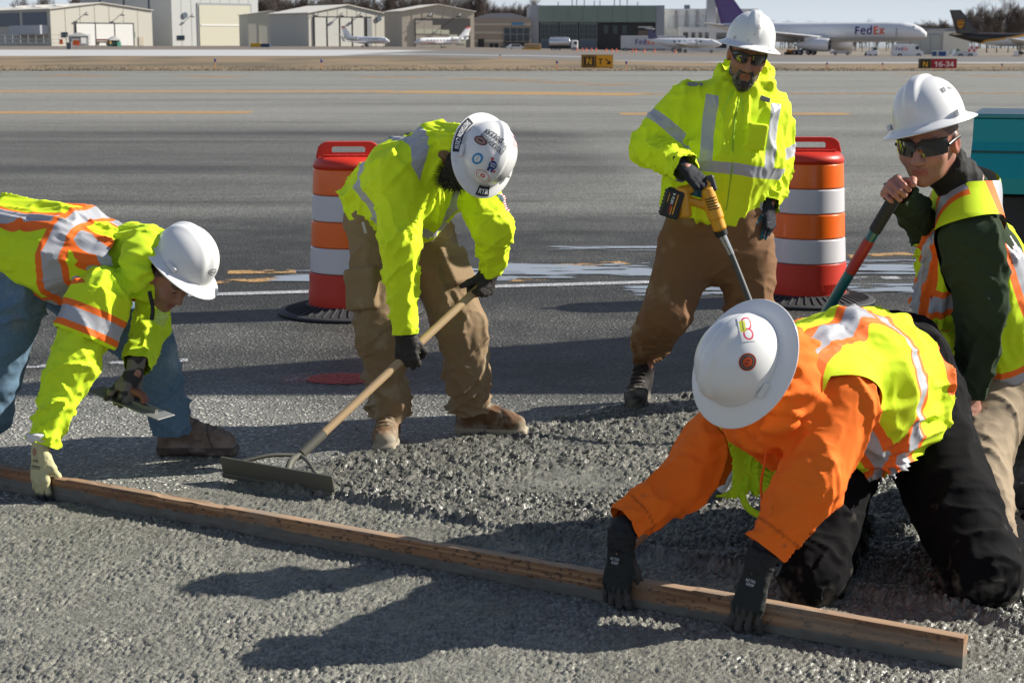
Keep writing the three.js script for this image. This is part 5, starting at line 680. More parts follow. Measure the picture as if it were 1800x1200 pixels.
// ---------------------------------------------------------------- standing worker with the concrete vibrator
const crease = (s, a = 0.011, l = 0.05, p) => [{ a: a * 0.95, l: l * 1.25, c: 0.85, s, tw: 1.1, p }, { a: a * 0.5, l: l * 0.9, c: 1.0, s: s + 9, tw: -1.3, p }, { a: a * 0.16, l: l * 0.4, c: 2.2, s: s + 19, tw: 0.8, p }];
const drape = (s, a = 0.012) => [{ a, l: 0.22, c: 2.6, s, tw: 0.5 }, { a: a * 0.5, l: 0.1, c: 4.2, s: s + 5, tw: 0.7 }];
{
  const root = thing('person', 'standing worker in plain lime jacket with silver tape holding a yellow vibrator tool', 'person', G(1235, 700));
  const D = 7.78, q = (x, y, d = 0) => P(x, y, D + d);
  // trousers
  const tf = (s) => crease(s, 0.012, 0.06, (t) => 0.5 + 0.5 * Math.abs(2 * t - 0.8)), sf = (s) => crease(s, 0.016, 0.05, (t) => 0.35 + 0.9 * t);
  const TR = [
    limb(q(1264, 372), q(1258, 440), [[0.235, 0.15], [0.255, 0.16]], { u: V(1, 0.05, 0), k: 0.05, fold: crease(3, 0.008, 0.08) }),
    limb(q(1213, 440), q(1172, 552, -0.12), [[0.14, 0.138], [0.11, 0.11]], { k: 0.05, fold: tf(1) }), limb(q(1172, 552, -0.12), q(1138, 606, 0.08), [[0.11, 0.11], [0.085, 0.09]], { k: 0.03, fold: sf(2) }),
    limb(q(1310, 440, 0.02), q(1318, 550, -0.02), [[0.136, 0.138], [0.112, 0.11]], { k: 0.05, fold: tf(4) }), limb(q(1318, 550, -0.02), q(1344, 680, 0.22), [[0.115, 0.11], [0.09, 0.1]], { k: 0.03, fold: sf(5) }),
  ];
  const T = garment(TR, [q(1264, 372), q(1134, 640), q(1344, 700, 0.2), q(1318, 550, -0.1)], 0.008, 0.3);
  paint(T.geo, (x, y, z) => { const c = dirt(x, y, z, [0.2, 0.1, 0.042], [0.36, 0.26, 0.16], -0.45 + 0.5 * sstep(0.75, 0.25, y), 0.1); return dirt(x + 4, y, z, c, [0.07, 0.04, 0.022], -0.7, 0.06); });
  cloth(root, 'trousers', T.geo, FABRIC, []);
  // jacket over hoodie
  const tor = frame(q(1262, 395), q(1302, 165, -0.03).sub(q(1262, 395)), V(1, -0.06, -0.1));
  const sR = q(1211, 178, -0.02), eR = q(1143, 258, -0.05), wR = q(1205, 296, -0.3), sL = q(1353, 194, 0.06), eL = q(1362, 292, 0.1), wL = q(1352, 358, -0.06);
  const arms = [
    limb(sR, sR.clone().lerp(eR, 0.72), [[0.1, 0.1], [0.108, 0.096]], { k: 0.05, cap: 0.8, fold: crease(11, 0.012, 0.07) }), limb(sR.clone().lerp(eR, 0.5), eR, [0.085, 0.088], { k: 0.012, fold: crease(12, 0.012, 0.05) }), limb(eR, wR, [0.088, 0.058], { k: 0.02, fold: crease(13, 0.014, 0.045) }),
    limb(sL, sL.clone().lerp(eL, 0.8), [[0.1, 0.105], [0.092, 0.1]], { k: 0.05, cap: 0.8, fold: crease(14, 0.012, 0.07) }), limb(sL.clone().lerp(eL, 0.5), eL, [0.075, 0.08], { k: 0.012, fold: crease(15, 0.012, 0.05) }), limb(eL, wL, [0.08, 0.055], { k: 0.02, fold: crease(16, 0.015, 0.045) }),
  ];
  const body = [
    limb(q(1250, 378), q(1280, 270, -0.02), [[0.236, 0.175], [0.256, 0.18]], { u: tor.x, k: 0.06, cap: 0.25, fold: drape(21, 0.016) }),
    limb(q(1280, 270, -0.02), q(1290, 200, -0.01), [[0.256, 0.18], [0.222, 0.155]], { u: tor.x, k: 0.06, fold: drape(22, 0.014) }),
    limb(q(1290, 185, 0.02), q(1306, 150, 0.02), [[0.21, 0.13], [0.1, 0.1]], { u: tor.x, k: 0.06, fold: drape(23, 0.008) }),
    ring(q(1308, 148, 0.0), V(0.1, 0.85, 0.55), [0.105, 0.1], 0.036, { u: V(1, 0, 0), k: 0.02, tall: 1.7, wave: 0.03, s: 4 }),
    limb(q(1312, 150, 0.1), q(1318, 118, 0.16), [[0.13, 0.06], [0.12, 0.05]], { u: V(1, 0, 0), k: 0.03, fold: drape(25, 0.01) }),
    rbox(basis(tor.x, tor.y, tor.z, q(1330, 240, -0.195)), [0.048, 0.06, 0.012], 0.01, { k: 0.006 }),
  ];
  const J = garment([...body, ...arms], [q(1250, 400), q(1305, 120), sR, sL, eR, eL, wR, wL], 0.0072, 0.3);
  let g = J.geo; const L3 = (x, y, z) => loc(tor, x, y, z);
  g = split(g, (x, y, z) => { const l = L3(x, y, z); return l[1] - (0.0 + 0.006 * Math.sin(l[0] * 30)); })[0];
  g = cutCuff(g, wR, eR, arms, body); g = cutCuff(g, wL, eL, arms, body);
  paint(g, (x, y, z) => dirt(x, y, z, LIME, [0.3, 0.34, 0.06], -0.8 + (x < eR.x + 0.18 && y < eR.y + 0.1 ? 0.3 : 0), 0.06));
  const onArm = (x, y, z) => rawMin(arms, x, y, z) - rawMin(body.slice(0, 3), x, y, z), kids = [];
  const bandArm = (a, b, t0, w) => { const ax = b.clone().sub(a), Ln = ax.length(); ax.normalize(); return (x, y, z) => Math.min(w - Math.abs((x - a.x) * ax.x + (y - a.y) * ax.y + (z - a.z) * ax.z - t0 * Ln), -onArm(x, y, z) + 0.012); };
  g = pieces(root, kids, g, [
    ['reflective_tape', (x, y, z) => { const l = L3(x, y, z); return Math.min(0.026 - Math.abs(l[1] - 0.285 + 0.04 * Math.abs(l[0])), onArm(x, y, z)); }, SILVER],
    ['reflective_tape', (x, y, z) => { const l = L3(x, y, z); return Math.min(0.026 - Math.abs(Math.abs(l[0]) - 0.148), l[1] - 0.27, onArm(x, y, z) + 0.02, 0.585 - l[1]); }, SILVER],
    ['reflective_tape', bandArm(sR, eR, 0.58, 0.026), SILVER], ['reflective_tape', bandArm(sL, eL, 0.72, 0.026), SILVER],
  ]);
  const jk = cloth(root, 'jacket', g, FABRIC, kids);
  // zip, drawstrings, tape keepers
  const onJ = (x, y, lift) => { const c = q(x, y, -0.4), n = V(0, 0, -1), p = c.clone(); for (let k = 0; k < 80; k++) { const d = J.f(p.x, p.y, p.z); if (d < lift) break; p.addScaledVector(n, Math.max(0.001, d * 0.7)); } return p.sub(root.position); };
  part(jk, 'zip', tube([onJ(1311, 180, 0.002), onJ(1303, 220, 0.002), onJ(1299, 260, 0.002), onJ(1297, 300, 0.002), onJ(1293, 340, 0.002), onJ(1288, 378, 0.002)], 0.0035, 40, 6), mat(0.3, 0.5, 0.02, 0.6));
  for (const p of [[[1303, 160], [1292, 180], [1283, 200], [1276, 219]], [[1318, 163], [1318, 185], [1321, 205]]]) part(jk, 'drawstring', tube(p.map(([x, y]) => onJ(x, y, 0.004)), 0.0032, 20, 6), mat(0.55, 0.85, 0.05, 0.7));
  for (const [x, y, r] of [[1236, 152, 0.05], [1358, 176, 0.35]]) { const k = new RoundedBoxGeometry(0.07, 0.022, 0.008, 2, 0.003), o = onJ(x, y, 0.004); k.rotateZ(-r); k.rotateX(-0.35); k.translate(o.x, o.y, o.z + 0.0); part(jk, 'tape_keeper', k, mat(0.22, 0.225, 0.23, 0.5)); }
  // head
  const hf = headFrame(q(1314, 98, -0.12), V(-0.06, -0.3, 1), V(0.17, 1, 0.2)); hf.s = 1.02;
  const core = garment([limb(q(1264, 400), q(1295, 190), [[0.17, 0.11], [0.17, 0.11]], { u: tor.x }), limb(sR, eR, [0.05, 0.042]), limb(eR, wR, [0.042, 0.03]), limb(sL, eL, [0.05, 0.042]), limb(eL, wL, [0.042, 0.03]), limb(q(1295, 190), q(1308, 140, -0.03), [0.08, 0.055]), limb(q(1213, 430), q(1172, 552, -0.12), [0.08, 0.06]), limb(q(1150, 588, 0.1), q(1128, 690, 0.17), [0.035, 0.028]), limb(q(1310, 430), q(1318, 550), [0.08, 0.06]), limb(q(1318, 550), q(1344, 690, 0.2), [0.06, 0.04])], [q(1264, 400), sR, sL, eR, eL, wR, wL, q(1308, 140), q(1124, 690), q(1344, 700, 0.2)], 0.016, 0.1);
  const skin = [0.36, 0.165, 0.105];
  paint(core.geo, () => skin);
  worldPart(root, 'body', weld([headMesh(hf, q(1308, 160, -0.02), skin, { stubble: 0.35, hair: [0.05, 0.04, 0.035] }), core.geo]), vmat(0.55));
  // goatee and moustache
  const B = (x, y, z, a, b, c, k) => ({ ...ellipsoid(hf, pt(hf, x * 1.02, y * 1.02, z * 1.02), [a * 1.02, b * 1.02, c * 1.02]), k: 0.02 });
  const bp = [B(0, -0.108, 0.07, 0.034, 0.034, 0.028), B(0.032, -0.082, 0.058, 0.018, 0.032, 0.022), B(-0.032, -0.082, 0.058, 0.018, 0.032, 0.022), B(0, -0.046, 0.089, 0.027, 0.0065, 0.01), B(0.027, -0.058, 0.078, 0.007, 0.016, 0.01), B(-0.027, -0.058, 0.078, 0.007, 0.016, 0.01), B(0.055, -0.055, 0.02, 0.012, 0.035, 0.03), B(-0.055, -0.055, 0.02, 0.012, 0.035, 0.03)];
  const bf0 = field(bp), bf = (x, y, z) => bf0(x, y, z) + 0.004 * (noise3(x / 0.004, y / 0.009, z / 0.004) - 0.5), [bl, bh] = bounds([pt(hf, 0, -0.08, 0.05)], 0.09);
  worldPart(root, 'beard', paint(solid(bf, bl, bh, 0.0032), (x, y, z) => mixc([0.035, 0.028, 0.024], [0.4, 0.38, 0.35], 0.55 * sstep(0.3, 0.8, noise3(x / 0.004, y / 0.006, z / 0.004)) * sstep(0.0, 0.05, Math.abs(loc(hf, x, y, z)[0])))), vmat(0.8));
  glasses(root, hf, { y: 0.014, tilt: 0.004, a0: 0.12, a1: 1.0, h: (t) => 0.04 * (0.55 + 0.6 * Math.sin(Math.PI * Math.min(1, t * 0.8 + 0.18))), arch: 0 });
  hardHat(root, { ...headFrame(pt(hf, 0, 0.06, -0.006), V(-0.06, -0.06, 1), V(0.2, 1, 0.02)) }, { rx: 0.108, rz: 0.128, ry: 0.135, brim: 0.033, dirt: -0.5, scuff: 0.75, seed: 3, ribs: 1, clips: false, label: 'scuffed white hard hat' });
  // gloves
  const navy = (x, y, z, H) => { const l = loc(H.fr, x, y, z); return mixc([0.012, 0.013, 0.022], [0.025, 0.11, 0.15], sstep(-0.002, -0.012, l[2]) * sstep(0.02, 0.06, l[1])); };
  const HR = handPrims(wR, V(0.66, -0.62, 0.3), V(0.5, 0.4, 0.75), 'R', { f: [[52, 78, 50], [56, 80, 50], [58, 82, 52], [60, 84, 52]], t: [[0.35, 0.7, -0.6], [-0.4, 0.6, -0.6]] }, 1.12);
  let h = handMesh(HR); paint(h.geo, (x, y, z) => navy(x, y, z, HR)); worldPart(root, 'glove', h.geo, vmat(0.8));
  const HL = handPrims(wL, V(0.02, -1, 0.2), V(0.75, 0.1, 0.6), 'L', { f: [[20, 28, 18], [24, 30, 20], [28, 34, 22], [32, 38, 24]], t: [[0.5, 0.8, -0.4], [0.1, 0.95, -0.4]], splay: 0.04 }, 1.12);
  h = handMesh(HL); paint(h.geo, (x, y, z) => navy(x, y, z, HL)); worldPart(root, 'glove', h.geo, vmat(0.8));
  // boots
  const B1 = bootPrims(G(1124, 712), V(-0.22, 0, 1), V(0, 1, 0), 1.06, 0.3, [0.05, 0.0]), b1 = boot(root, B1, [0.02, 0.015, 0.014], [0.06, 0.055, 0.048], [0.2, 0.185, 0.15], 0.3); bootLaces(b1, root, B1, [0.03, 0.02, 0.018], 6);
  boot(root, bootPrims(G(1352, 700), V(0.35, 0, 1), V(0, 1, 0), 1.06, 0.2), [0.02, 0.015, 0.014], [0.06, 0.055, 0.048], [0.2, 0.185, 0.15]);
  // the battery vibrator he holds
  const vt = thing('concrete_vibrator', 'yellow cordless concrete vibrator with black battery and steel shaft', 'power tool', q(1240, 340, -0.35));
  const dv = -0.32, W = (x, y, d = 0) => q(x, y, dv + d).sub(vt.position), yel = mat(0.72, 0.33, 0.012, 0.4, 0, { clearcoat: 0.2 }), blk = mat(0.018, 0.018, 0.02, 0.5), steel = mat(0.6, 0.61, 0.63, 0.25, 0.9);
  const A0 = q(1243, 334, dv), A1 = q(1266, 402, dv - 0.02), axd = A1.clone().sub(A0).normalize(), sd = V(0, 0, 1).addScaledVector(axd, -axd.z).normalize(), wd = axd.clone().cross(sd);
  const VB = [limb(A0, A1, [[0.032, 0.034], [0.03, 0.032]], { u: wd, k: 0.012, cap: 0.4 }), limb(q(1200, 336, dv), q(1246, 322, dv), [0.021, 0.021], { k: 0.015 }), limb(q(1208, 350, dv), q(1242, 362, dv), [0.017, 0.02], { k: 0.012 }), limb(q(1199, 332, dv), q(1203, 378, dv), [[0.03, 0.038], [0.034, 0.04]], { k: 0.012, cap: 0.4 }), limb(A0.clone().addScaledVector(axd, 0.08), A0.clone().addScaledVector(axd, 0.13), [0.035, 0.035], { k: 0.006, cap: 0.2 })];
  const vg = solid(field(VB), ...bounds([A0, A1, q(1195, 330, dv), q(1200, 380, dv)], 0.08), 0.0034); vg.translate(-vt.position.x, -vt.position.y, -vt.position.z);
  part(vt, 'housing', vg, yel);
  const bm = basis(V(0.9, -0.28, 0.25).normalize(), V(0.28, 0.95, 0).normalize(), V(-0.25, 0, 1).normalize(), W(1183, 357)), bg = new RoundedBoxGeometry(0.085, 0.125, 0.085, 3, 0.012); bg.applyMatrix4(bm); const bat = part(vt, 'battery', bg, blk);
  for (let i = 0; i < 7; i++) { const r = new THREE.BoxGeometry(0.004, 0.009, 0.07); r.translate(-0.0435, -0.048 + i * 0.016, 0); r.applyMatrix4(bm); part(bat, 'rib', r, blk); }
  const lb = new THREE.PlaneGeometry(0.06, 0.115); lb.translate(0.002, 0, 0.0435); lb.applyMatrix4(bm);
  part(bat, 'label', lb, printed(128, 256, (c) => { c.fillStyle = '#15161a'; c.fillRect(0, 0, 128, 256); c.fillStyle = '#e8a40c'; c.fillRect(92, 20, 10, 200); c.fillRect(70, 150, 8, 80); c.fillRect(14, 30, 6, 90); c.save(); c.translate(60, 120); c.rotate(Math.PI / 2); c.font = 'bold 34px sans-serif'; c.textAlign = 'center'; c.fillStyle = '#fff'; c.fillText('9', -92, 12); c.fillText('FLEX', -30, 12); c.fillStyle = '#d8322a'; c.fillText('VOLT', 55, 12); c.restore(); }));
  const nose = new RoundedBoxGeometry(0.035, 0.075, 0.04, 3, 0.012); nose.rotateZ(0.3); const nn = W(1251, 322); nose.translate(nn.x, nn.y, nn.z); part(vt, 'motor_cap', nose, mat(0.06, 0.06, 0.065, 0.45));
  const vents = []; for (let i = 0; i < 5; i++) { const p = A0.clone().addScaledVector(axd, 0.035 + 0.012 * i).sub(vt.position), b = new THREE.BoxGeometry(0.05, 0.004, 0.006); b.rotateZ(0.25); b.translate(p.x, p.y, p.z + 0.033); vents.push(b); } part(vt, 'vent_slots', merge(vents), blk);
  part(vt, 'collar', rod(W(1264, 400), W(1270, 414), 0.031, 0.027, 16), blk);
  part(vt, 'steel_coupling', rod(W(1269, 412), W(1286, 447), 0.019, 0.015, 16), steel);
  part(vt, 'flexible_shaft', tube([W(1285, 445), W(1296, 472, -0.03), W(1309, 505, -0.08), W(1322, 540, -0.14), W(1338, 600, -0.25), W(1352, 690, -0.35)], 0.0135, 60, 10), mat(0.07, 0.07, 0.072, 0.6));
}
// ---------------------------------------------------------------- bent worker raking
{
  const root = thing('person', 'bearded worker bending over a long rake, white hard hat covered in stickers', 'person', G(755, 770));
  const q = (x, y, d) => P(x, y, d), khaki = (x, y, z) => dirt(x + 7, y, z, dirt(x, y, z, [0.25, 0.17, 0.092], [0.38, 0.31, 0.21], -0.5 + 0.45 * sstep(0.6, 0.1, y), 0.09), [0.11, 0.075, 0.04], -0.75, 0.05);
  const BR = bootPrims(G(683, 778), V(-0.05, 0, 1), V(0, 1, 0), 1.04, 0.2), BL = bootPrims(G(838, 764), V(1, 0, 0.12), V(0, 1, 0), 1.07, 0.2);
  const hipR = q(664, 398, 7.22), knR = q(668, 585, 7.1), anR = pt(BR.fr, 0, 0.13, -0.03), hipL = q(735, 405, 7.4), knL = q(812, 575, 7.2), anL = pt(BL.fr, 0, 0.13, -0.035);
  const tf = (s) => crease(s, 0.014, 0.07, (t) => 0.6 + 0.6 * Math.abs(2 * t - 0.9)), sf = (s) => crease(s, 0.019, 0.055, (t) => 0.3 + 1.0 * t);
  const TR = [
    limb(q(674, 376, 7.28), q(696, 405, 7.32), [[0.172, 0.15], [0.178, 0.15]], { u: V(1, -0.1, -0.55), k: 0.05, fold: crease(3, 0.01, 0.08) }),
    limb(hipR, knR, [[0.13, 0.14], [0.1, 0.1]], { k: 0.05, fold: tf(31) }), limb(knR, anR, [[0.1, 0.1], [0.08, 0.085]], { k: 0.03, fold: sf(32) }),
    limb(hipL, knL, [[0.14, 0.14], [0.105, 0.105]], { k: 0.05, fold: tf(34) }), limb(knL, anL, [[0.105, 0.105], [0.082, 0.09]], { k: 0.03, fold: sf(35) }),
  ];
  const pk = (c, a, b, h) => { const y = b.clone().sub(a).normalize(), z = c.clone(), zz = z.addScaledVector(y, -z.dot(y)).normalize(); return [y.clone().cross(zz), y, zz]; };
  const pa = pk(V(-0.55, 0.1, 0.83), knR, hipR), pb = pk(V(0.75, 0.05, 0.66), knL, hipL), cR = hipR.clone().lerp(knR, 0.62).addScaledVector(pa[2], 0.118), cL = hipL.clone().lerp(knL, 0.52).addScaledVector(pb[2], 0.115);
  TR.push(rbox(basis(...pa, cR), [0.078, 0.085, 0.022], 0.015, { k: 0.012 }), rbox(basis(...pa, cR.clone().addScaledVector(pa[1], 0.062).addScaledVector(pa[2], 0.006)), [0.082, 0.03, 0.022], 0.012, { k: 0.002 }), rbox(basis(...pb, cL), [0.075, 0.085, 0.02], 0.015, { k: 0.012 }), rbox(basis(...pb, cL.clone().addScaledVector(pb[1], 0.062).addScaledVector(pb[2], 0.006)), [0.079, 0.03, 0.02], 0.012, { k: 0.002 }));
  const T = garment(TR, [hipR, hipL, knR, knL, anR, anL, q(640, 360, 7.3)], 0.0078, 0.24);
  let tg = split(T.geo, (x, y, z) => y - 0.1 - 0.01 * Math.sin(x * 40))[0]; paint(tg, khaki); const tr = cloth(root, 'trousers', tg, FABRIC, []);
  const clip = new RoundedBoxGeometry(0.012, 0.05, 0.004, 1, 0.0015); { const c = q(640, 400, 7.04).sub(root.position); clip.rotateZ(0.25); clip.translate(c.x, c.y, c.z); part(tr, 'pocket_clip', clip, mat(0.5, 0.51, 0.53, 0.3, 0.8)); }
  // rake line, hands on it
  const rA = q(530, 797, 6.5), rB = q(856, 492, 7.14), rl = (px) => rA.clone().lerp(rB, (px - 530) / 326);
  const yR = V(0.08, -1, 0.05), zR = V(-0.15, 0.1, 1), yL = V(-0.3, -0.9, 0.1), zL = V(0.75, -0.1, 0.65), wR = rodGrip(rl(712), yR, zR, 1.12), wL = rodGrip(rl(842), yL, zL, 1.12);
  // jacket
  const pel = q(676, 368, 7.28), nk = q(778, 266, 6.95), sR = q(704, 300, 6.95), eR = q(701, 430, 6.86), sL = q(826, 318, 7.1), eL = q(868, 402, 6.96), tor = frame(pel, nk.clone().sub(pel), sL.clone().sub(sR));
  const arms = [limb(sR, eR, [[0.105, 0.098], [0.084, 0.086]], { k: 0.05, fold: crease(41, 0.013, 0.08) }), limb(eR, wR, [0.084, 0.052], { k: 0.02, fold: crease(42, 0.014, 0.05, (t) => 1 - 0.4 * t) }), limb(sL, eL, [0.095, 0.078], { k: 0.05, fold: crease(44, 0.013, 0.07) }), limb(eL, wL, [0.078, 0.05], { k: 0.02, fold: crease(45, 0.014, 0.05) })];
  const body = [limb(pt(tor, 0, -0.02, -0.01), pt(tor, 0, 0.3, 0.02), [[0.196, 0.165], [0.22, 0.18]], { u: tor.x, k: 0.06, cap: 0.3, fold: drape(51, 0.018) }), limb(pt(tor, 0, 0.3, 0.0), pt(tor, 0, 0.45, -0.01), [[0.215, 0.165], [0.13, 0.115]], { u: tor.x, k: 0.06, fold: drape(52, 0.012) }), limb(pt(tor, 0.0, 0.16, 0.11), pt(tor, 0, 0.32, 0.1), [[0.16, 0.1], [0.14, 0.08]], { u: tor.x, k: 0.06, fold: drape(53, 0.02) }), ring(q(776, 258, 7.0), nk.clone().sub(pel).add(V(0.05, 0.05, 0.02)), [0.09, 0.085], 0.028, { u: tor.x, k: 0.025, tall: 1.6, wave: 0.025, s: 2 })];
  body.push(limb(q(778, 250, 6.98), q(806, 248, 6.84), [[0.075, 0.07], [0.062, 0.06]], { k: 0.03, fold: drape(57, 0.01) }));
  const J = garment([...body, ...arms], [pel, nk, sR, sL, eR, eL, wR, wL], 0.0072, 0.27), L3 = (x, y, z) => loc(tor, x, y, z);
  let g = split(J.geo, (x, y, z) => { const l = L3(x, y, z); return l[1] + 0.03 + 0.06 * sstep(0, -0.15, l[2]) - 0.012 * Math.sin(l[0] * 26); })[0];
  g = cutCuff(g, wR, eR, arms, body); g = cutCuff(g, wL, eL, arms, body); paint(g, (x, y, z) => dirt(x, y, z, LIME, [0.34, 0.4, 0.06], -0.85, 0.06));
  const onArm = (x, y, z) => rawMin(arms, x, y, z) - rawMin(body.slice(0, 2), x, y, z), kids = [];
  g = pieces(root, kids, g, [
    ['reflective_tape', (x, y, z) => { const l = L3(x, y, z); return Math.min(0.026 - Math.abs(l[1] - 0.17 - 0.1 * l[2]), onArm(x, y, z)); }, SILVER],
    ['reflective_tape', (x, y, z) => { const l = L3(x, y, z); return Math.min(0.026 - Math.abs(Math.abs(l[0]) - 0.115), l[1] - 0.17 - 0.1 * l[2], onArm(x, y, z) + 0.03, 0.56 - l[1]); }, SILVER]]);
  const jk = cloth(root, 'jacket', g, FABRIC, kids);
  const onCloth = (c, n, u, w, h, m, name) => part(jk, name, patch(J.f, c, n, u, w, h, 0.003, 20, 16).translate(-root.position.x, -root.position.y, -root.position.z), m);
  const bk = tor.z.clone().negate().add(V(0, 0.25, 0.35));
  onCloth(pt(tor, -0.03, 0.35, -0.16), bk, tor.y.clone().add(V(0.0, 0, 0)), 0.25, 0.13, inkPrint(512, 256, '#15240a', (c) => { c.font = 'bold 92px sans-serif'; c.fillText('RICON', 256, 132); c.lineWidth = 12; c.beginPath(); c.ellipse(256, 128, 240, 112, 0, 0.3, 5.6); c.stroke(); }), 'back_print');
  onCloth(pt(tor, -0.02, 0.475, -0.09), bk, tor.y, 0.06, 0.05, inkPrint(64, 64, '#15240a', (c) => { c.font = 'bold 50px sans-serif'; c.fillText('2', 32, 34); }), 'back_print');
  onCloth(eL.clone().lerp(sL, 0.55).add(V(0.06, 0, 0.02)), V(0.8, 0.1, 0.6), V(-0.05, 1, 0), 0.05, 0.07, printed(64, 96, (c) => { c.fillStyle = '#e8e4e0'; c.fillRect(0, 0, 64, 96); c.fillStyle = '#c23138'; for (let i = 0; i < 4; i++) c.fillRect(0, 46 + i * 13, 64, 7); for (let i = 0; i < 3; i++) c.fillRect(40, 6 + i * 13, 24, 7); c.fillStyle = '#2b4a55'; c.fillRect(0, 0, 38, 44); }), 'flag_patch');
  // head, beard, hat
  const hatC = q(855, 270, 6.72), hf = headFrame(hatC.clone().addScaledVector(V(0.6, 0.3, 0.74).normalize(), -0.062), V(-0.2, -0.9, 0.4), V(0.6, 0.3, 0.74)), skin = [0.34, 0.18, 0.12];
  const core = innerBody([[pel, pt(tor, 0, 0.4, 0), [[0.15, 0.1], [0.15, 0.1]], tor.x], [sR, eR, [0.05, 0.042]], [eR, wR, [0.042, 0.03]], [sL, eL, [0.05, 0.042]], [eL, wL, [0.042, 0.03]], [pt(tor, 0, 0.4, 0), nk, [0.08, 0.055]], [hipR, knR, [0.08, 0.06]], [knR, anR, [0.06, 0.04]], [hipL, knL, [0.08, 0.06]], [knL, anL, [0.06, 0.04]]]);
  paint(core, () => skin); worldPart(root, 'body', weld([headMesh(hf, nk, skin, { stubble: 0.5, stubbleColor: [0.012, 0.01, 0.009] }), core]), vmat(0.55));
  const E = (x, y, z, a, b, c) => ({ ...ellipsoid(hf, pt(hf, x, y, z), [a, b, c]), k: 0.03 });
  const bp = [E(0, -0.115, 0.06, 0.058, 0.06, 0.045), E(0, -0.155, 0.065, 0.05, 0.055, 0.035), E(0.06, -0.065, 0.02, 0.022, 0.06, 0.045), E(-0.06, -0.065, 0.02, 0.022, 0.06, 0.045), E(0, -0.05, 0.088, 0.036, 0.012, 0.016)];
  const bf0 = field(bp), bf = (x, y, z) => bf0(x, y, z) + 0.012 * (noise3(x / 0.008, y / 0.008, z / 0.008) - 0.5);
  const bd = worldPart(root, 'beard', paint(solid(bf, ...bounds([pt(hf, 0, -0.1, 0.05)], 0.14), 0.004), () => [0.008, 0.007, 0.006]), vmat(0.75));
  { const R = rng(5), list = []; for (let i = 0; i < 520; i++) { const a = V(R() - 0.5, R() - 0.5, R() - 0.5).normalize(), c = bp[Math.floor(R() * 2)], o0 = pt(hf, 0, -0.125 - 0.04 * R(), 0.062), p = o0.clone().addScaledVector(a, 0.12); for (let k = 0; k < 40; k++) { const d = bf0(p.x, p.y, p.z); if (d < -0.004) break; p.addScaledVector(a, -Math.max(0.002, d * 0.7)); } const e = p.clone().addScaledVector(a.add(hf.y.clone().multiplyScalar(-0.7)).normalize(), 0.014 + 0.03 * R()); list.push(rod(p.sub(root.position), e.sub(root.position), 0.0014, 0.0003, 3)); } const s = part(bd, 'beard_hairs', merge(list), mat(0.008, 0.007, 0.006, 0.6)); s.userData.kind = 'stuff'; }
  const H = hardHat(root, headFrame(hatC, V(-0.2, -0.9, 0.4), V(0.6, 0.3, 0.74)), { rx: 0.114, rz: 0.13, ry: 0.123, brim: 0.036, dirt: -0.45, scuff: 0.15, seed: 9, ribs: 1, label: 'white hard hat covered in stickers' });
  const S = H.sticker;
  // az: 0 front, +-PI back, negative az = wearer's right (left in the picture)
  H.brimSticker('sticker', -2.35, -1.3, 0.15, 0.9, printed(512, 64, (c) => { c.fillStyle = '#1d2430'; c.fillRect(0, 0, 512, 64); c.fillStyle = '#f2f2f2'; c.font = 'bold 54px sans-serif'; c.textAlign = 'center'; c.fillText('SHITSHOW CREW', 256, 51, 490); }));
  S('sticker', -1.62, 0.86, 0.062, 0.034, 1.2, printed(128, 128, (c) => { c.fillStyle = '#6b4038'; c.fillRect(0, 0, 128, 128); c.fillStyle = '#a98577'; c.beginPath(); c.arc(64, 64, 46, 0, 7); c.fill(); c.fillStyle = '#5a3830'; c.fillRect(40, 50, 48, 26); }), true);
  S('sticker', -0.95, 0.98, 0.042, 0.05, 0.2, printed(128, 128, (c) => { c.fillStyle = '#3a8fc0'; c.fillRect(0, 0, 128, 128); c.fillStyle = '#dfe3e2'; c.beginPath(); c.arc(64, 64, 38, 0, 7); c.fill(); c.strokeStyle = '#2a3c50'; c.lineWidth = 5; c.beginPath(); c.moveTo(54, 40); c.lineTo(74, 88); c.stroke(); }), true);
  S('sticker', -1.85, 0.42, 0.13, 0.085, -1.75, inkPrint(256, 160, '#262c3a', (c) => { c.font = 'bold 58px serif'; c.fillText('UNDERDOLLAR', 128, 50, 240); c.fillText('DOLLAR', 150, 116, 170); c.lineWidth = 3; for (let i = 0; i < 26; i++) c.fillRect(12 + i * 9, 70 + (i * 37) % 22, 3, 34); }));
  S('sticker', -0.35, 0.62, 0.05, 0.06, 0.5, printed(128, 160, (c) => { c.fillStyle = '#d9d9d8'; c.fillRect(0, 0, 128, 160); c.fillStyle = '#c8323a'; c.beginPath(); c.moveTo(20, 4); c.lineTo(60, 4); c.lineTo(40, 60); c.fill(); c.beginPath(); c.moveTo(90, 156); c.lineTo(124, 140); c.lineTo(90, 110); c.fill(); c.fillStyle = '#22366e'; c.beginPath(); c.arc(64, 76, 46, 0, 7); c.fill(); c.fillRect(20, 104, 30, 44); c.fillRect(60, 112, 26, 40); c.fillStyle = '#dfe6f2'; c.font = 'italic bold 24px serif'; c.textAlign = 'center'; c.fillText('Pabst', 64, 70); c.fillText('Blue', 64, 94); }));
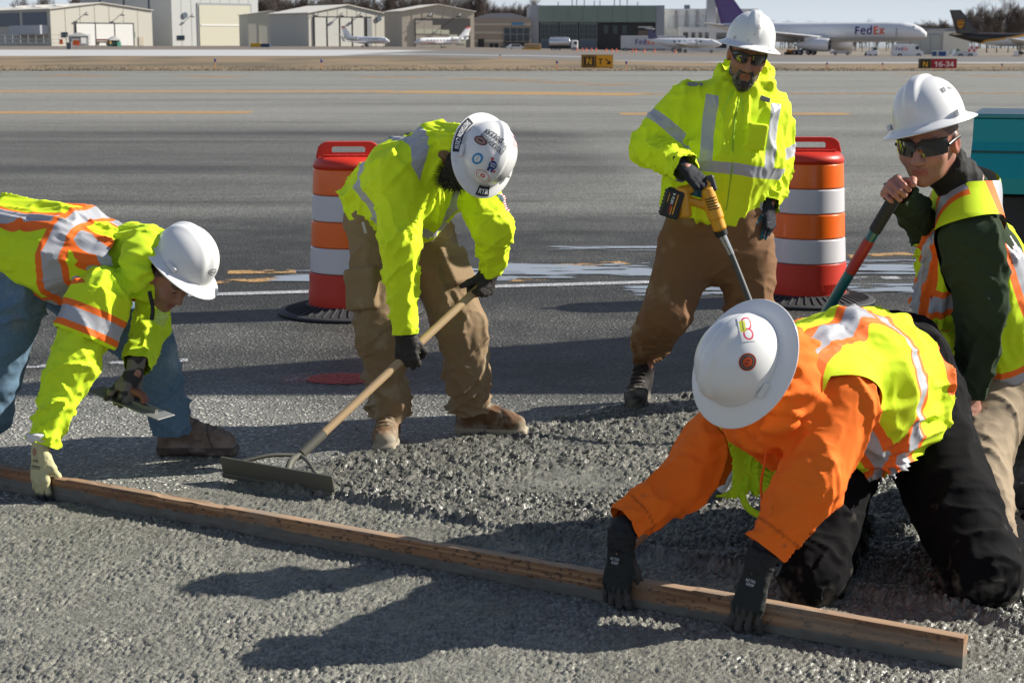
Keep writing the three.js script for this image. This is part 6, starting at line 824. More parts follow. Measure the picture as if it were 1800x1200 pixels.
  S('sticker', -0.3, 1.12, 0.06, 0.046, 0.1, printed(160, 128, (c) => { c.fillStyle = '#c2392f'; c.fillRect(0, 0, 160, 128); c.fillStyle = '#f0eeea'; c.beginPath(); c.ellipse(80, 64, 72, 57, 0, 0, 7); c.fill(); c.fillStyle = '#c2392f'; c.beginPath(); c.arc(80, 64, 26, 0, 7); c.fill(); c.fillStyle = '#fff'; c.font = 'bold 34px sans-serif'; c.textAlign = 'center'; c.fillText('A', 80, 76); c.strokeStyle = '#333'; c.lineWidth = 5; c.setLineDash([7, 5]); c.beginPath(); c.ellipse(80, 64, 54, 42, 0, 0, 7); c.stroke(); }), true);
  S('sticker', 2.35, 0.62, 0.05, 0.05, 2.6, printed(128, 128, (c) => { c.fillStyle = '#e6e6e6'; c.fillRect(0, 0, 128, 128); c.fillStyle = '#c23138'; for (let i = 0; i < 5; i++) c.fillRect(0, i * 26, 128, 13); c.fillStyle = '#253358'; c.beginPath(); c.moveTo(0, 0); c.lineTo(76, 0); c.lineTo(60, 70); c.lineTo(20, 84); c.fill(); }));
  S('sticker', 0.42, 0.98, 0.05, 0.02, -0.9, inkPrint(160, 64, '#1a1d24', (c) => { c.lineWidth = 7; c.beginPath(); c.ellipse(50, 32, 40, 16, 0.2, 0, 7); c.stroke(); c.font = 'bold 50px sans-serif'; c.fillText('X', 120, 34); }));
  H.brimSticker('sticker', 0.0, 0.42, 0.05, 0.85, printed(128, 80, (c) => { c.fillStyle = '#22262e'; c.fillRect(0, 0, 128, 80); c.fillStyle = '#f0f0f0'; c.font = 'bold 58px sans-serif'; c.textAlign = 'center'; c.fillText('RTR', 64, 62); }));
  H.brimSticker('sticker', -3.15, -2.75, 0.15, 0.75, printed(128, 56, (c) => { c.fillStyle = '#eceded'; c.fillRect(0, 0, 128, 56); c.fillStyle = '#20242c'; c.font = 'bold 22px sans-serif'; c.textAlign = 'center'; c.fillText('BUILT ON', 64, 24); c.fillText('RESPECT', 64, 48); }));
  // gloves, boots
  const dk = (G0) => (x, y, z) => { const l = loc(G0.fr, x, y, z); return mixc([0.02, 0.016, 0.015], [0.035, 0.03, 0.028], noise3(x * 60, y * 60, z * 60)); };
  for (const [w, Y, Z, s, p] of [[wR, yR, zR, 'R', { f: [[48, 78, 50], [50, 80, 50], [54, 82, 55], [58, 84, 55]], t: [[0.4, 0.7, -0.6], [-0.4, 0.6, -0.6]] }], [wL, yL, zL, 'L', { ...FIST, t: [[0.75, 0.55, -0.2], [0.6, 0.7, -0.35]] }]]) { const h = handPrims(w, Y, Z, s, p, 1.16), m = handMesh(h, 0.0036, 0.0022); paint(m.geo, dk(h)); worldPart(root, 'glove', m.geo, vmat(0.72, { sheen: 0.3 })); }
  const bt = boot(root, BR, [0.2, 0.105, 0.045], [0.3, 0.26, 0.19], [0.34, 0.3, 0.23]); bootLaces(bt, root, BR, [0.36, 0.28, 0.16], 6);
  boot(root, BL, [0.13, 0.066, 0.03], [0.36, 0.31, 0.23], [0.32, 0.28, 0.2], 0.2, 'brown work boot turned sideways');
  // the long rake he holds
  const rk = thing('concrete_rake', 'long wooden-handled concrete rake with wide blade coated in grey mud', 'rake', rA.clone().setY(0)), w = (v) => v.clone().sub(rk.position), mud = mat(0.1, 0.098, 0.078, 0.6);
  part(rk, 'handle', rod(w(rl(545)), w(rB.clone().lerp(rA, -0.015)), 0.0165, 0.0175, 16), mat(0.47, 0.325, 0.175, 0.55));
  part(rk, 'ferrule', rod(w(rl(530)), w(rl(566)), 0.019, 0.021, 14), mat(0.13, 0.125, 0.1, 0.55, 0.1), 'mud-caked ferrule');
  const bA = G(394, 838, 0.015), bB = G(590, 874, 0.01), across = bB.clone().sub(bA), Lb = across.length(); across.normalize(); const nrm = across.clone().cross(V(0, 1, 0)).normalize().negate(); if (nrm.z < 0) nrm.negate();
  const upB = V(0, 1, 0).addScaledVector(nrm, 0.22).normalize(), bg = new RoundedBoxGeometry(Lb, 0.088, 0.012, 3, 0.004); { const m = basis(across, upB, across.clone().cross(upB), bA.clone().lerp(bB, 0.5).addScaledVector(upB, 0.044)); bg.applyMatrix4(m).translate(-rk.position.x, -rk.position.y, -rk.position.z); } part(rk, 'blade', bg, mud);
  const lip = new RoundedBoxGeometry(Lb * 0.995, 0.022, 0.02, 2, 0.006); { const m = basis(across, upB, across.clone().cross(upB), bA.clone().lerp(bB, 0.5).addScaledVector(upB, 0.012).addScaledVector(nrm, 0.006)); lip.applyMatrix4(m).translate(-rk.position.x, -rk.position.y, -rk.position.z); } part(rk, 'blade_edge', lip, mud);
  const top = (t) => bA.clone().lerp(bB, t).addScaledVector(upB, 0.082), j = rl(527);
  for (const t of [0.2, 0.86]) part(rk, 'brace', tube([w(j), w(j.clone().lerp(top(t), 0.5).add(V(0, 0.012, 0))), w(top(t))], 0.008, 16, 8), mud);
  part(rk, 'socket', tube([w(j), w(j.clone().lerp(top(0.58), 0.6).add(V(0, 0.005, 0))), w(top(0.58).addScaledVector(upB, -0.03))], 0.014, 12, 8), mud);
}
// ---------------------------------------------------------------- left worker bending to the board
{
  const root = thing('person', 'bending worker in jeans at the left end of the board, steel trowel in hand', 'person', G(200, 815));
  const q = P, BL = bootPrims(G(318, 798), V(1, 0, 0.02), V(0, 1, 0), 1.13, 0.16);
  const pel = q(15, 425, 6.75), nk = q(248, 462, 6.55), sR = q(180, 515, 6.42), eR = q(126, 640, 6.33), sL = q(268, 470, 6.85), eL = q(266, 570, 6.78);
  const tor = frame(pel, nk.clone().sub(pel), sL.clone().sub(sR));
  const hipL = q(80, 475, 6.98), knL = q(262, 605, 6.95), anL = pt(BL.fr, -0.01, 0.13, -0.035), hipR = q(20, 515, 6.62), knR = q(-35, 720, 6.62), anR = q(-150, 880, 7.0);
  const jf = (s) => crease(s, 0.013, 0.07, (t) => 0.5 + 0.7 * Math.abs(2 * t - 0.9));
  const T = garment([limb(q(-5, 432, 6.8), q(50, 445, 6.8), [[0.18, 0.16], [0.19, 0.16]], { u: tor.x, k: 0.05, fold: crease(61, 0.01, 0.08) }), limb(hipL, knL, [0.135, 0.105], { k: 0.05, fold: jf(62) }), limb(knL, anL, [0.105, 0.088], { k: 0.03, fold: crease(63, 0.014, 0.06, (t) => 0.4 + 0.8 * t) }), limb(hipR, knR, [0.14, 0.11], { k: 0.05, fold: jf(64) }), limb(knR, anR, [0.11, 0.09], { k: 0.03, fold: jf(65) })], [hipL, hipR, knL, knR, anL, q(-160, 860, 6.7), pel], 0.0085, 0.24);
  let tg = split(T.geo, (x, y, z) => y - (x > anL.x - 0.3 ? 0.095 : 0.02))[0];
  paint(tg, (x, y, z) => { let c = dirt(x, y, z, [0.11, 0.19, 0.28], [0.32, 0.4, 0.47], -0.35, 0.14); c = dirt(x + 3, y, z, c, [0.2, 0.19, 0.16], -0.75 + 0.25 * (x < -1.75 ? 1 : 0), 0.1); const n = noise3(x * 160, y * 500, z * 160); return c.map((v) => v * (0.82 + 0.36 * n)); });
  cloth(root, 'jeans', tg, FABRIC, []);
  // hands: right one over the board, left one on the trowel
  const bt = BOARD.a.clone().lerp(BOARD.b, 0), along = BOARD.b.clone().sub(BOARD.a).normalize(), onBoard = (px) => { let best = null; for (let t = 0; t < 1; t += 0.0005) { const p = BOARD.a.clone().lerp(BOARD.b, t), s = p.clone().setY(0.09), d = -s.z, v = (s.y - EYE) , u = s.x / ((-s.z) * CP - v * SP) * FPX + 900; if (!best || Math.abs(u - px) < best.e) best = { e: Math.abs(u - px), p: s }; } return best.p; };
  BOARD.at = onBoard;
  const yR = V(-0.02, -1, 0.12), zR = BOARD.out.clone().add(V(-0.15, 0.2, 0)), wR = onBoard(76).addScaledVector(BOARD.out, 0.016).add(V(0, 0.093, -0.012));
  const yL = V(-0.15, -0.85, 0.2), zL = V(0.62, 0.15, 0.76), tp = q(222, 694, 6.42), wL = rodGrip(tp, yL, zL, 1.05, 0.085, 0.028);
  // hooded sweatshirt sleeves and vest with sleeves
  const arms = [limb(sR, eR, [[0.1, 0.1], [0.09, 0.092]], { k: 0.04, fold: crease(71, 0.012, 0.06) }), limb(eR, wR.clone().lerp(eR, 0.1), [0.092, 0.052], { k: 0.02, fold: crease(72, 0.015, 0.055) }), limb(sL, eL, [0.085, 0.07], { k: 0.04, fold: crease(73, 0.012, 0.06) }), limb(eL, wL.clone().lerp(eL, 0.12), [0.07, 0.05], { k: 0.02, fold: crease(74, 0.012, 0.05) })];
  const hoodP = [ring(q(262, 462, 6.52), V(0.8, -0.05, 0.25), [0.108, 0.1], 0.036, { u: tor.x, k: 0.02, tall: 1.7, wave: 0.035, s: 7 }), limb(q(232, 425, 6.6), q(262, 422, 6.56), [[0.07, 0.09], [0.06, 0.08]], { k: 0.03, fold: drape(70, 0.01) }), limb(pt(tor, 0, 0.3, 0.02), pt(tor, 0, 0.48, 0.03), [[0.15, 0.12], [0.1, 0.09]], { u: tor.x, k: 0.04 })];
  const S = garment([...arms, ...hoodP], [sR, sL, eR, eL, wR, wL, nk], 0.0075, 0.2);
  let g = cutCuff(S.geo, wR.clone().lerp(eR, 0.1), eR, arms, hoodP); g = cutCuff(g, wL.clone().lerp(eL, 0.12), eL, arms, hoodP, 0.0);
  paint(g, (x, y, z) => dirt(x, y, z, [0.66, 0.9, 0.02], [0.32, 0.36, 0.08], -0.75 + 0.2 * sstep(0.75, 0.4, y), 0.05)); const hd = cloth(root, 'hooded_sweatshirt', g, FABRIC, []);
  const vs = [limb(sR, sR.clone().lerp(eR, 0.6), [[0.118, 0.118], [0.125, 0.122]], { k: 0.05, cap: 0.2, fold: crease(75, 0.008, 0.12) }), limb(sL, sL.clone().lerp(eL, 0.55), [[0.1, 0.1], [0.1, 0.1]], { k: 0.05, cap: 0.2, fold: crease(76, 0.008, 0.1) })];
  const vb = [limb(pt(tor, 0, -0.03, 0), pt(tor, 0, 0.3, 0.02), [[0.215, 0.175], [0.235, 0.185]], { u: tor.x, k: 0.06, cap: 0.3, fold: drape(81, 0.016) }), limb(pt(tor, 0, 0.3, 0.0), pt(tor, 0, 0.47, 0.0), [[0.228, 0.175], [0.15, 0.125]], { u: tor.x, k: 0.06, fold: drape(82, 0.012) })];
  const Vt = garment([...vb, ...vs], [pel, nk, sR, sL, sR.clone().lerp(eR, 0.6), sL.clone().lerp(eL, 0.5)], 0.0075, 0.28), L3 = (x, y, z) => loc(tor, x, y, z);
  let vg = split(Vt.geo, (x, y, z) => { const l = L3(x, y, z); return Math.min(l[1] + 0.05 - 0.01 * Math.sin(l[0] * 24), Math.max(0.53 - l[1], Math.abs(l[0]) - 0.12, l[2] - 0.12)); })[0];
  const sleeveEnd = (s, e, t1) => { const ax = e.clone().sub(s), Ln = ax.length(); ax.normalize(); return (x, y, z) => rawMin(vs, x, y, z) < rawMin(vb, x, y, z) ? t1 * Ln + 0.012 - ((x - s.x) * ax.x + (y - s.y) * ax.y + (z - s.z) * ax.z) : 0.1; };
  vg = split(vg, (x, y, z) => Math.hypot(x - sR.x, y - sR.y, z - sR.z) < 0.4 && Math.hypot(x - sR.x, y - sR.y, z - sR.z) < Math.hypot(x - sL.x, y - sL.y, z - sL.z) ? sleeveEnd(sR, eR, 0.6)(x, y, z) : sleeveEnd(sL, eL, 0.55)(x, y, z))[0];
  paint(vg, (x, y, z) => dirt(x, y, z, [0.7, 0.9, 0.012], [0.36, 0.4, 0.07], -0.9, 0.06));
  const onS = (x, y, z) => rawMin(vb, x, y, z) - rawMin(vs, x, y, z) + 0.01, kids = [], t = (w) => (x, y, z) => { const l = L3(x, y, z); return Math.min(w - Math.abs(l[1] - 0.365 - 0.1 * l[0]), -onS(x, y, z) + 0.02); }, st = (w) => (x, y, z) => { const l = L3(x, y, z); return Math.min(w - Math.abs(Math.abs(l[0] + 0.02) - 0.105), -onS(x, y, z) - 0.035); };
  vg = pieces(root, kids, vg, [['reflective_tape', t(0.026), SILVER], ['orange_trim', t(0.05), ORANGE_TAPE], ['reflective_tape', bandOn(sR, eR, 0.42, 0.027, onS), SILVER], ['orange_trim', bandOn(sR, eR, 0.42, 0.052, onS), ORANGE_TAPE], ['reflective_tape', bandOn(sL, eL, 0.4, 0.027, onS), SILVER], ['orange_trim', bandOn(sL, eL, 0.4, 0.052, onS), ORANGE_TAPE], ['reflective_tape', st(0.026), SILVER], ['orange_trim', st(0.05), ORANGE_TAPE]]);
  cloth(root, 'vest', vg, FABRIC, kids);
  // head
  const hc = q(292, 487, 6.5), hf = headFrame(hc, V(0.66, -0.66, 0.42), V(0.6, 0.76, 0.3)), skin = [0.33, 0.165, 0.11];
  const core = innerBody([[pel, pt(tor, 0, 0.4, 0), [[0.15, 0.1], [0.15, 0.1]], tor.x], [sR, eR, [0.05, 0.042]], [eR, wR, [0.042, 0.032]], [sL, eL, [0.05, 0.042]], [eL, wL, [0.042, 0.032]], [pt(tor, 0, 0.4, 0), nk, [0.08, 0.055]], [hipR, knR, [0.08, 0.06]], [knR, anR, [0.06, 0.04]], [hipL, knL, [0.08, 0.06]], [knL, anL, [0.06, 0.04]]]);
  paint(core, () => skin); const bodyM = worldPart(root, 'body', weld([headMesh(hf, nk, skin, { stubble: 0.22, hair: [0.025, 0.02, 0.018] }), core]), vmat(0.5));
  for (const s of [-1, 1]) { const e = new THREE.SphereGeometry(0.0125, 14, 10), c = pt(hf, s * 0.029, 0.003, 0.071).sub(root.position); e.translate(c.x, c.y, c.z); const w = part(bodyM, 'eye', e, mat(0.55, 0.5, 0.46, 0.25)); const i = new THREE.SphereGeometry(0.0068, 10, 8), d = pt(hf, s * 0.029, 0.001, 0.0795).sub(root.position); i.translate(d.x, d.y, d.z); part(w, 'iris', i, mat(0.02, 0.012, 0.008, 0.15)); }
  const H = hardHat(root, headFrame(q(322, 458, 6.5), V(0.66, -0.68, 0.38), V(0.68, 0.66, 0.28)), { rx: 0.112, rz: 0.136, ry: 0.14, brim: 0.04, dirt: -1.0, ribs: 3, clips: true, label: 'clean white hard hat with small oval logo' });
  H.sticker('logo', 0.0, 1.12, 0.055, 0.03, 0, inkPrint(256, 140, '#1d2026', (c) => { c.lineWidth = 12; c.beginPath(); c.ellipse(128, 70, 118, 60, 0, 0, 7); c.stroke(); c.font = 'bold 62px sans-serif'; c.fillText('RICON', 128, 74, 190); }));
  // zip pull and clear eyewear hanging at the chest
  const zp = q(268, 545, 6.4).sub(root.position); part(hd, 'zip_flap', tube([q(262, 512, 6.42).sub(root.position), zp, q(266, 562, 6.4).sub(root.position)], 0.008, 12, 6), mat(0.015, 0.015, 0.016, 0.6));
  { const m = new THREE.MeshPhysicalMaterial({ roughness: 0.05, transmission: 0.9, thickness: 0 }); m.color.setRGB(0.85, 0.86, 0.86); const l = new THREE.SphereGeometry(0.05, 16, 10, 0, 1.6, 0.9, 1.1); const c = q(290, 560, 6.42).sub(root.position); l.rotateY(0.6); l.rotateZ(-0.5); l.translate(c.x - 0.02, c.y, c.z - 0.03); part(root, 'safety_glasses', l, m, 'clear safety glasses hanging at the chest'); }
  // gloves
  const hp = handPrims(wR, yR, zR, 'R', { f: [[10, 14, 8], [6, 14, 10], [6, 16, 10], [8, 18, 12]], t: [[0.02, 0.8, -0.6], [-0.15, 0.8, -0.6]], splay: 0.075 }, 1.16), hm = handMesh(hp, 0.0036, 0.0016);
  paint(hm.geo, (x, y, z) => { const l = loc(hp.fr, x, y, z); return mixc(dirt(x, y, z, [0.52, 0.49, 0.27], [0.3, 0.28, 0.18], -0.4, 0.04), [0.025, 0.03, 0.035], sstep(0.15, 0.17, l[1] + 0.006 * noise3(x * 90, y * 90, z * 90))); });
  const gl = worldPart(root, 'glove', hm.geo, vmat(0.85), 'cream knitted glove with dark fingertips');
  part(gl, 'print', patch(hm.f, pt(hp.fr, 0, 0.045, 0.02), zR, yR.clone().negate(), 0.06, 0.045, 0.0012).translate(-root.position.x, -root.position.y, -root.position.z), inkPrint(128, 96, '#3a3a2a', (c) => { c.font = 'bold 24px sans-serif'; c.fillText('20 36', 64, 24); c.fillText('KYORENE', 64, 70, 110); c.fillRect(10, 84, 108, 5); }));
  const cf = [limb(wR.clone().addScaledVector(yR, -0.062), wR.clone().addScaledVector(yR, -0.046), [0.052, 0.05], { cap: 0.3 })]; worldPart(root, 'cuff', solid(field(cf), ...bounds([cf[0].a, cf[0].b], 0.07), 0.005), mat(0.7, 0.68, 0.64, 0.8), 'pale shirt cuff at the right wrist');
  const hl = handPrims(wL, yL, zL, 'L', { f: [[58, 80, 50], [60, 80, 50], [62, 84, 50], [66, 84, 55]], t: [[0.5, 0.75, -0.3], [0.1, 0.8, -0.5]] }, 1.1), hm2 = handMesh(hl, 0.0036, 0.0016);
  paint(hm2.geo, (x, y, z) => { const l = loc(hl.fr, x, y, z); return mixc([0.16, 0.145, 0.12], [0.03, 0.03, 0.03], sstep(0.45, 0.6, noise3(x * 40 + 3, y * 40, z * 40))); }); worldPart(root, 'glove', hm2.geo, vmat(0.85), 'grey and black glove holding the trowel');
  const b0 = boot(root, BL, [0.17, 0.12, 0.095], [0.09, 0.07, 0.06], [0.27, 0.22, 0.185], 0.16); bootLaces(b0, root, BL, [0.1, 0.075, 0.06], 3);
  const tw = thing('finishing_trowel', 'steel finishing trowel with red-brown handle held by the bending worker at left', 'trowel', q(228, 708, 6.4)), tx = q(292, 733, 6.33).sub(q(165, 682, 6.5)), Lt = tx.length(), ty = V(0, 1, 0).addScaledVector(tx.clone().normalize(), -tx.y / Lt).normalize(), tm = basis(tx.clone().normalize(), ty, tx.clone().normalize().cross(ty), V(0, 0, 0));
  const bl = new RoundedBoxGeometry(Lt, 0.004, 0.1, 2, 0.0015); bl.applyMatrix4(tm); part(tw, 'blade', bl, mat(0.3, 0.31, 0.3, 0.4, 0.6)); const sp = new THREE.BoxGeometry(Lt * 0.72, 0.014, 0.018); sp.translate(0, 0.009, 0); sp.applyMatrix4(tm); part(tw, 'spine', sp, mat(0.2, 0.2, 0.19, 0.5, 0.4));
  const hnd = tube([V(-0.062, 0.03, 0), V(-0.05, 0.052, 0), V(0, 0.05, 0), V(0.058, 0.046, 0), V(0.072, 0.022, 0)], 0.0155, 30, 10); hnd.applyMatrix4(tm); part(tw, 'handle', hnd, mat(0.2, 0.075, 0.05, 0.6));
}
// ---------------------------------------------------------------- kneeling worker at the right end of the board
{
  const root = thing('person', 'kneeling worker in orange hooded sweatshirt and lime vest pressing the board down', 'person', G(1560, 1000)), q = P;
  const pel = q(1530, 660, 5.46), nk = q(1366, 676, 5.0), sR = q(1288, 738, 5.22), eR = q(1200, 848, 5.1), sL = q(1478, 712, 4.93), eL = q(1428, 848, 4.8), tor = frame(pel, nk.clone().sub(pel), sL.clone().sub(sR));
  const hipR = q(1484, 770, 5.42), knR = G(1432, 1010, 0.09), hipL = q(1606, 708, 5.6), knL = G(1728, 1010, 0.1), fR = q(1500, 940, 5.85), fL = q(1800, 925, 5.95);
  const jf = (s, a = 0.012) => crease(s, a, 0.075, (t) => 0.5 + 0.7 * Math.abs(2 * t - 0.9));
  const T = garment([limb(pt(tor, 0, -0.12, 0), pt(tor, 0, 0.08, 0.02), [[0.23, 0.21], [0.22, 0.2]], { u: tor.x, k: 0.06, fold: crease(91, 0.012, 0.09) }), limb(hipR, knR, [[0.14, 0.145], [0.09, 0.088]], { k: 0.06, fold: jf(92) }), limb(knR, fR, [0.095, 0.08], { k: 0.03, fold: jf(93, 0.014) }), limb(hipL, knL, [[0.18, 0.17], [0.118, 0.112]], { k: 0.06, fold: jf(94) }), limb(knL, fL, [0.11, 0.085], { k: 0.03, fold: jf(95, 0.014) })], [pel, hipR, hipL, knR, knL, fR, fL], 0.0085, 0.3);
  paint(T.geo, (x, y, z) => { const c = dirt(x, y, z, [0.003, 0.003, 0.004], [0.03, 0.03, 0.034], -0.45 + 0.5 * sstep(0.45, 0.75, y), 0.12); return dirt(x + 5, y, z, c, [0.16, 0.15, 0.125], -0.72 + 0.95 * sstep(0.2, 0.02, y), 0.05); }); cloth(root, 'trousers', T.geo, DARKCLOTH, []);
  // hands on the board
  const grip = (px, tilt) => BOARD.at(px).addScaledVector(BOARD.out, 0.02).add(V(0, 0.082, -0.004));
  const yR = V(-0.12, -1, 0.18), zR = BOARD.out.clone().add(V(-0.25, 0.45, 0)), wR = grip(1088).add(V(0.015, 0.012, -0.01)), yL = V(-0.28, -0.95, 0.2), zL = BOARD.out.clone().add(V(-0.2, 0.4, 0)), wL = grip(1318).add(V(0.03, 0.012, -0.01));
  // hooded sweatshirt
  const arms = [limb(sR, eR, [[0.105, 0.1], [0.08, 0.082]], { k: 0.06, fold: crease(101, 0.012, 0.08) }), limb(eR, wR.clone().addScaledVector(yR, -0.075), [0.081, 0.056], { k: 0.02, fold: crease(102, 0.013, 0.07) }), limb(sL, eL, [[0.112, 0.108], [0.092, 0.094]], { k: 0.06, fold: crease(103, 0.012, 0.09) }), limb(eL, wL.clone().addScaledVector(yL, -0.07), [0.093, 0.06], { k: 0.02, fold: crease(104, 0.014, 0.07) })];
  const hb = [limb(pt(tor, 0, 0.1, 0.02), pt(tor, 0, 0.42, 0.03), [[0.22, 0.21], [0.2, 0.17]], { u: tor.x, k: 0.06, fold: drape(105, 0.012) }), limb(pt(tor, 0, 0.4, 0.02), pt(tor, 0, 0.52, 0.02), [[0.18, 0.16], [0.12, 0.11]], { u: tor.x, k: 0.06 }), ring(q(1352, 688, 4.95), V(-0.62, 0.1, 0.5), [0.125, 0.125], 0.048, { u: tor.x, k: 0.03, tall: 1.9, wave: 0.04, s: 11 }), limb(q(1375, 620, 5.05), q(1345, 640, 4.98), [[0.13, 0.07], [0.12, 0.06]], { u: tor.x, k: 0.05, fold: drape(106, 0.014) }), limb(q(1340, 745, 4.93), q(1372, 790, 4.98), [[0.1, 0.07], [0.08, 0.05]], { u: tor.x, k: 0.05, fold: drape(107, 0.014) })];
  const S = garment([...arms, ...hb], [sR, sL, eR, eL, wR, wL, nk, pel], 0.0075, 0.24), cw = (w, y, o) => w.clone().addScaledVector(y, -o);
  let g = cutCuff(S.geo, cw(wR, yR, 0.075), eR, arms, hb, 0); g = cutCuff(g, cw(wL, yL, 0.07), eL, arms, hb, 0);
  const cb = (w, e) => { const a = w.clone().sub(e).normalize(); return (x, y, z) => Math.abs((x - w.x) * a.x + (y - w.y) * a.y + (z - w.z) * a.z + 0.06) < 0.004 && Math.hypot(x - w.x, y - w.y, z - w.z) < 0.13 ? 0.6 : 1; }, c1 = cb(cw(wR, yR, 0.075), eR), c2 = cb(cw(wL, yL, 0.07), eL);
  paint(g, (x, y, z) => { const k = c1(x, y, z) * c2(x, y, z); return dirt(x, y, z, [0.97, 0.175, 0.006], [0.3, 0.1, 0.04], -0.85 + 0.25 * sstep(0.5, 0.2, y), 0.03).map((v) => v * k); });
  const hd = cloth(root, 'hooded_sweatshirt', g, FABRIC, []);
  part(hd, 'drawstring', tube([q(1348, 770, 4.86), q(1346, 805, 4.86), q(1338, 850, 4.88), q(1341, 890, 4.9)].map((v) => v.sub(root.position)), 0.004, 20, 6), mat(0.9, 0.12, 0.01, 0.8));
  // vest
  const vb = [limb(pt(tor, 0, -0.02, 0.02), pt(tor, 0, 0.26, 0.04), [[0.255, 0.235], [0.26, 0.245]], { u: tor.x, k: 0.06, cap: 0.35, fold: drape(111, 0.018) }), limb(pt(tor, 0, 0.26, 0.03), pt(tor, 0, 0.44, 0.02), [[0.25, 0.23], [0.205, 0.175]], { u: tor.x, k: 0.06, fold: drape(112, 0.014) }), limb(pt(tor, 0, 0.43, 0.01), pt(tor, 0, 0.56, 0.0), [[0.21, 0.175], [0.16, 0.15]], { u: tor.x, k: 0.06, fold: drape(113, 0.01) }), limb(nk, sL, [[0.12, 0.12], [0.126, 0.126]], { k: 0.06 }), limb(nk, sR, [[0.12, 0.12], [0.12, 0.12]], { k: 0.06 }), limb(pt(tor, 0.06, -0.01, 0.2), pt(tor, 0.06, 0.2, 0.23), [[0.15, 0.09], [0.14, 0.08]], { u: tor.x, k: 0.06, cap: 0.3, fold: drape(114, 0.02) })];
  const Vt = garment(vb, [pel, nk], 0.0075, 0.36), L3 = (x, y, z) => loc(tor, x, y, z);
  const holes = [armhole(sR, eR, arms[0], tor.x.clone().negate(), 0.55, 0.0), armhole(sL, eL, arms[2], tor.x, 0.62, -0.005)];
  let vg = split(Vt.geo, (x, y, z) => { const l = L3(x, y, z); return l[1] + 0.055 + 0.03 * Math.sin(l[0] * 9) - 0.02 * noise3(x / 0.03, y / 0.03, z / 0.03) - 0.05 * sstep(0.1, 0.25, l[2]); })[0];
  vg = split(vg, (x, y, z) => { const l = L3(x, y, z), up = holes.map((p) => p(x, y, z)); return Math.min(Math.min(...up), Math.hypot((l[0]) / 1.0, l[2] + 0.02) + (l[1] > 0.46 ? 0 : 1) - 0.12, Math.max(Math.abs(l[0]) - 0.05, 0.02 - l[2])); })[0];
  paint(vg, (x, y, z) => dirt(x, y, z, [0.7, 0.88, 0.012], [0.4, 0.42, 0.08], -0.75, 0.08));
  const kids = [], rg = (c, w) => (x, y, z) => { const l = L3(x, y, z); return w - Math.abs(l[1] - c - 0.07 * l[2]); }, st = (w) => (x, y, z) => { const l = L3(x, y, z); return Math.min(w - Math.abs(Math.abs(l[0]) - 0.13), l[1] - 0.15); };
  vg = pieces(root, kids, vg, [['reflective_tape', rg(0.165, 0.027), SILVER], ['orange_trim', rg(0.165, 0.053), ORANGE_TAPE], ['reflective_tape', st(0.027), SILVER], ['orange_trim', st(0.053), ORANGE_TAPE], ['orange_trim', (x, y, z) => { const l = L3(x, y, z); return l[2] < 0.1 ? 0.03 - l[1] - 0.055 : -0.1; }, ORANGE_TAPE]]);
  const vest = cloth(root, 'vest', vg, FABRIC, kids);
  // the front panel hanging open and its torn loop
  const flap = [limb(q(1322, 735, 5.02), q(1318, 860, 5.08), [[0.055, 0.014], [0.05, 0.012]], { u: V(1, 0, -0.3), cap: 0.4, fold: drape(115, 0.014) }), limb(q(1360, 800, 5.1), q(1362, 860, 5.12), [[0.06, 0.014], [0.05, 0.012]], { u: V(1, 0, -0.2), cap: 0.4, k: 0.02, fold: drape(116, 0.014) })];
  const fg = paint(solid(field(flap), ...bounds(flap.flatMap((p) => [p.a, p.b]), 0.1), 0.006), () => [0.42, 0.7, 0.01]); const fl = worldPart(root, 'vest_flap', fg, FABRIC, 'lime vest front hanging loose below the chest');
  part(fl, 'loop', tube([q(1302, 850, 5.06), q(1312, 888, 5.06), q(1340, 906, 5.07), q(1368, 896, 5.09), q(1374, 858, 5.1)].map((v) => v.sub(root.position)), 0.012, 24, 6), mat(0.42, 0.7, 0.01, 0.85));
  const ch = [limb(q(1327, 742, 4.99), q(1330, 785, 5.0), [[0.03, 0.012], [0.026, 0.01]], { u: V(1, 0, 0), cap: 0.4 })]; part(fl, 'reflective_tape', solid(field(ch), ...bounds([ch[0].a, ch[0].b], 0.05), 0.005).translate(-root.position.x, -root.position.y, -root.position.z), SILVER);
  // head, hat
  const up = V(-0.62, 0.34, 0.71), hatC = q(1303, 634, 4.82), hf = headFrame(hatC.clone().addScaledVector(up.clone().normalize(), -0.06), V(-0.48, -0.87, 0), up), skin = [0.26, 0.13, 0.085];
  const core = innerBody([[pel, pt(tor, 0, 0.42, 0), [[0.16, 0.12], [0.16, 0.12]], tor.x], [sR, eR, [0.055, 0.045]], [eR, wR, [0.045, 0.032]], [sL, eL, [0.055, 0.045]], [eL, wL, [0.045, 0.032]], [pt(tor, 0, 0.42, 0), nk, [0.09, 0.06]], [hipR, knR, [0.1, 0.07]], [knR, fR, [0.07, 0.05]], [hipL, knL, [0.1, 0.07]], [knL, fL, [0.07, 0.05]]]);
  paint(core, () => skin); worldPart(root, 'body', weld([headMesh(hf, nk, skin, { stubble: 0.4 }), core]), vmat(0.55));
  const H = hardHat(root, headFrame(hatC, V(-0.48, -0.87, 0), up), { rx: 0.116, rz: 0.138, ry: 0.145, brim: 0.05, dirt: -0.9, ribs: 1, clips: true, label: 'glossy white hard hat with round orange sticker' });
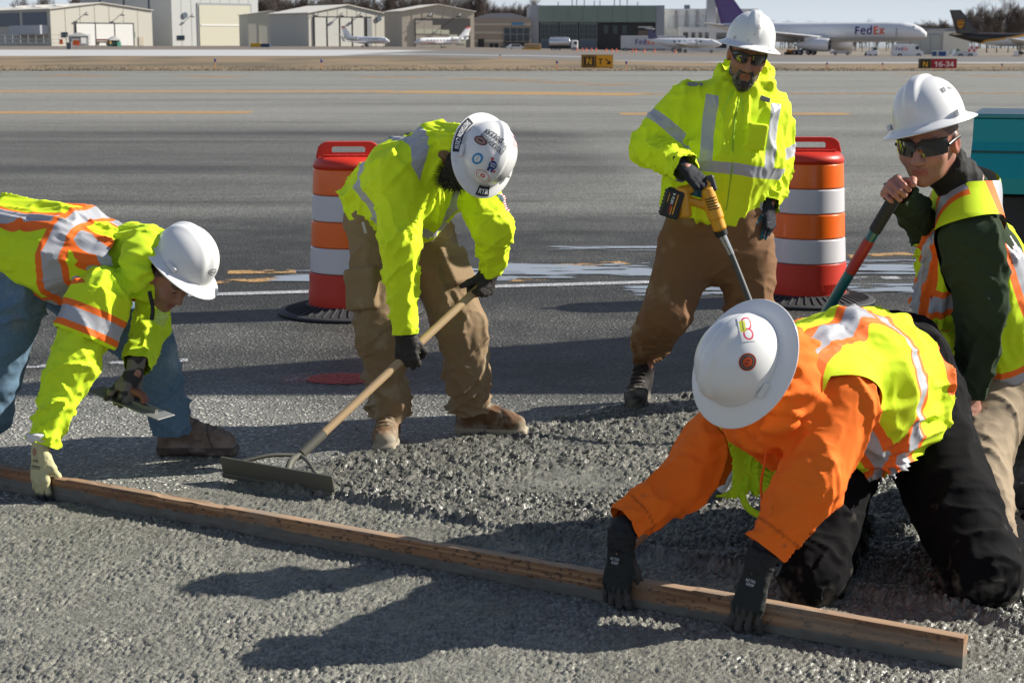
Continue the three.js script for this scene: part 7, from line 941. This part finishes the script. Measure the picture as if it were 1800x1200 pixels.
  H.sticker('sticker', 1.75, 0.82, 0.052, 0.052, 0.5, printed(160, 160, (c) => { c.fillStyle = '#c9431c'; c.fillRect(0, 0, 160, 160); c.fillStyle = '#1d1512'; c.beginPath(); c.arc(80, 80, 70, 0, 7); c.fill(); c.fillStyle = '#d8501c'; c.beginPath(); c.arc(80, 80, 44, 0, 7); c.fill(); c.fillStyle = '#1d1512'; c.font = 'bold 40px sans-serif'; c.textAlign = 'center'; c.fillText('8', 66, 82); c.fillText('9', 92, 106); c.strokeStyle = '#b9aaa0'; c.lineWidth = 7; c.setLineDash([9, 6]); c.beginPath(); c.arc(80, 80, 57, 0, 7); c.stroke(); }), true);
  H.sticker('sticker', 2.75, 0.78, 0.075, 0.045, 2.9, printed(160, 96, (c) => { c.fillStyle = '#e4e4e4'; c.fillRect(0, 0, 160, 96); c.strokeStyle = '#cf2a4e'; c.lineWidth = 11; c.beginPath(); c.ellipse(46, 44, 34, 28, 0, 0, 7); c.stroke(); c.beginPath(); c.ellipse(112, 44, 34, 28, 0, 0, 7); c.stroke(); c.fillStyle = '#b7c212'; c.fillRect(34, 52, 60, 38); c.fillStyle = '#4c4a1a'; c.fillRect(42, 66, 44, 7); }));
  // gloves
  for (const [w, Y, Z, s, f, t] of [[wR, yR, zR, 'R', [[14, 14, 8], [10, 14, 10], [8, 16, 12], [8, 20, 14]], [[0.02, 0.75, -0.65], [-0.15, 0.8, -0.6]]], [wL, yL, zL, 'L', [[10, 16, 10], [10, 18, 12], [12, 20, 12], [14, 22, 14]], [[0.02, 0.75, -0.65], [-0.15, 0.8, -0.6]]]]) {
    const h = handPrims(w, Y, Z, s, { f, t, splay: 0.07 }, 1.2); h.prims.push(limb(w.clone().addScaledVector(Y.clone().normalize(), -0.055), w.clone().addScaledVector(Y.clone().normalize(), -0.005), [[0.046, 0.042], [0.043, 0.037]], { u: h.fr.x, k: 0.01, cap: 0.4, fold: crease(7, 0.004, 0.02) })); h.pts.push(w.clone().addScaledVector(Y.clone().normalize(), -0.07));
    const m = handMesh(h, 0.0036, 0.0014); paint(m.geo, (x, y, z) => { const l = loc(h.fr, x, y, z), c = sstep(0.118, 0.13, l[1] + 0.012 * Math.cos(l[0] * 280)); return mixc(mixc([0.008, 0.012, 0.01], [0.01, 0.01, 0.011], sstep(0.01, 0, l[1])), [0.055, 0.05, 0.046], Math.max(c, sstep(0.0, -0.012, l[2]) * sstep(0.01, 0.03, l[1]))); });
    const gl = worldPart(root, 'glove', m.geo, vmat(0.75));
    part(gl, 'print', patch(m.f, pt(h.fr, 0, 0.035, 0.02), Z, Y.clone().negate(), 0.05, 0.024, 0.0012).translate(-root.position.x, -root.position.y, -root.position.z), inkPrint(128, 64, '#b9bcc0', (c) => { c.font = 'bold 30px sans-serif'; c.fillText('ACTIV', 64, 18); c.fillText('GRIP', 64, 48); }));
  }
}
// ---------------------------------------------------------------- worker at the right edge leaning on a pole
{
  const root = thing('person', 'worker with black sunglasses in dark green shirt and vest holding a teal pole', 'person', G(1760, 960)), q = P;
  const pel = q(1762, 650, 6.0), nk = q(1702, 335, 5.78), tor = frame(pel, nk.clone().sub(pel), V(-0.05, 0, 1)), sL = q(1708, 418, 5.62), eL = q(1728, 545, 5.62), wL = q(1706, 690, 5.7), sR = q(1665, 395, 5.98), eR = q(1672, 455, 6.08);
  const hipL = q(1752, 680, 5.92), knL = q(1722, 800, 5.68), anL = G(1735, 985, 0.1), hipR = q(1810, 690, 6.15), knR = q(1870, 810, 6.1), anR = G(1930, 950, 0.1);
  const jf = (s) => crease(s, 0.013, 0.08, (t) => 0.5 + 0.7 * Math.abs(2 * t - 0.9)), khaki = (x, y, z) => dirt(x, y, z, [0.3, 0.23, 0.15], [0.2, 0.15, 0.1], -0.5, 0.1);
  const T = garment([limb(q(1755, 635, 6.0), q(1770, 700, 6.0), [[0.18, 0.15], [0.19, 0.16]], { u: V(0.3, 0, 0.95), k: 0.05, fold: crease(121, 0.01, 0.08) }), limb(hipL, knL, [[0.135, 0.14], [0.11, 0.11]], { k: 0.05, fold: jf(122) }), limb(knL, anL, [0.105, 0.085], { k: 0.03, fold: jf(123) }), limb(hipR, knR, [0.14, 0.11], { k: 0.05, fold: jf(124) }), limb(knR, anR, [0.105, 0.085], { k: 0.03, fold: jf(125) })], [pel, hipL, hipR, knL, knR, anL, anR], 0.009, 0.24);
  paint(T.geo, khaki); const tg = split(T.geo, (x, y, z) => y - 0.09)[0]; cloth(root, 'trousers', tg, FABRIC, []);
  const rA = G(1252, 888), rB = q(1588, 322, 5.5), rodAt = (px) => rA.clone().lerp(rB, (px - 1252) / 336), yR = V(-0.45, 0.25, 0.85), zR = V(-0.65, 0.6, -0.1), wR = rodGrip(q(1578, 338, 5.52), yR, zR, 1.0, 0.085, 0.03);
  const arms = [limb(sL, eL, [[0.108, 0.105], [0.085, 0.088]], { k: 0.05, fold: crease(131, 0.012, 0.08) }), limb(eL, wL, [0.086, 0.05], { k: 0.02, fold: crease(132, 0.013, 0.07) }), limb(sR, eR, [0.095, 0.08], { k: 0.05, fold: crease(133) }), limb(eR, wR, [0.08, 0.045], { k: 0.02, fold: crease(134) })];
  const sb = [limb(pt(tor, 0, 0.05, 0), pt(tor, 0, 0.45, 0), [[0.18, 0.14], [0.19, 0.14]], { u: tor.x, k: 0.05 }), limb(pt(tor, 0, 0.45, 0), nk, [[0.15, 0.11], [0.08, 0.075]], { u: tor.x, k: 0.05 })];
  const S = garment([...arms, ...sb], [pel, nk, sL, eL, wL, sR, eR, wR], 0.0078, 0.22); let g = cutCuff(S.geo, wL, eL, arms, sb); g = cutCuff(g, wR, eR, arms, sb, 0);
  paint(g, (x, y, z) => dirt(x, y, z, [0.032, 0.05, 0.026], [0.06, 0.08, 0.048], -0.6, 0.1)); cloth(root, 'shirt', g, DARKCLOTH, []);
  const vb = [limb(pt(tor, 0, -0.01, 0.02), pt(tor, 0, 0.3, 0.02), [[0.2, 0.185], [0.215, 0.185]], { u: tor.x, k: 0.06, cap: 0.35, fold: drape(141, 0.016) }), limb(pt(tor, 0, 0.3, 0.01), pt(tor, 0, 0.44, 0.0), [[0.215, 0.175], [0.2, 0.14]], { u: tor.x, k: 0.06, fold: drape(142, 0.012) }), limb(pt(tor, 0, 0.43, 0.0), pt(tor, 0, 0.53, -0.01), [[0.2, 0.135], [0.1, 0.09]], { u: tor.x, k: 0.06 }), limb(q(1662, 425, 5.78), q(1652, 545, 5.82), [[0.075, 0.1], [0.08, 0.11]], { u: V(1, 0, 0), k: 0.06, cap: 0.5, fold: drape(143, 0.02) }), limb(nk, sL, [[0.1, 0.1], [0.122, 0.12]], { k: 0.05 }), limb(nk, sR, [[0.1, 0.1], [0.11, 0.108]], { k: 0.05 })];
  const Vt = garment(vb, [pel, nk], 0.0078, 0.32), L3 = (x, y, z) => loc(tor, x, y, z);
  const holes = [armhole(sL, eL, arms[0], tor.x, 0.72, -0.05), armhole(sR, eR, arms[2], tor.x.clone().negate(), 0.7, 0.04)];
  let vg = split(Vt.geo, (x, y, z) => { const l = L3(x, y, z); return Math.min(l[1] + 0.05 - 0.015 * Math.sin(l[0] * 20), Math.max(0.5 - l[1], Math.hypot(l[0], l[2] + 0.01) - 0.1), Math.min(...holes.map((p) => p(x, y, z))), Math.max(l[1] < 0.2 ? 1 : 0, Math.hypot(l[0] + 0.03 * 0, Math.min(0, l[2])) > 0 && l[2] > 0 ? Math.abs(l[0]) - 0.05 * sstep(0.2, 0.5, l[1]) : 1)); })[0];
  paint(vg, (x, y, z) => dirt(x, y, z, [0.68, 0.9, 0.012], [0.4, 0.55, 0.05], -1.05, 0.08));
  const kids = [], rg = (w) => (x, y, z) => { const l = L3(x, y, z); return w - Math.abs(l[1] - 0.07); }, st = (w) => (x, y, z) => { const l = L3(x, y, z); return Math.min(w - Math.abs(Math.abs(l[0]) - 0.1 - 0.03 * sstep(0.25, 0.0, l[1])), l[2] > 0.02 ? l[1] - 0.3 : -0.1); }, bk = (w) => (x, y, z) => { const l = L3(x, y, z); return Math.min(w - Math.abs(l[2] + 0.1 + 0.12 * sstep(0.5, 0.1, l[1]) * 0.35), l[1] - 0.03, Math.abs(l[0]) - 0.03); }, sh = (w) => (x, y, z) => { const l = L3(x, y, z); return l[2] > 0.0 ? w - Math.abs(l[1] - 0.43) : -0.1; };
  vg = pieces(root, kids, vg, [['reflective_tape', st(0.027), SILVER], ['orange_trim', st(0.053), ORANGE_TAPE], ['reflective_tape', rg(0.027), SILVER], ['orange_trim', rg(0.053), ORANGE_TAPE], ['reflective_tape', bk(0.03), SILVER], ['orange_trim', bk(0.058), ORANGE_TAPE], ['reflective_tape', sh(0.024), SILVER], ['orange_trim', sh(0.046), ORANGE_TAPE]]);
  cloth(root, 'vest', vg, FABRIC, kids);
  // neck gaiter
  const ng = [limb(q(1686, 322, 5.76), q(1658, 287, 5.7), [[0.082, 0.088], [0.07, 0.076]], { u: V(1, 0, 0), cap: 0.3, fold: crease(140, 0.006, 0.03) })]; worldPart(root, 'neck_gaiter', solid(field(ng), ...bounds([q(1690, 315, 5.74), q(1678, 300, 5.7)], 0.17), 0.006), mat(0.008, 0.008, 0.009, 0.85));
  const hc = q(1634, 250, 5.66), hf = headFrame(hc, V(-0.55, -0.22, 0.82), V(-0.17, 0.97, 0.2)), skin = [0.42, 0.2, 0.14]; hf.s = 1.13;
  const bare = handPrims(wR, yR, zR, 'R', { f: [[60, 84, 50], [62, 84, 50], [64, 84, 50], [68, 84, 50]], t: [[0.5, 0.6, -0.5], [-0.25, 0.75, -0.6]] }, 1.02), lh = handPrims(wL, V(0.12, -1, 0.1), V(0.5, 0, 0.86), 'L', { f: [[30, 40, 25], [32, 42, 25], [34, 42, 25], [36, 42, 25]], t: [[0.4, 0.8, -0.4], [0.1, 0.9, -0.4]] }, 1.02);
  const core = innerBody([[pel, pt(tor, 0, 0.42, 0), [[0.14, 0.09], [0.14, 0.09]], tor.x], [sL, eL, [0.05, 0.042]], [eL, wL, [0.042, 0.03]], [sR, eR, [0.05, 0.04]], [eR, wR, [0.042, 0.03]], [pt(tor, 0, 0.42, 0), nk, [0.08, 0.055]], [hipL, knL, [0.08, 0.06]], [knL, anL, [0.06, 0.04]], [hipR, knR, [0.08, 0.06]], [knR, anR, [0.06, 0.04]]]);
  const sk = (x, y, z) => mixc(skin, [0.45, 0.17, 0.12], sstep(0.45, 0.75, noise3(x * 45, y * 45, z * 45)) * 0.7);
  const h1 = handMesh(bare, 0.0034, 0.0008).geo, h2 = handMesh(lh, 0.0038, 0.0008).geo; paint(core, () => skin); paint(h1, sk); paint(h2, sk);
  worldPart(root, 'body', weld([headMesh(hf, nk, skin, { stubble: 0.22, hair: [0.09, 0.06, 0.045] }), core, h1, h2]), vmat(0.5));
  glasses(root, hf, { y: 0.006, tilt: 0.002, a0: 0.02, a1: 1.12, h: (t) => 0.046 - 0.02 * Math.max(0, 1 - t * 7), temple: 0.007 });
  const H = hardHat(root, headFrame(pt(hf, 0, 0.072, -0.012), V(-0.55, -0.12, 0.82), V(-0.36, 0.92, 0.12)), { rx: 0.116, rz: 0.138, ry: 0.142, brim: 0.036, dirt: -0.85, ribs: 1, clips: true, label: 'tall white hard hat with dark lettering at the side' });
  H.sticker('lettering', 1.35, 0.92, 0.075, 0.032, 0.0, inkPrint(256, 110, '#1c2030', (c) => { c.font = 'bold 84px sans-serif'; c.fillText('KE', 62, 60); c.lineWidth = 9; c.beginPath(); c.moveTo(138, 40); c.lineTo(160, 82); c.lineTo(176, 40); c.lineTo(200, 84); c.lineTo(226, 46); c.stroke(); }));
  boot(root, bootPrims(G(1735, 985), V(-0.8, 0, 0.6), V(0, 1, 0), 1.05, 0.16), [0.13, 0.08, 0.045], [0.06, 0.05, 0.045], [0.2, 0.18, 0.15], 0.16); boot(root, bootPrims(G(1930, 950), V(-0.8, 0, 0.6), V(0, 1, 0), 1.05, 0.16), [0.13, 0.08, 0.045], [0.06, 0.05, 0.045], [0.2, 0.18, 0.15], 0.16);
  // the pole
  const pl = thing('teal_pole_tool', 'teal fibreglass tool pole with red band and white end stuck in the concrete', 'pole tool', rA), w = (t) => rA.clone().lerp(rB, t).sub(rA), teal = mat(0.012, 0.11, 0.135, 0.35, 0, { clearcoat: 0.4 });
  part(pl, 'pole', rod(w(0.14), w(0.98), 0.0185, 0.0185, 16), teal); part(pl, 'grip', rod(w(0.87), w(0.985), 0.021, 0.0215, 16), mat(0.018, 0.02, 0.022, 0.7)); part(pl, 'red_band', rod(w(0.752), w(0.845), 0.0192, 0.0192, 16), mat(0.36, 0.03, 0.03, 0.45)); part(pl, 'white_end', rod(w(0.055), w(0.14), 0.019, 0.0192, 16), mat(0.62, 0.64, 0.66, 0.5)); part(pl, 'muddy_tip', rod(w(-0.03), w(0.056), 0.024, 0.021, 14), mat(0.055, 0.055, 0.05, 0.7));
}
// ---------------------------------------------------------------- straightedge, barrels and the rest of the site
{ // the board
  const a = BOARD.a.clone().addScaledVector(BOARD.along, -0.45), L = BOARD.a.distanceTo(BOARD.b) + 0.45, root = thing('straightedge_board', 'long worn wooden board used as a screed, lower half grey with wet concrete', 'board', a), g = new THREE.BoxGeometry(L, 0.09, 0.04, 1100, 24, 8);
  const p = g.attributes.position; for (let i = 0; i < p.count; i++) { let x = p.getX(i), y = p.getY(i), z = p.getZ(i); const ry = Math.max(0, Math.abs(y) - 0.041), rz = Math.max(0, Math.abs(z) - 0.016); if (ry > 0 && rz > 0) { const k = 0.004 / Math.max(0.004, Math.hypot(ry, rz)); y = Math.sign(y) * (0.041 + ry * k); z = Math.sign(z) * (0.016 + rz * k); } const wear = 0.0016 * (fbm(x * 12, y * 40, z * 40, 3) - 0.5) - 0.004 * sstep(0.62, 0.72, noise3(x * 9, 4, z * 20)) * sstep(0.03, 0.045, y); p.setXYZ(i, x, y + wear + 0.004 * Math.sin(x * 0.9), z + 0.0012 * (fbm(x * 30, y * 90, 2, 2) - 0.5) + (z > 0.018 && y < -0.012 ? 0.003 * noise3(x * 40, y * 60, 7) : 0)); }
  g.computeVertexNormals();
  const m = basis(BOARD.along, V(0, 1, 0), BOARD.out, V(L / 2, 0.049, 0).applyMatrix4(basis(BOARD.along, V(0, 1, 0), BOARD.out, V(0, 0, 0))).addScaledVector(BOARD.out, -0.02));
  paint(g, (x, y, z, nx, ny, nz) => {
    const grain = fbm(x * 1.2, y * 160 + z * 160, 3, 4), u = x + L / 2; let c = mixc([0.22, 0.105, 0.045], [0.46, 0.26, 0.13], sstep(0.25, 0.75, grain));
    c = mixc(c, [0.12, 0.06, 0.03], sstep(0.56, 0.72, fbm(x * 4, y * 30, z * 30 + 2, 4)) * 0.85); c = mixc(c, [0.04, 0.028, 0.02], sstep(0.63, 0.7, fbm(x * 60, y * 130, z * 60 + 8, 3)) * 0.8 * (ny > 0.5 ? 0.4 : 1));
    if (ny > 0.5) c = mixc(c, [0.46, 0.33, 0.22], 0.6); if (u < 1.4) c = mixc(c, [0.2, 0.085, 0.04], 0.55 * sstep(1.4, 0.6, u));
    const edge = 0.004 + 0.022 * (fbm(x * 2.2, 3, 1, 3) - 0.5) + 0.008 * (noise3(x * 40, 1, 1) - 0.5) - 0.012 * sstep(2.2, 3.6, u);
    c = mixc(c, [0.2, 0.185, 0.155], 0.5 * sstep(0.5, 0.7, fbm(x * 3 + 7, y * 14, z * 20, 4))); return mixc(c, mixc([0.1, 0.096, 0.08], [0.17, 0.165, 0.14], noise3(x * 25, y * 25, z * 25)), sstep(edge + 0.003, edge - 0.003, y) * (nz < -0.5 ? 0.8 : 0.96));
  });
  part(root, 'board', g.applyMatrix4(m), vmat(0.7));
}
function barrel(px, py, label, turn) {
  const o = thing('traffic_drum', label, 'traffic barrel', G(px, py), turn, 'orange and white traffic drums behind the workers');
  const red = [0.86, 0.085, 0.012], mO = mat(1, 0.155, 0.006, 0.32, 0, { clearcoat: 0.3 }), mR = mat(0.62, 0.032, 0.012, 0.42), mW = mat(0.66, 0.64, 0.66, 0.35, 0, { clearcoat: 0.25 });
  const prof = (pts) => new THREE.LatheGeometry(pts.map(([r, y]) => new THREE.Vector2(r, y)), 56);
  part(o, 'base_band', prof([[0.262, 0.05], [0.268, 0.06], [0.268, 0.13], [0.262, 0.138], [0.262, 0.235], [0.255, 0.24]]), mR, 'dull red bottom band of the drum');
  const steps = [[0.24, 0.385, 0.257, 0.25, mW, 'white_band'], [0.385, 0.53, 0.247, 0.242, mO, 'orange_band'], [0.53, 0.675, 0.24, 0.234, mW, 'white_band'], [0.675, 0.82, 0.231, 0.224, mO, 'orange_band']];
  for (const [y0, y1, r0, r1, m, n] of steps) part(o, n, prof([[r0 - 0.012, y0 + 0.001], [r0 - 0.001, y0 + 0.004], [r0, y0 + 0.01], [r1, y1 - 0.009], [r1 - 0.002, y1 - 0.004], [r1 - 0.012, y1]]), m);
  part(o, 'top', prof([[0.212, 0.82], [0.225, 0.823], [0.225, 0.845], [0.215, 0.86], [0.19, 0.885], [0.0, 0.89]]), mR, 'dull red drum top');
  const s = new THREE.Shape(); s.moveTo(-0.2, 0); s.lineTo(-0.185, 0.05); s.quadraticCurveTo(-0.165, 0.075, -0.13, 0.078); s.lineTo(0.13, 0.078); s.quadraticCurveTo(0.165, 0.075, 0.185, 0.05); s.lineTo(0.2, 0); s.closePath();
  const h = new THREE.Path(); h.moveTo(-0.105, 0.022); h.lineTo(-0.105, 0.045); h.quadraticCurveTo(-0.1, 0.056, -0.085, 0.056); h.lineTo(0.085, 0.056); h.quadraticCurveTo(0.1, 0.056, 0.105, 0.045); h.lineTo(0.105, 0.022); h.closePath(); s.holes.push(h);
  for (const q of [-1, 1]) { const c = new THREE.Path(); c.absarc(q * 0.145, 0.045, 0.011, 0, 6.2832); s.holes.push(c); }
  const hg = new THREE.ExtrudeGeometry(s, { depth: 0.03, bevelEnabled: true, bevelSize: 0.006, bevelThickness: 0.006, bevelSegments: 2, curveSegments: 10 }); hg.translate(0, 0.883, -0.015); part(o, 'handle', hg, mat(0.66, 0.03, 0.012, 0.4));
  const lug = []; for (let i = 0; i < 6; i++) { const b = new RoundedBoxGeometry(0.05, 0.012, 0.03, 2, 0.004); b.translate(-0.13 + i * 0.052, 0.893, 0.1); part(o, 'lug', b, mR); }
  for (let i = 0; i < 14; i++) { const a = 0.2 + i * 0.05, b = new THREE.BoxGeometry(0.004, 0.05, 0.004); b.translate(0, 0.1, 0.2685); b.rotateY(a + 0.15); part(o, 'rib', b, mR); }
  const tp = [[0.26, 0.058], [0.3, 0.052], [0.4, 0.028], [0.455, 0.022], [0.462, 0.012], [0.458, 0.0], [0.25, 0.0]], tg = new THREE.LatheGeometry(tp.map(([r, y]) => new THREE.Vector2(r, y)), 72); const rub = part(o, 'rubber_base', tg, mat(0.035, 0.035, 0.037, 0.7));
  for (let i = 0; i < 48; i++) { const b = new THREE.BoxGeometry(0.13, 0.006, 0.008); b.rotateZ(-0.24); b.translate(0.355, 0.043, 0); b.rotateY(i / 48 * 6.2832); part(rub, 'tread', b, mat(0.05, 0.05, 0.052, 0.75)); }
  o.scale.y = 1.125; return o;
}
barrel(617, 549, 'orange and white traffic drum behind the raking worker', 0.06); barrel(1416, 528, 'orange and white traffic drum beside the standing worker', -0.03);
{ // teal machine behind the worker at the right edge
  const o = thing('teal_machine', 'turquoise machine with sloping hood and chrome bumper behind the right-edge worker', 'machine', V(2.5, -0.07, -9.3), -0.32), teal = mat(0.012, 0.33, 0.33, 0.55), W = 2.2;
  const prof = poly([[0, 1.36], [-0.9, 1.36], [-1.5, 1.2], [-1.5, 0.98], [0.26, 0.98], [0.26, 1.06], [0.16, 1.14], [0.04, 1.24]], W); prof.rotateY(-Math.PI / 2); prof.translate(W, 0, 0); part(o, 'hood', prof, teal);
  part(o, 'lid', box(W + 0.02, 0.025, 0.9, W / 2, 1.375, -0.45, 0.008), mat(0.05, 0.28, 0.29, 0.35)); part(o, 'seam', box(W, 0.012, 0.02, W / 2, 1.19, 0.1), mat(0.005, 0.08, 0.09, 0.5)); part(o, 'vent', box(0.5, 0.012, 0.3, W * 0.5, 1.31, 0.03).translate(0, 0, 0), BM.dark);
  part(o, 'bumper', box(1.9, 0.07, 0.09, 1.25, 0.94, 0.3, 0.03), mat(0.75, 0.76, 0.78, 0.12, 1)); part(o, 'lower_front', box(2.1, 0.6, 1.6, 1.15, 0.67, -0.62, 0.02), mat(0.02, 0.022, 0.025, 0.5)); textOn(o, 'number_plate', 0.42, 0.2, 0.66, 0.78, 0.33, [256, 120, (c) => { c.fillStyle = '#dfe3ea'; c.fillRect(0, 0, 256, 120); c.fillStyle = '#26409a'; c.font = 'bold 92px sans-serif'; c.textAlign = 'center'; c.textBaseline = 'middle'; c.fillText('17', 128, 64); }]);
  for (const x of [0.35, 1.9]) for (const z of [-0.1, -1.1]) wheel(o, x, 0.33, z, 0.33, 0.22);
}
{ // heap of concrete at the right edge
  const c = G(1850, 895), pts = [ball(c.clone().add(V(0, 0.12, -0.1)), [0.3, 0.25, 0.3]), ball(c.clone().add(V(-0.12, 0.1, 0.02)), [0.17, 0.2, 0.2], { k: 0.08 }), ball(c.clone().add(V(0.2, 0.2, -0.2)), [0.26, 0.24, 0.25], { k: 0.08 })], f0 = field(pts), f = (x, y, z) => f0(x, y, z) - 0.05 * (fbm(x / 0.13, y / 0.13, z / 0.13, 4) - 0.5) - 0.02 * (noise3(x / 0.025, y / 0.025, z / 0.025) - 0.5);
  const o = thing('concrete_heap', 'dark lumpy heap of wet concrete at the right edge', 'concrete heap', c), g = solid(f, c.clone().add(V(-0.5, -0.1, -0.6)), c.clone().add(V(0.6, 0.6, 0.4)), 0.009); worldPart(o, 'heap', paint(g, (x, y, z) => { const v = 0.06 + 0.05 * fbm(x / 0.05, y / 0.05, z / 0.05, 3); return [v, v * 0.98, v * 0.88]; }), vmat(0.45));
}
{ // unseen tapered shape added at the right, sized to cast the asphalt shadow band
  const o = thing('unseen_shadow_caster', 'unseen tall tapered shape added at the right to cast a shadow', 'shadow_caster', V(4.75, 0, -9.88), 0), m = mat(0.45, 0.46, 0.46, 0.5);
  part(o, 'body', new THREE.LatheGeometry([[0.9, 0.5], [0.92, 2.3], [0.4, 4.0], [0.14, 4.9], [0, 4.9]].map(([r, y]) => new THREE.Vector2(r, y)), 40), m); for (let i = 0; i < 4; i++) { const a = i * Math.PI / 2 + 0.4; part(o, 'leg', rod(V(Math.cos(a) * 0.8, 0, Math.sin(a) * 0.8), V(Math.cos(a) * 0.8, 0.9, Math.sin(a) * 0.8), 0.06, 0.06), BM.steel); } part(o, 'hoop', new THREE.TorusGeometry(0.925, 0.03, 8, 40).rotateX(Math.PI / 2).translate(0, 2.2, 0), BM.steel);
}
renderer.render(scene, camera);
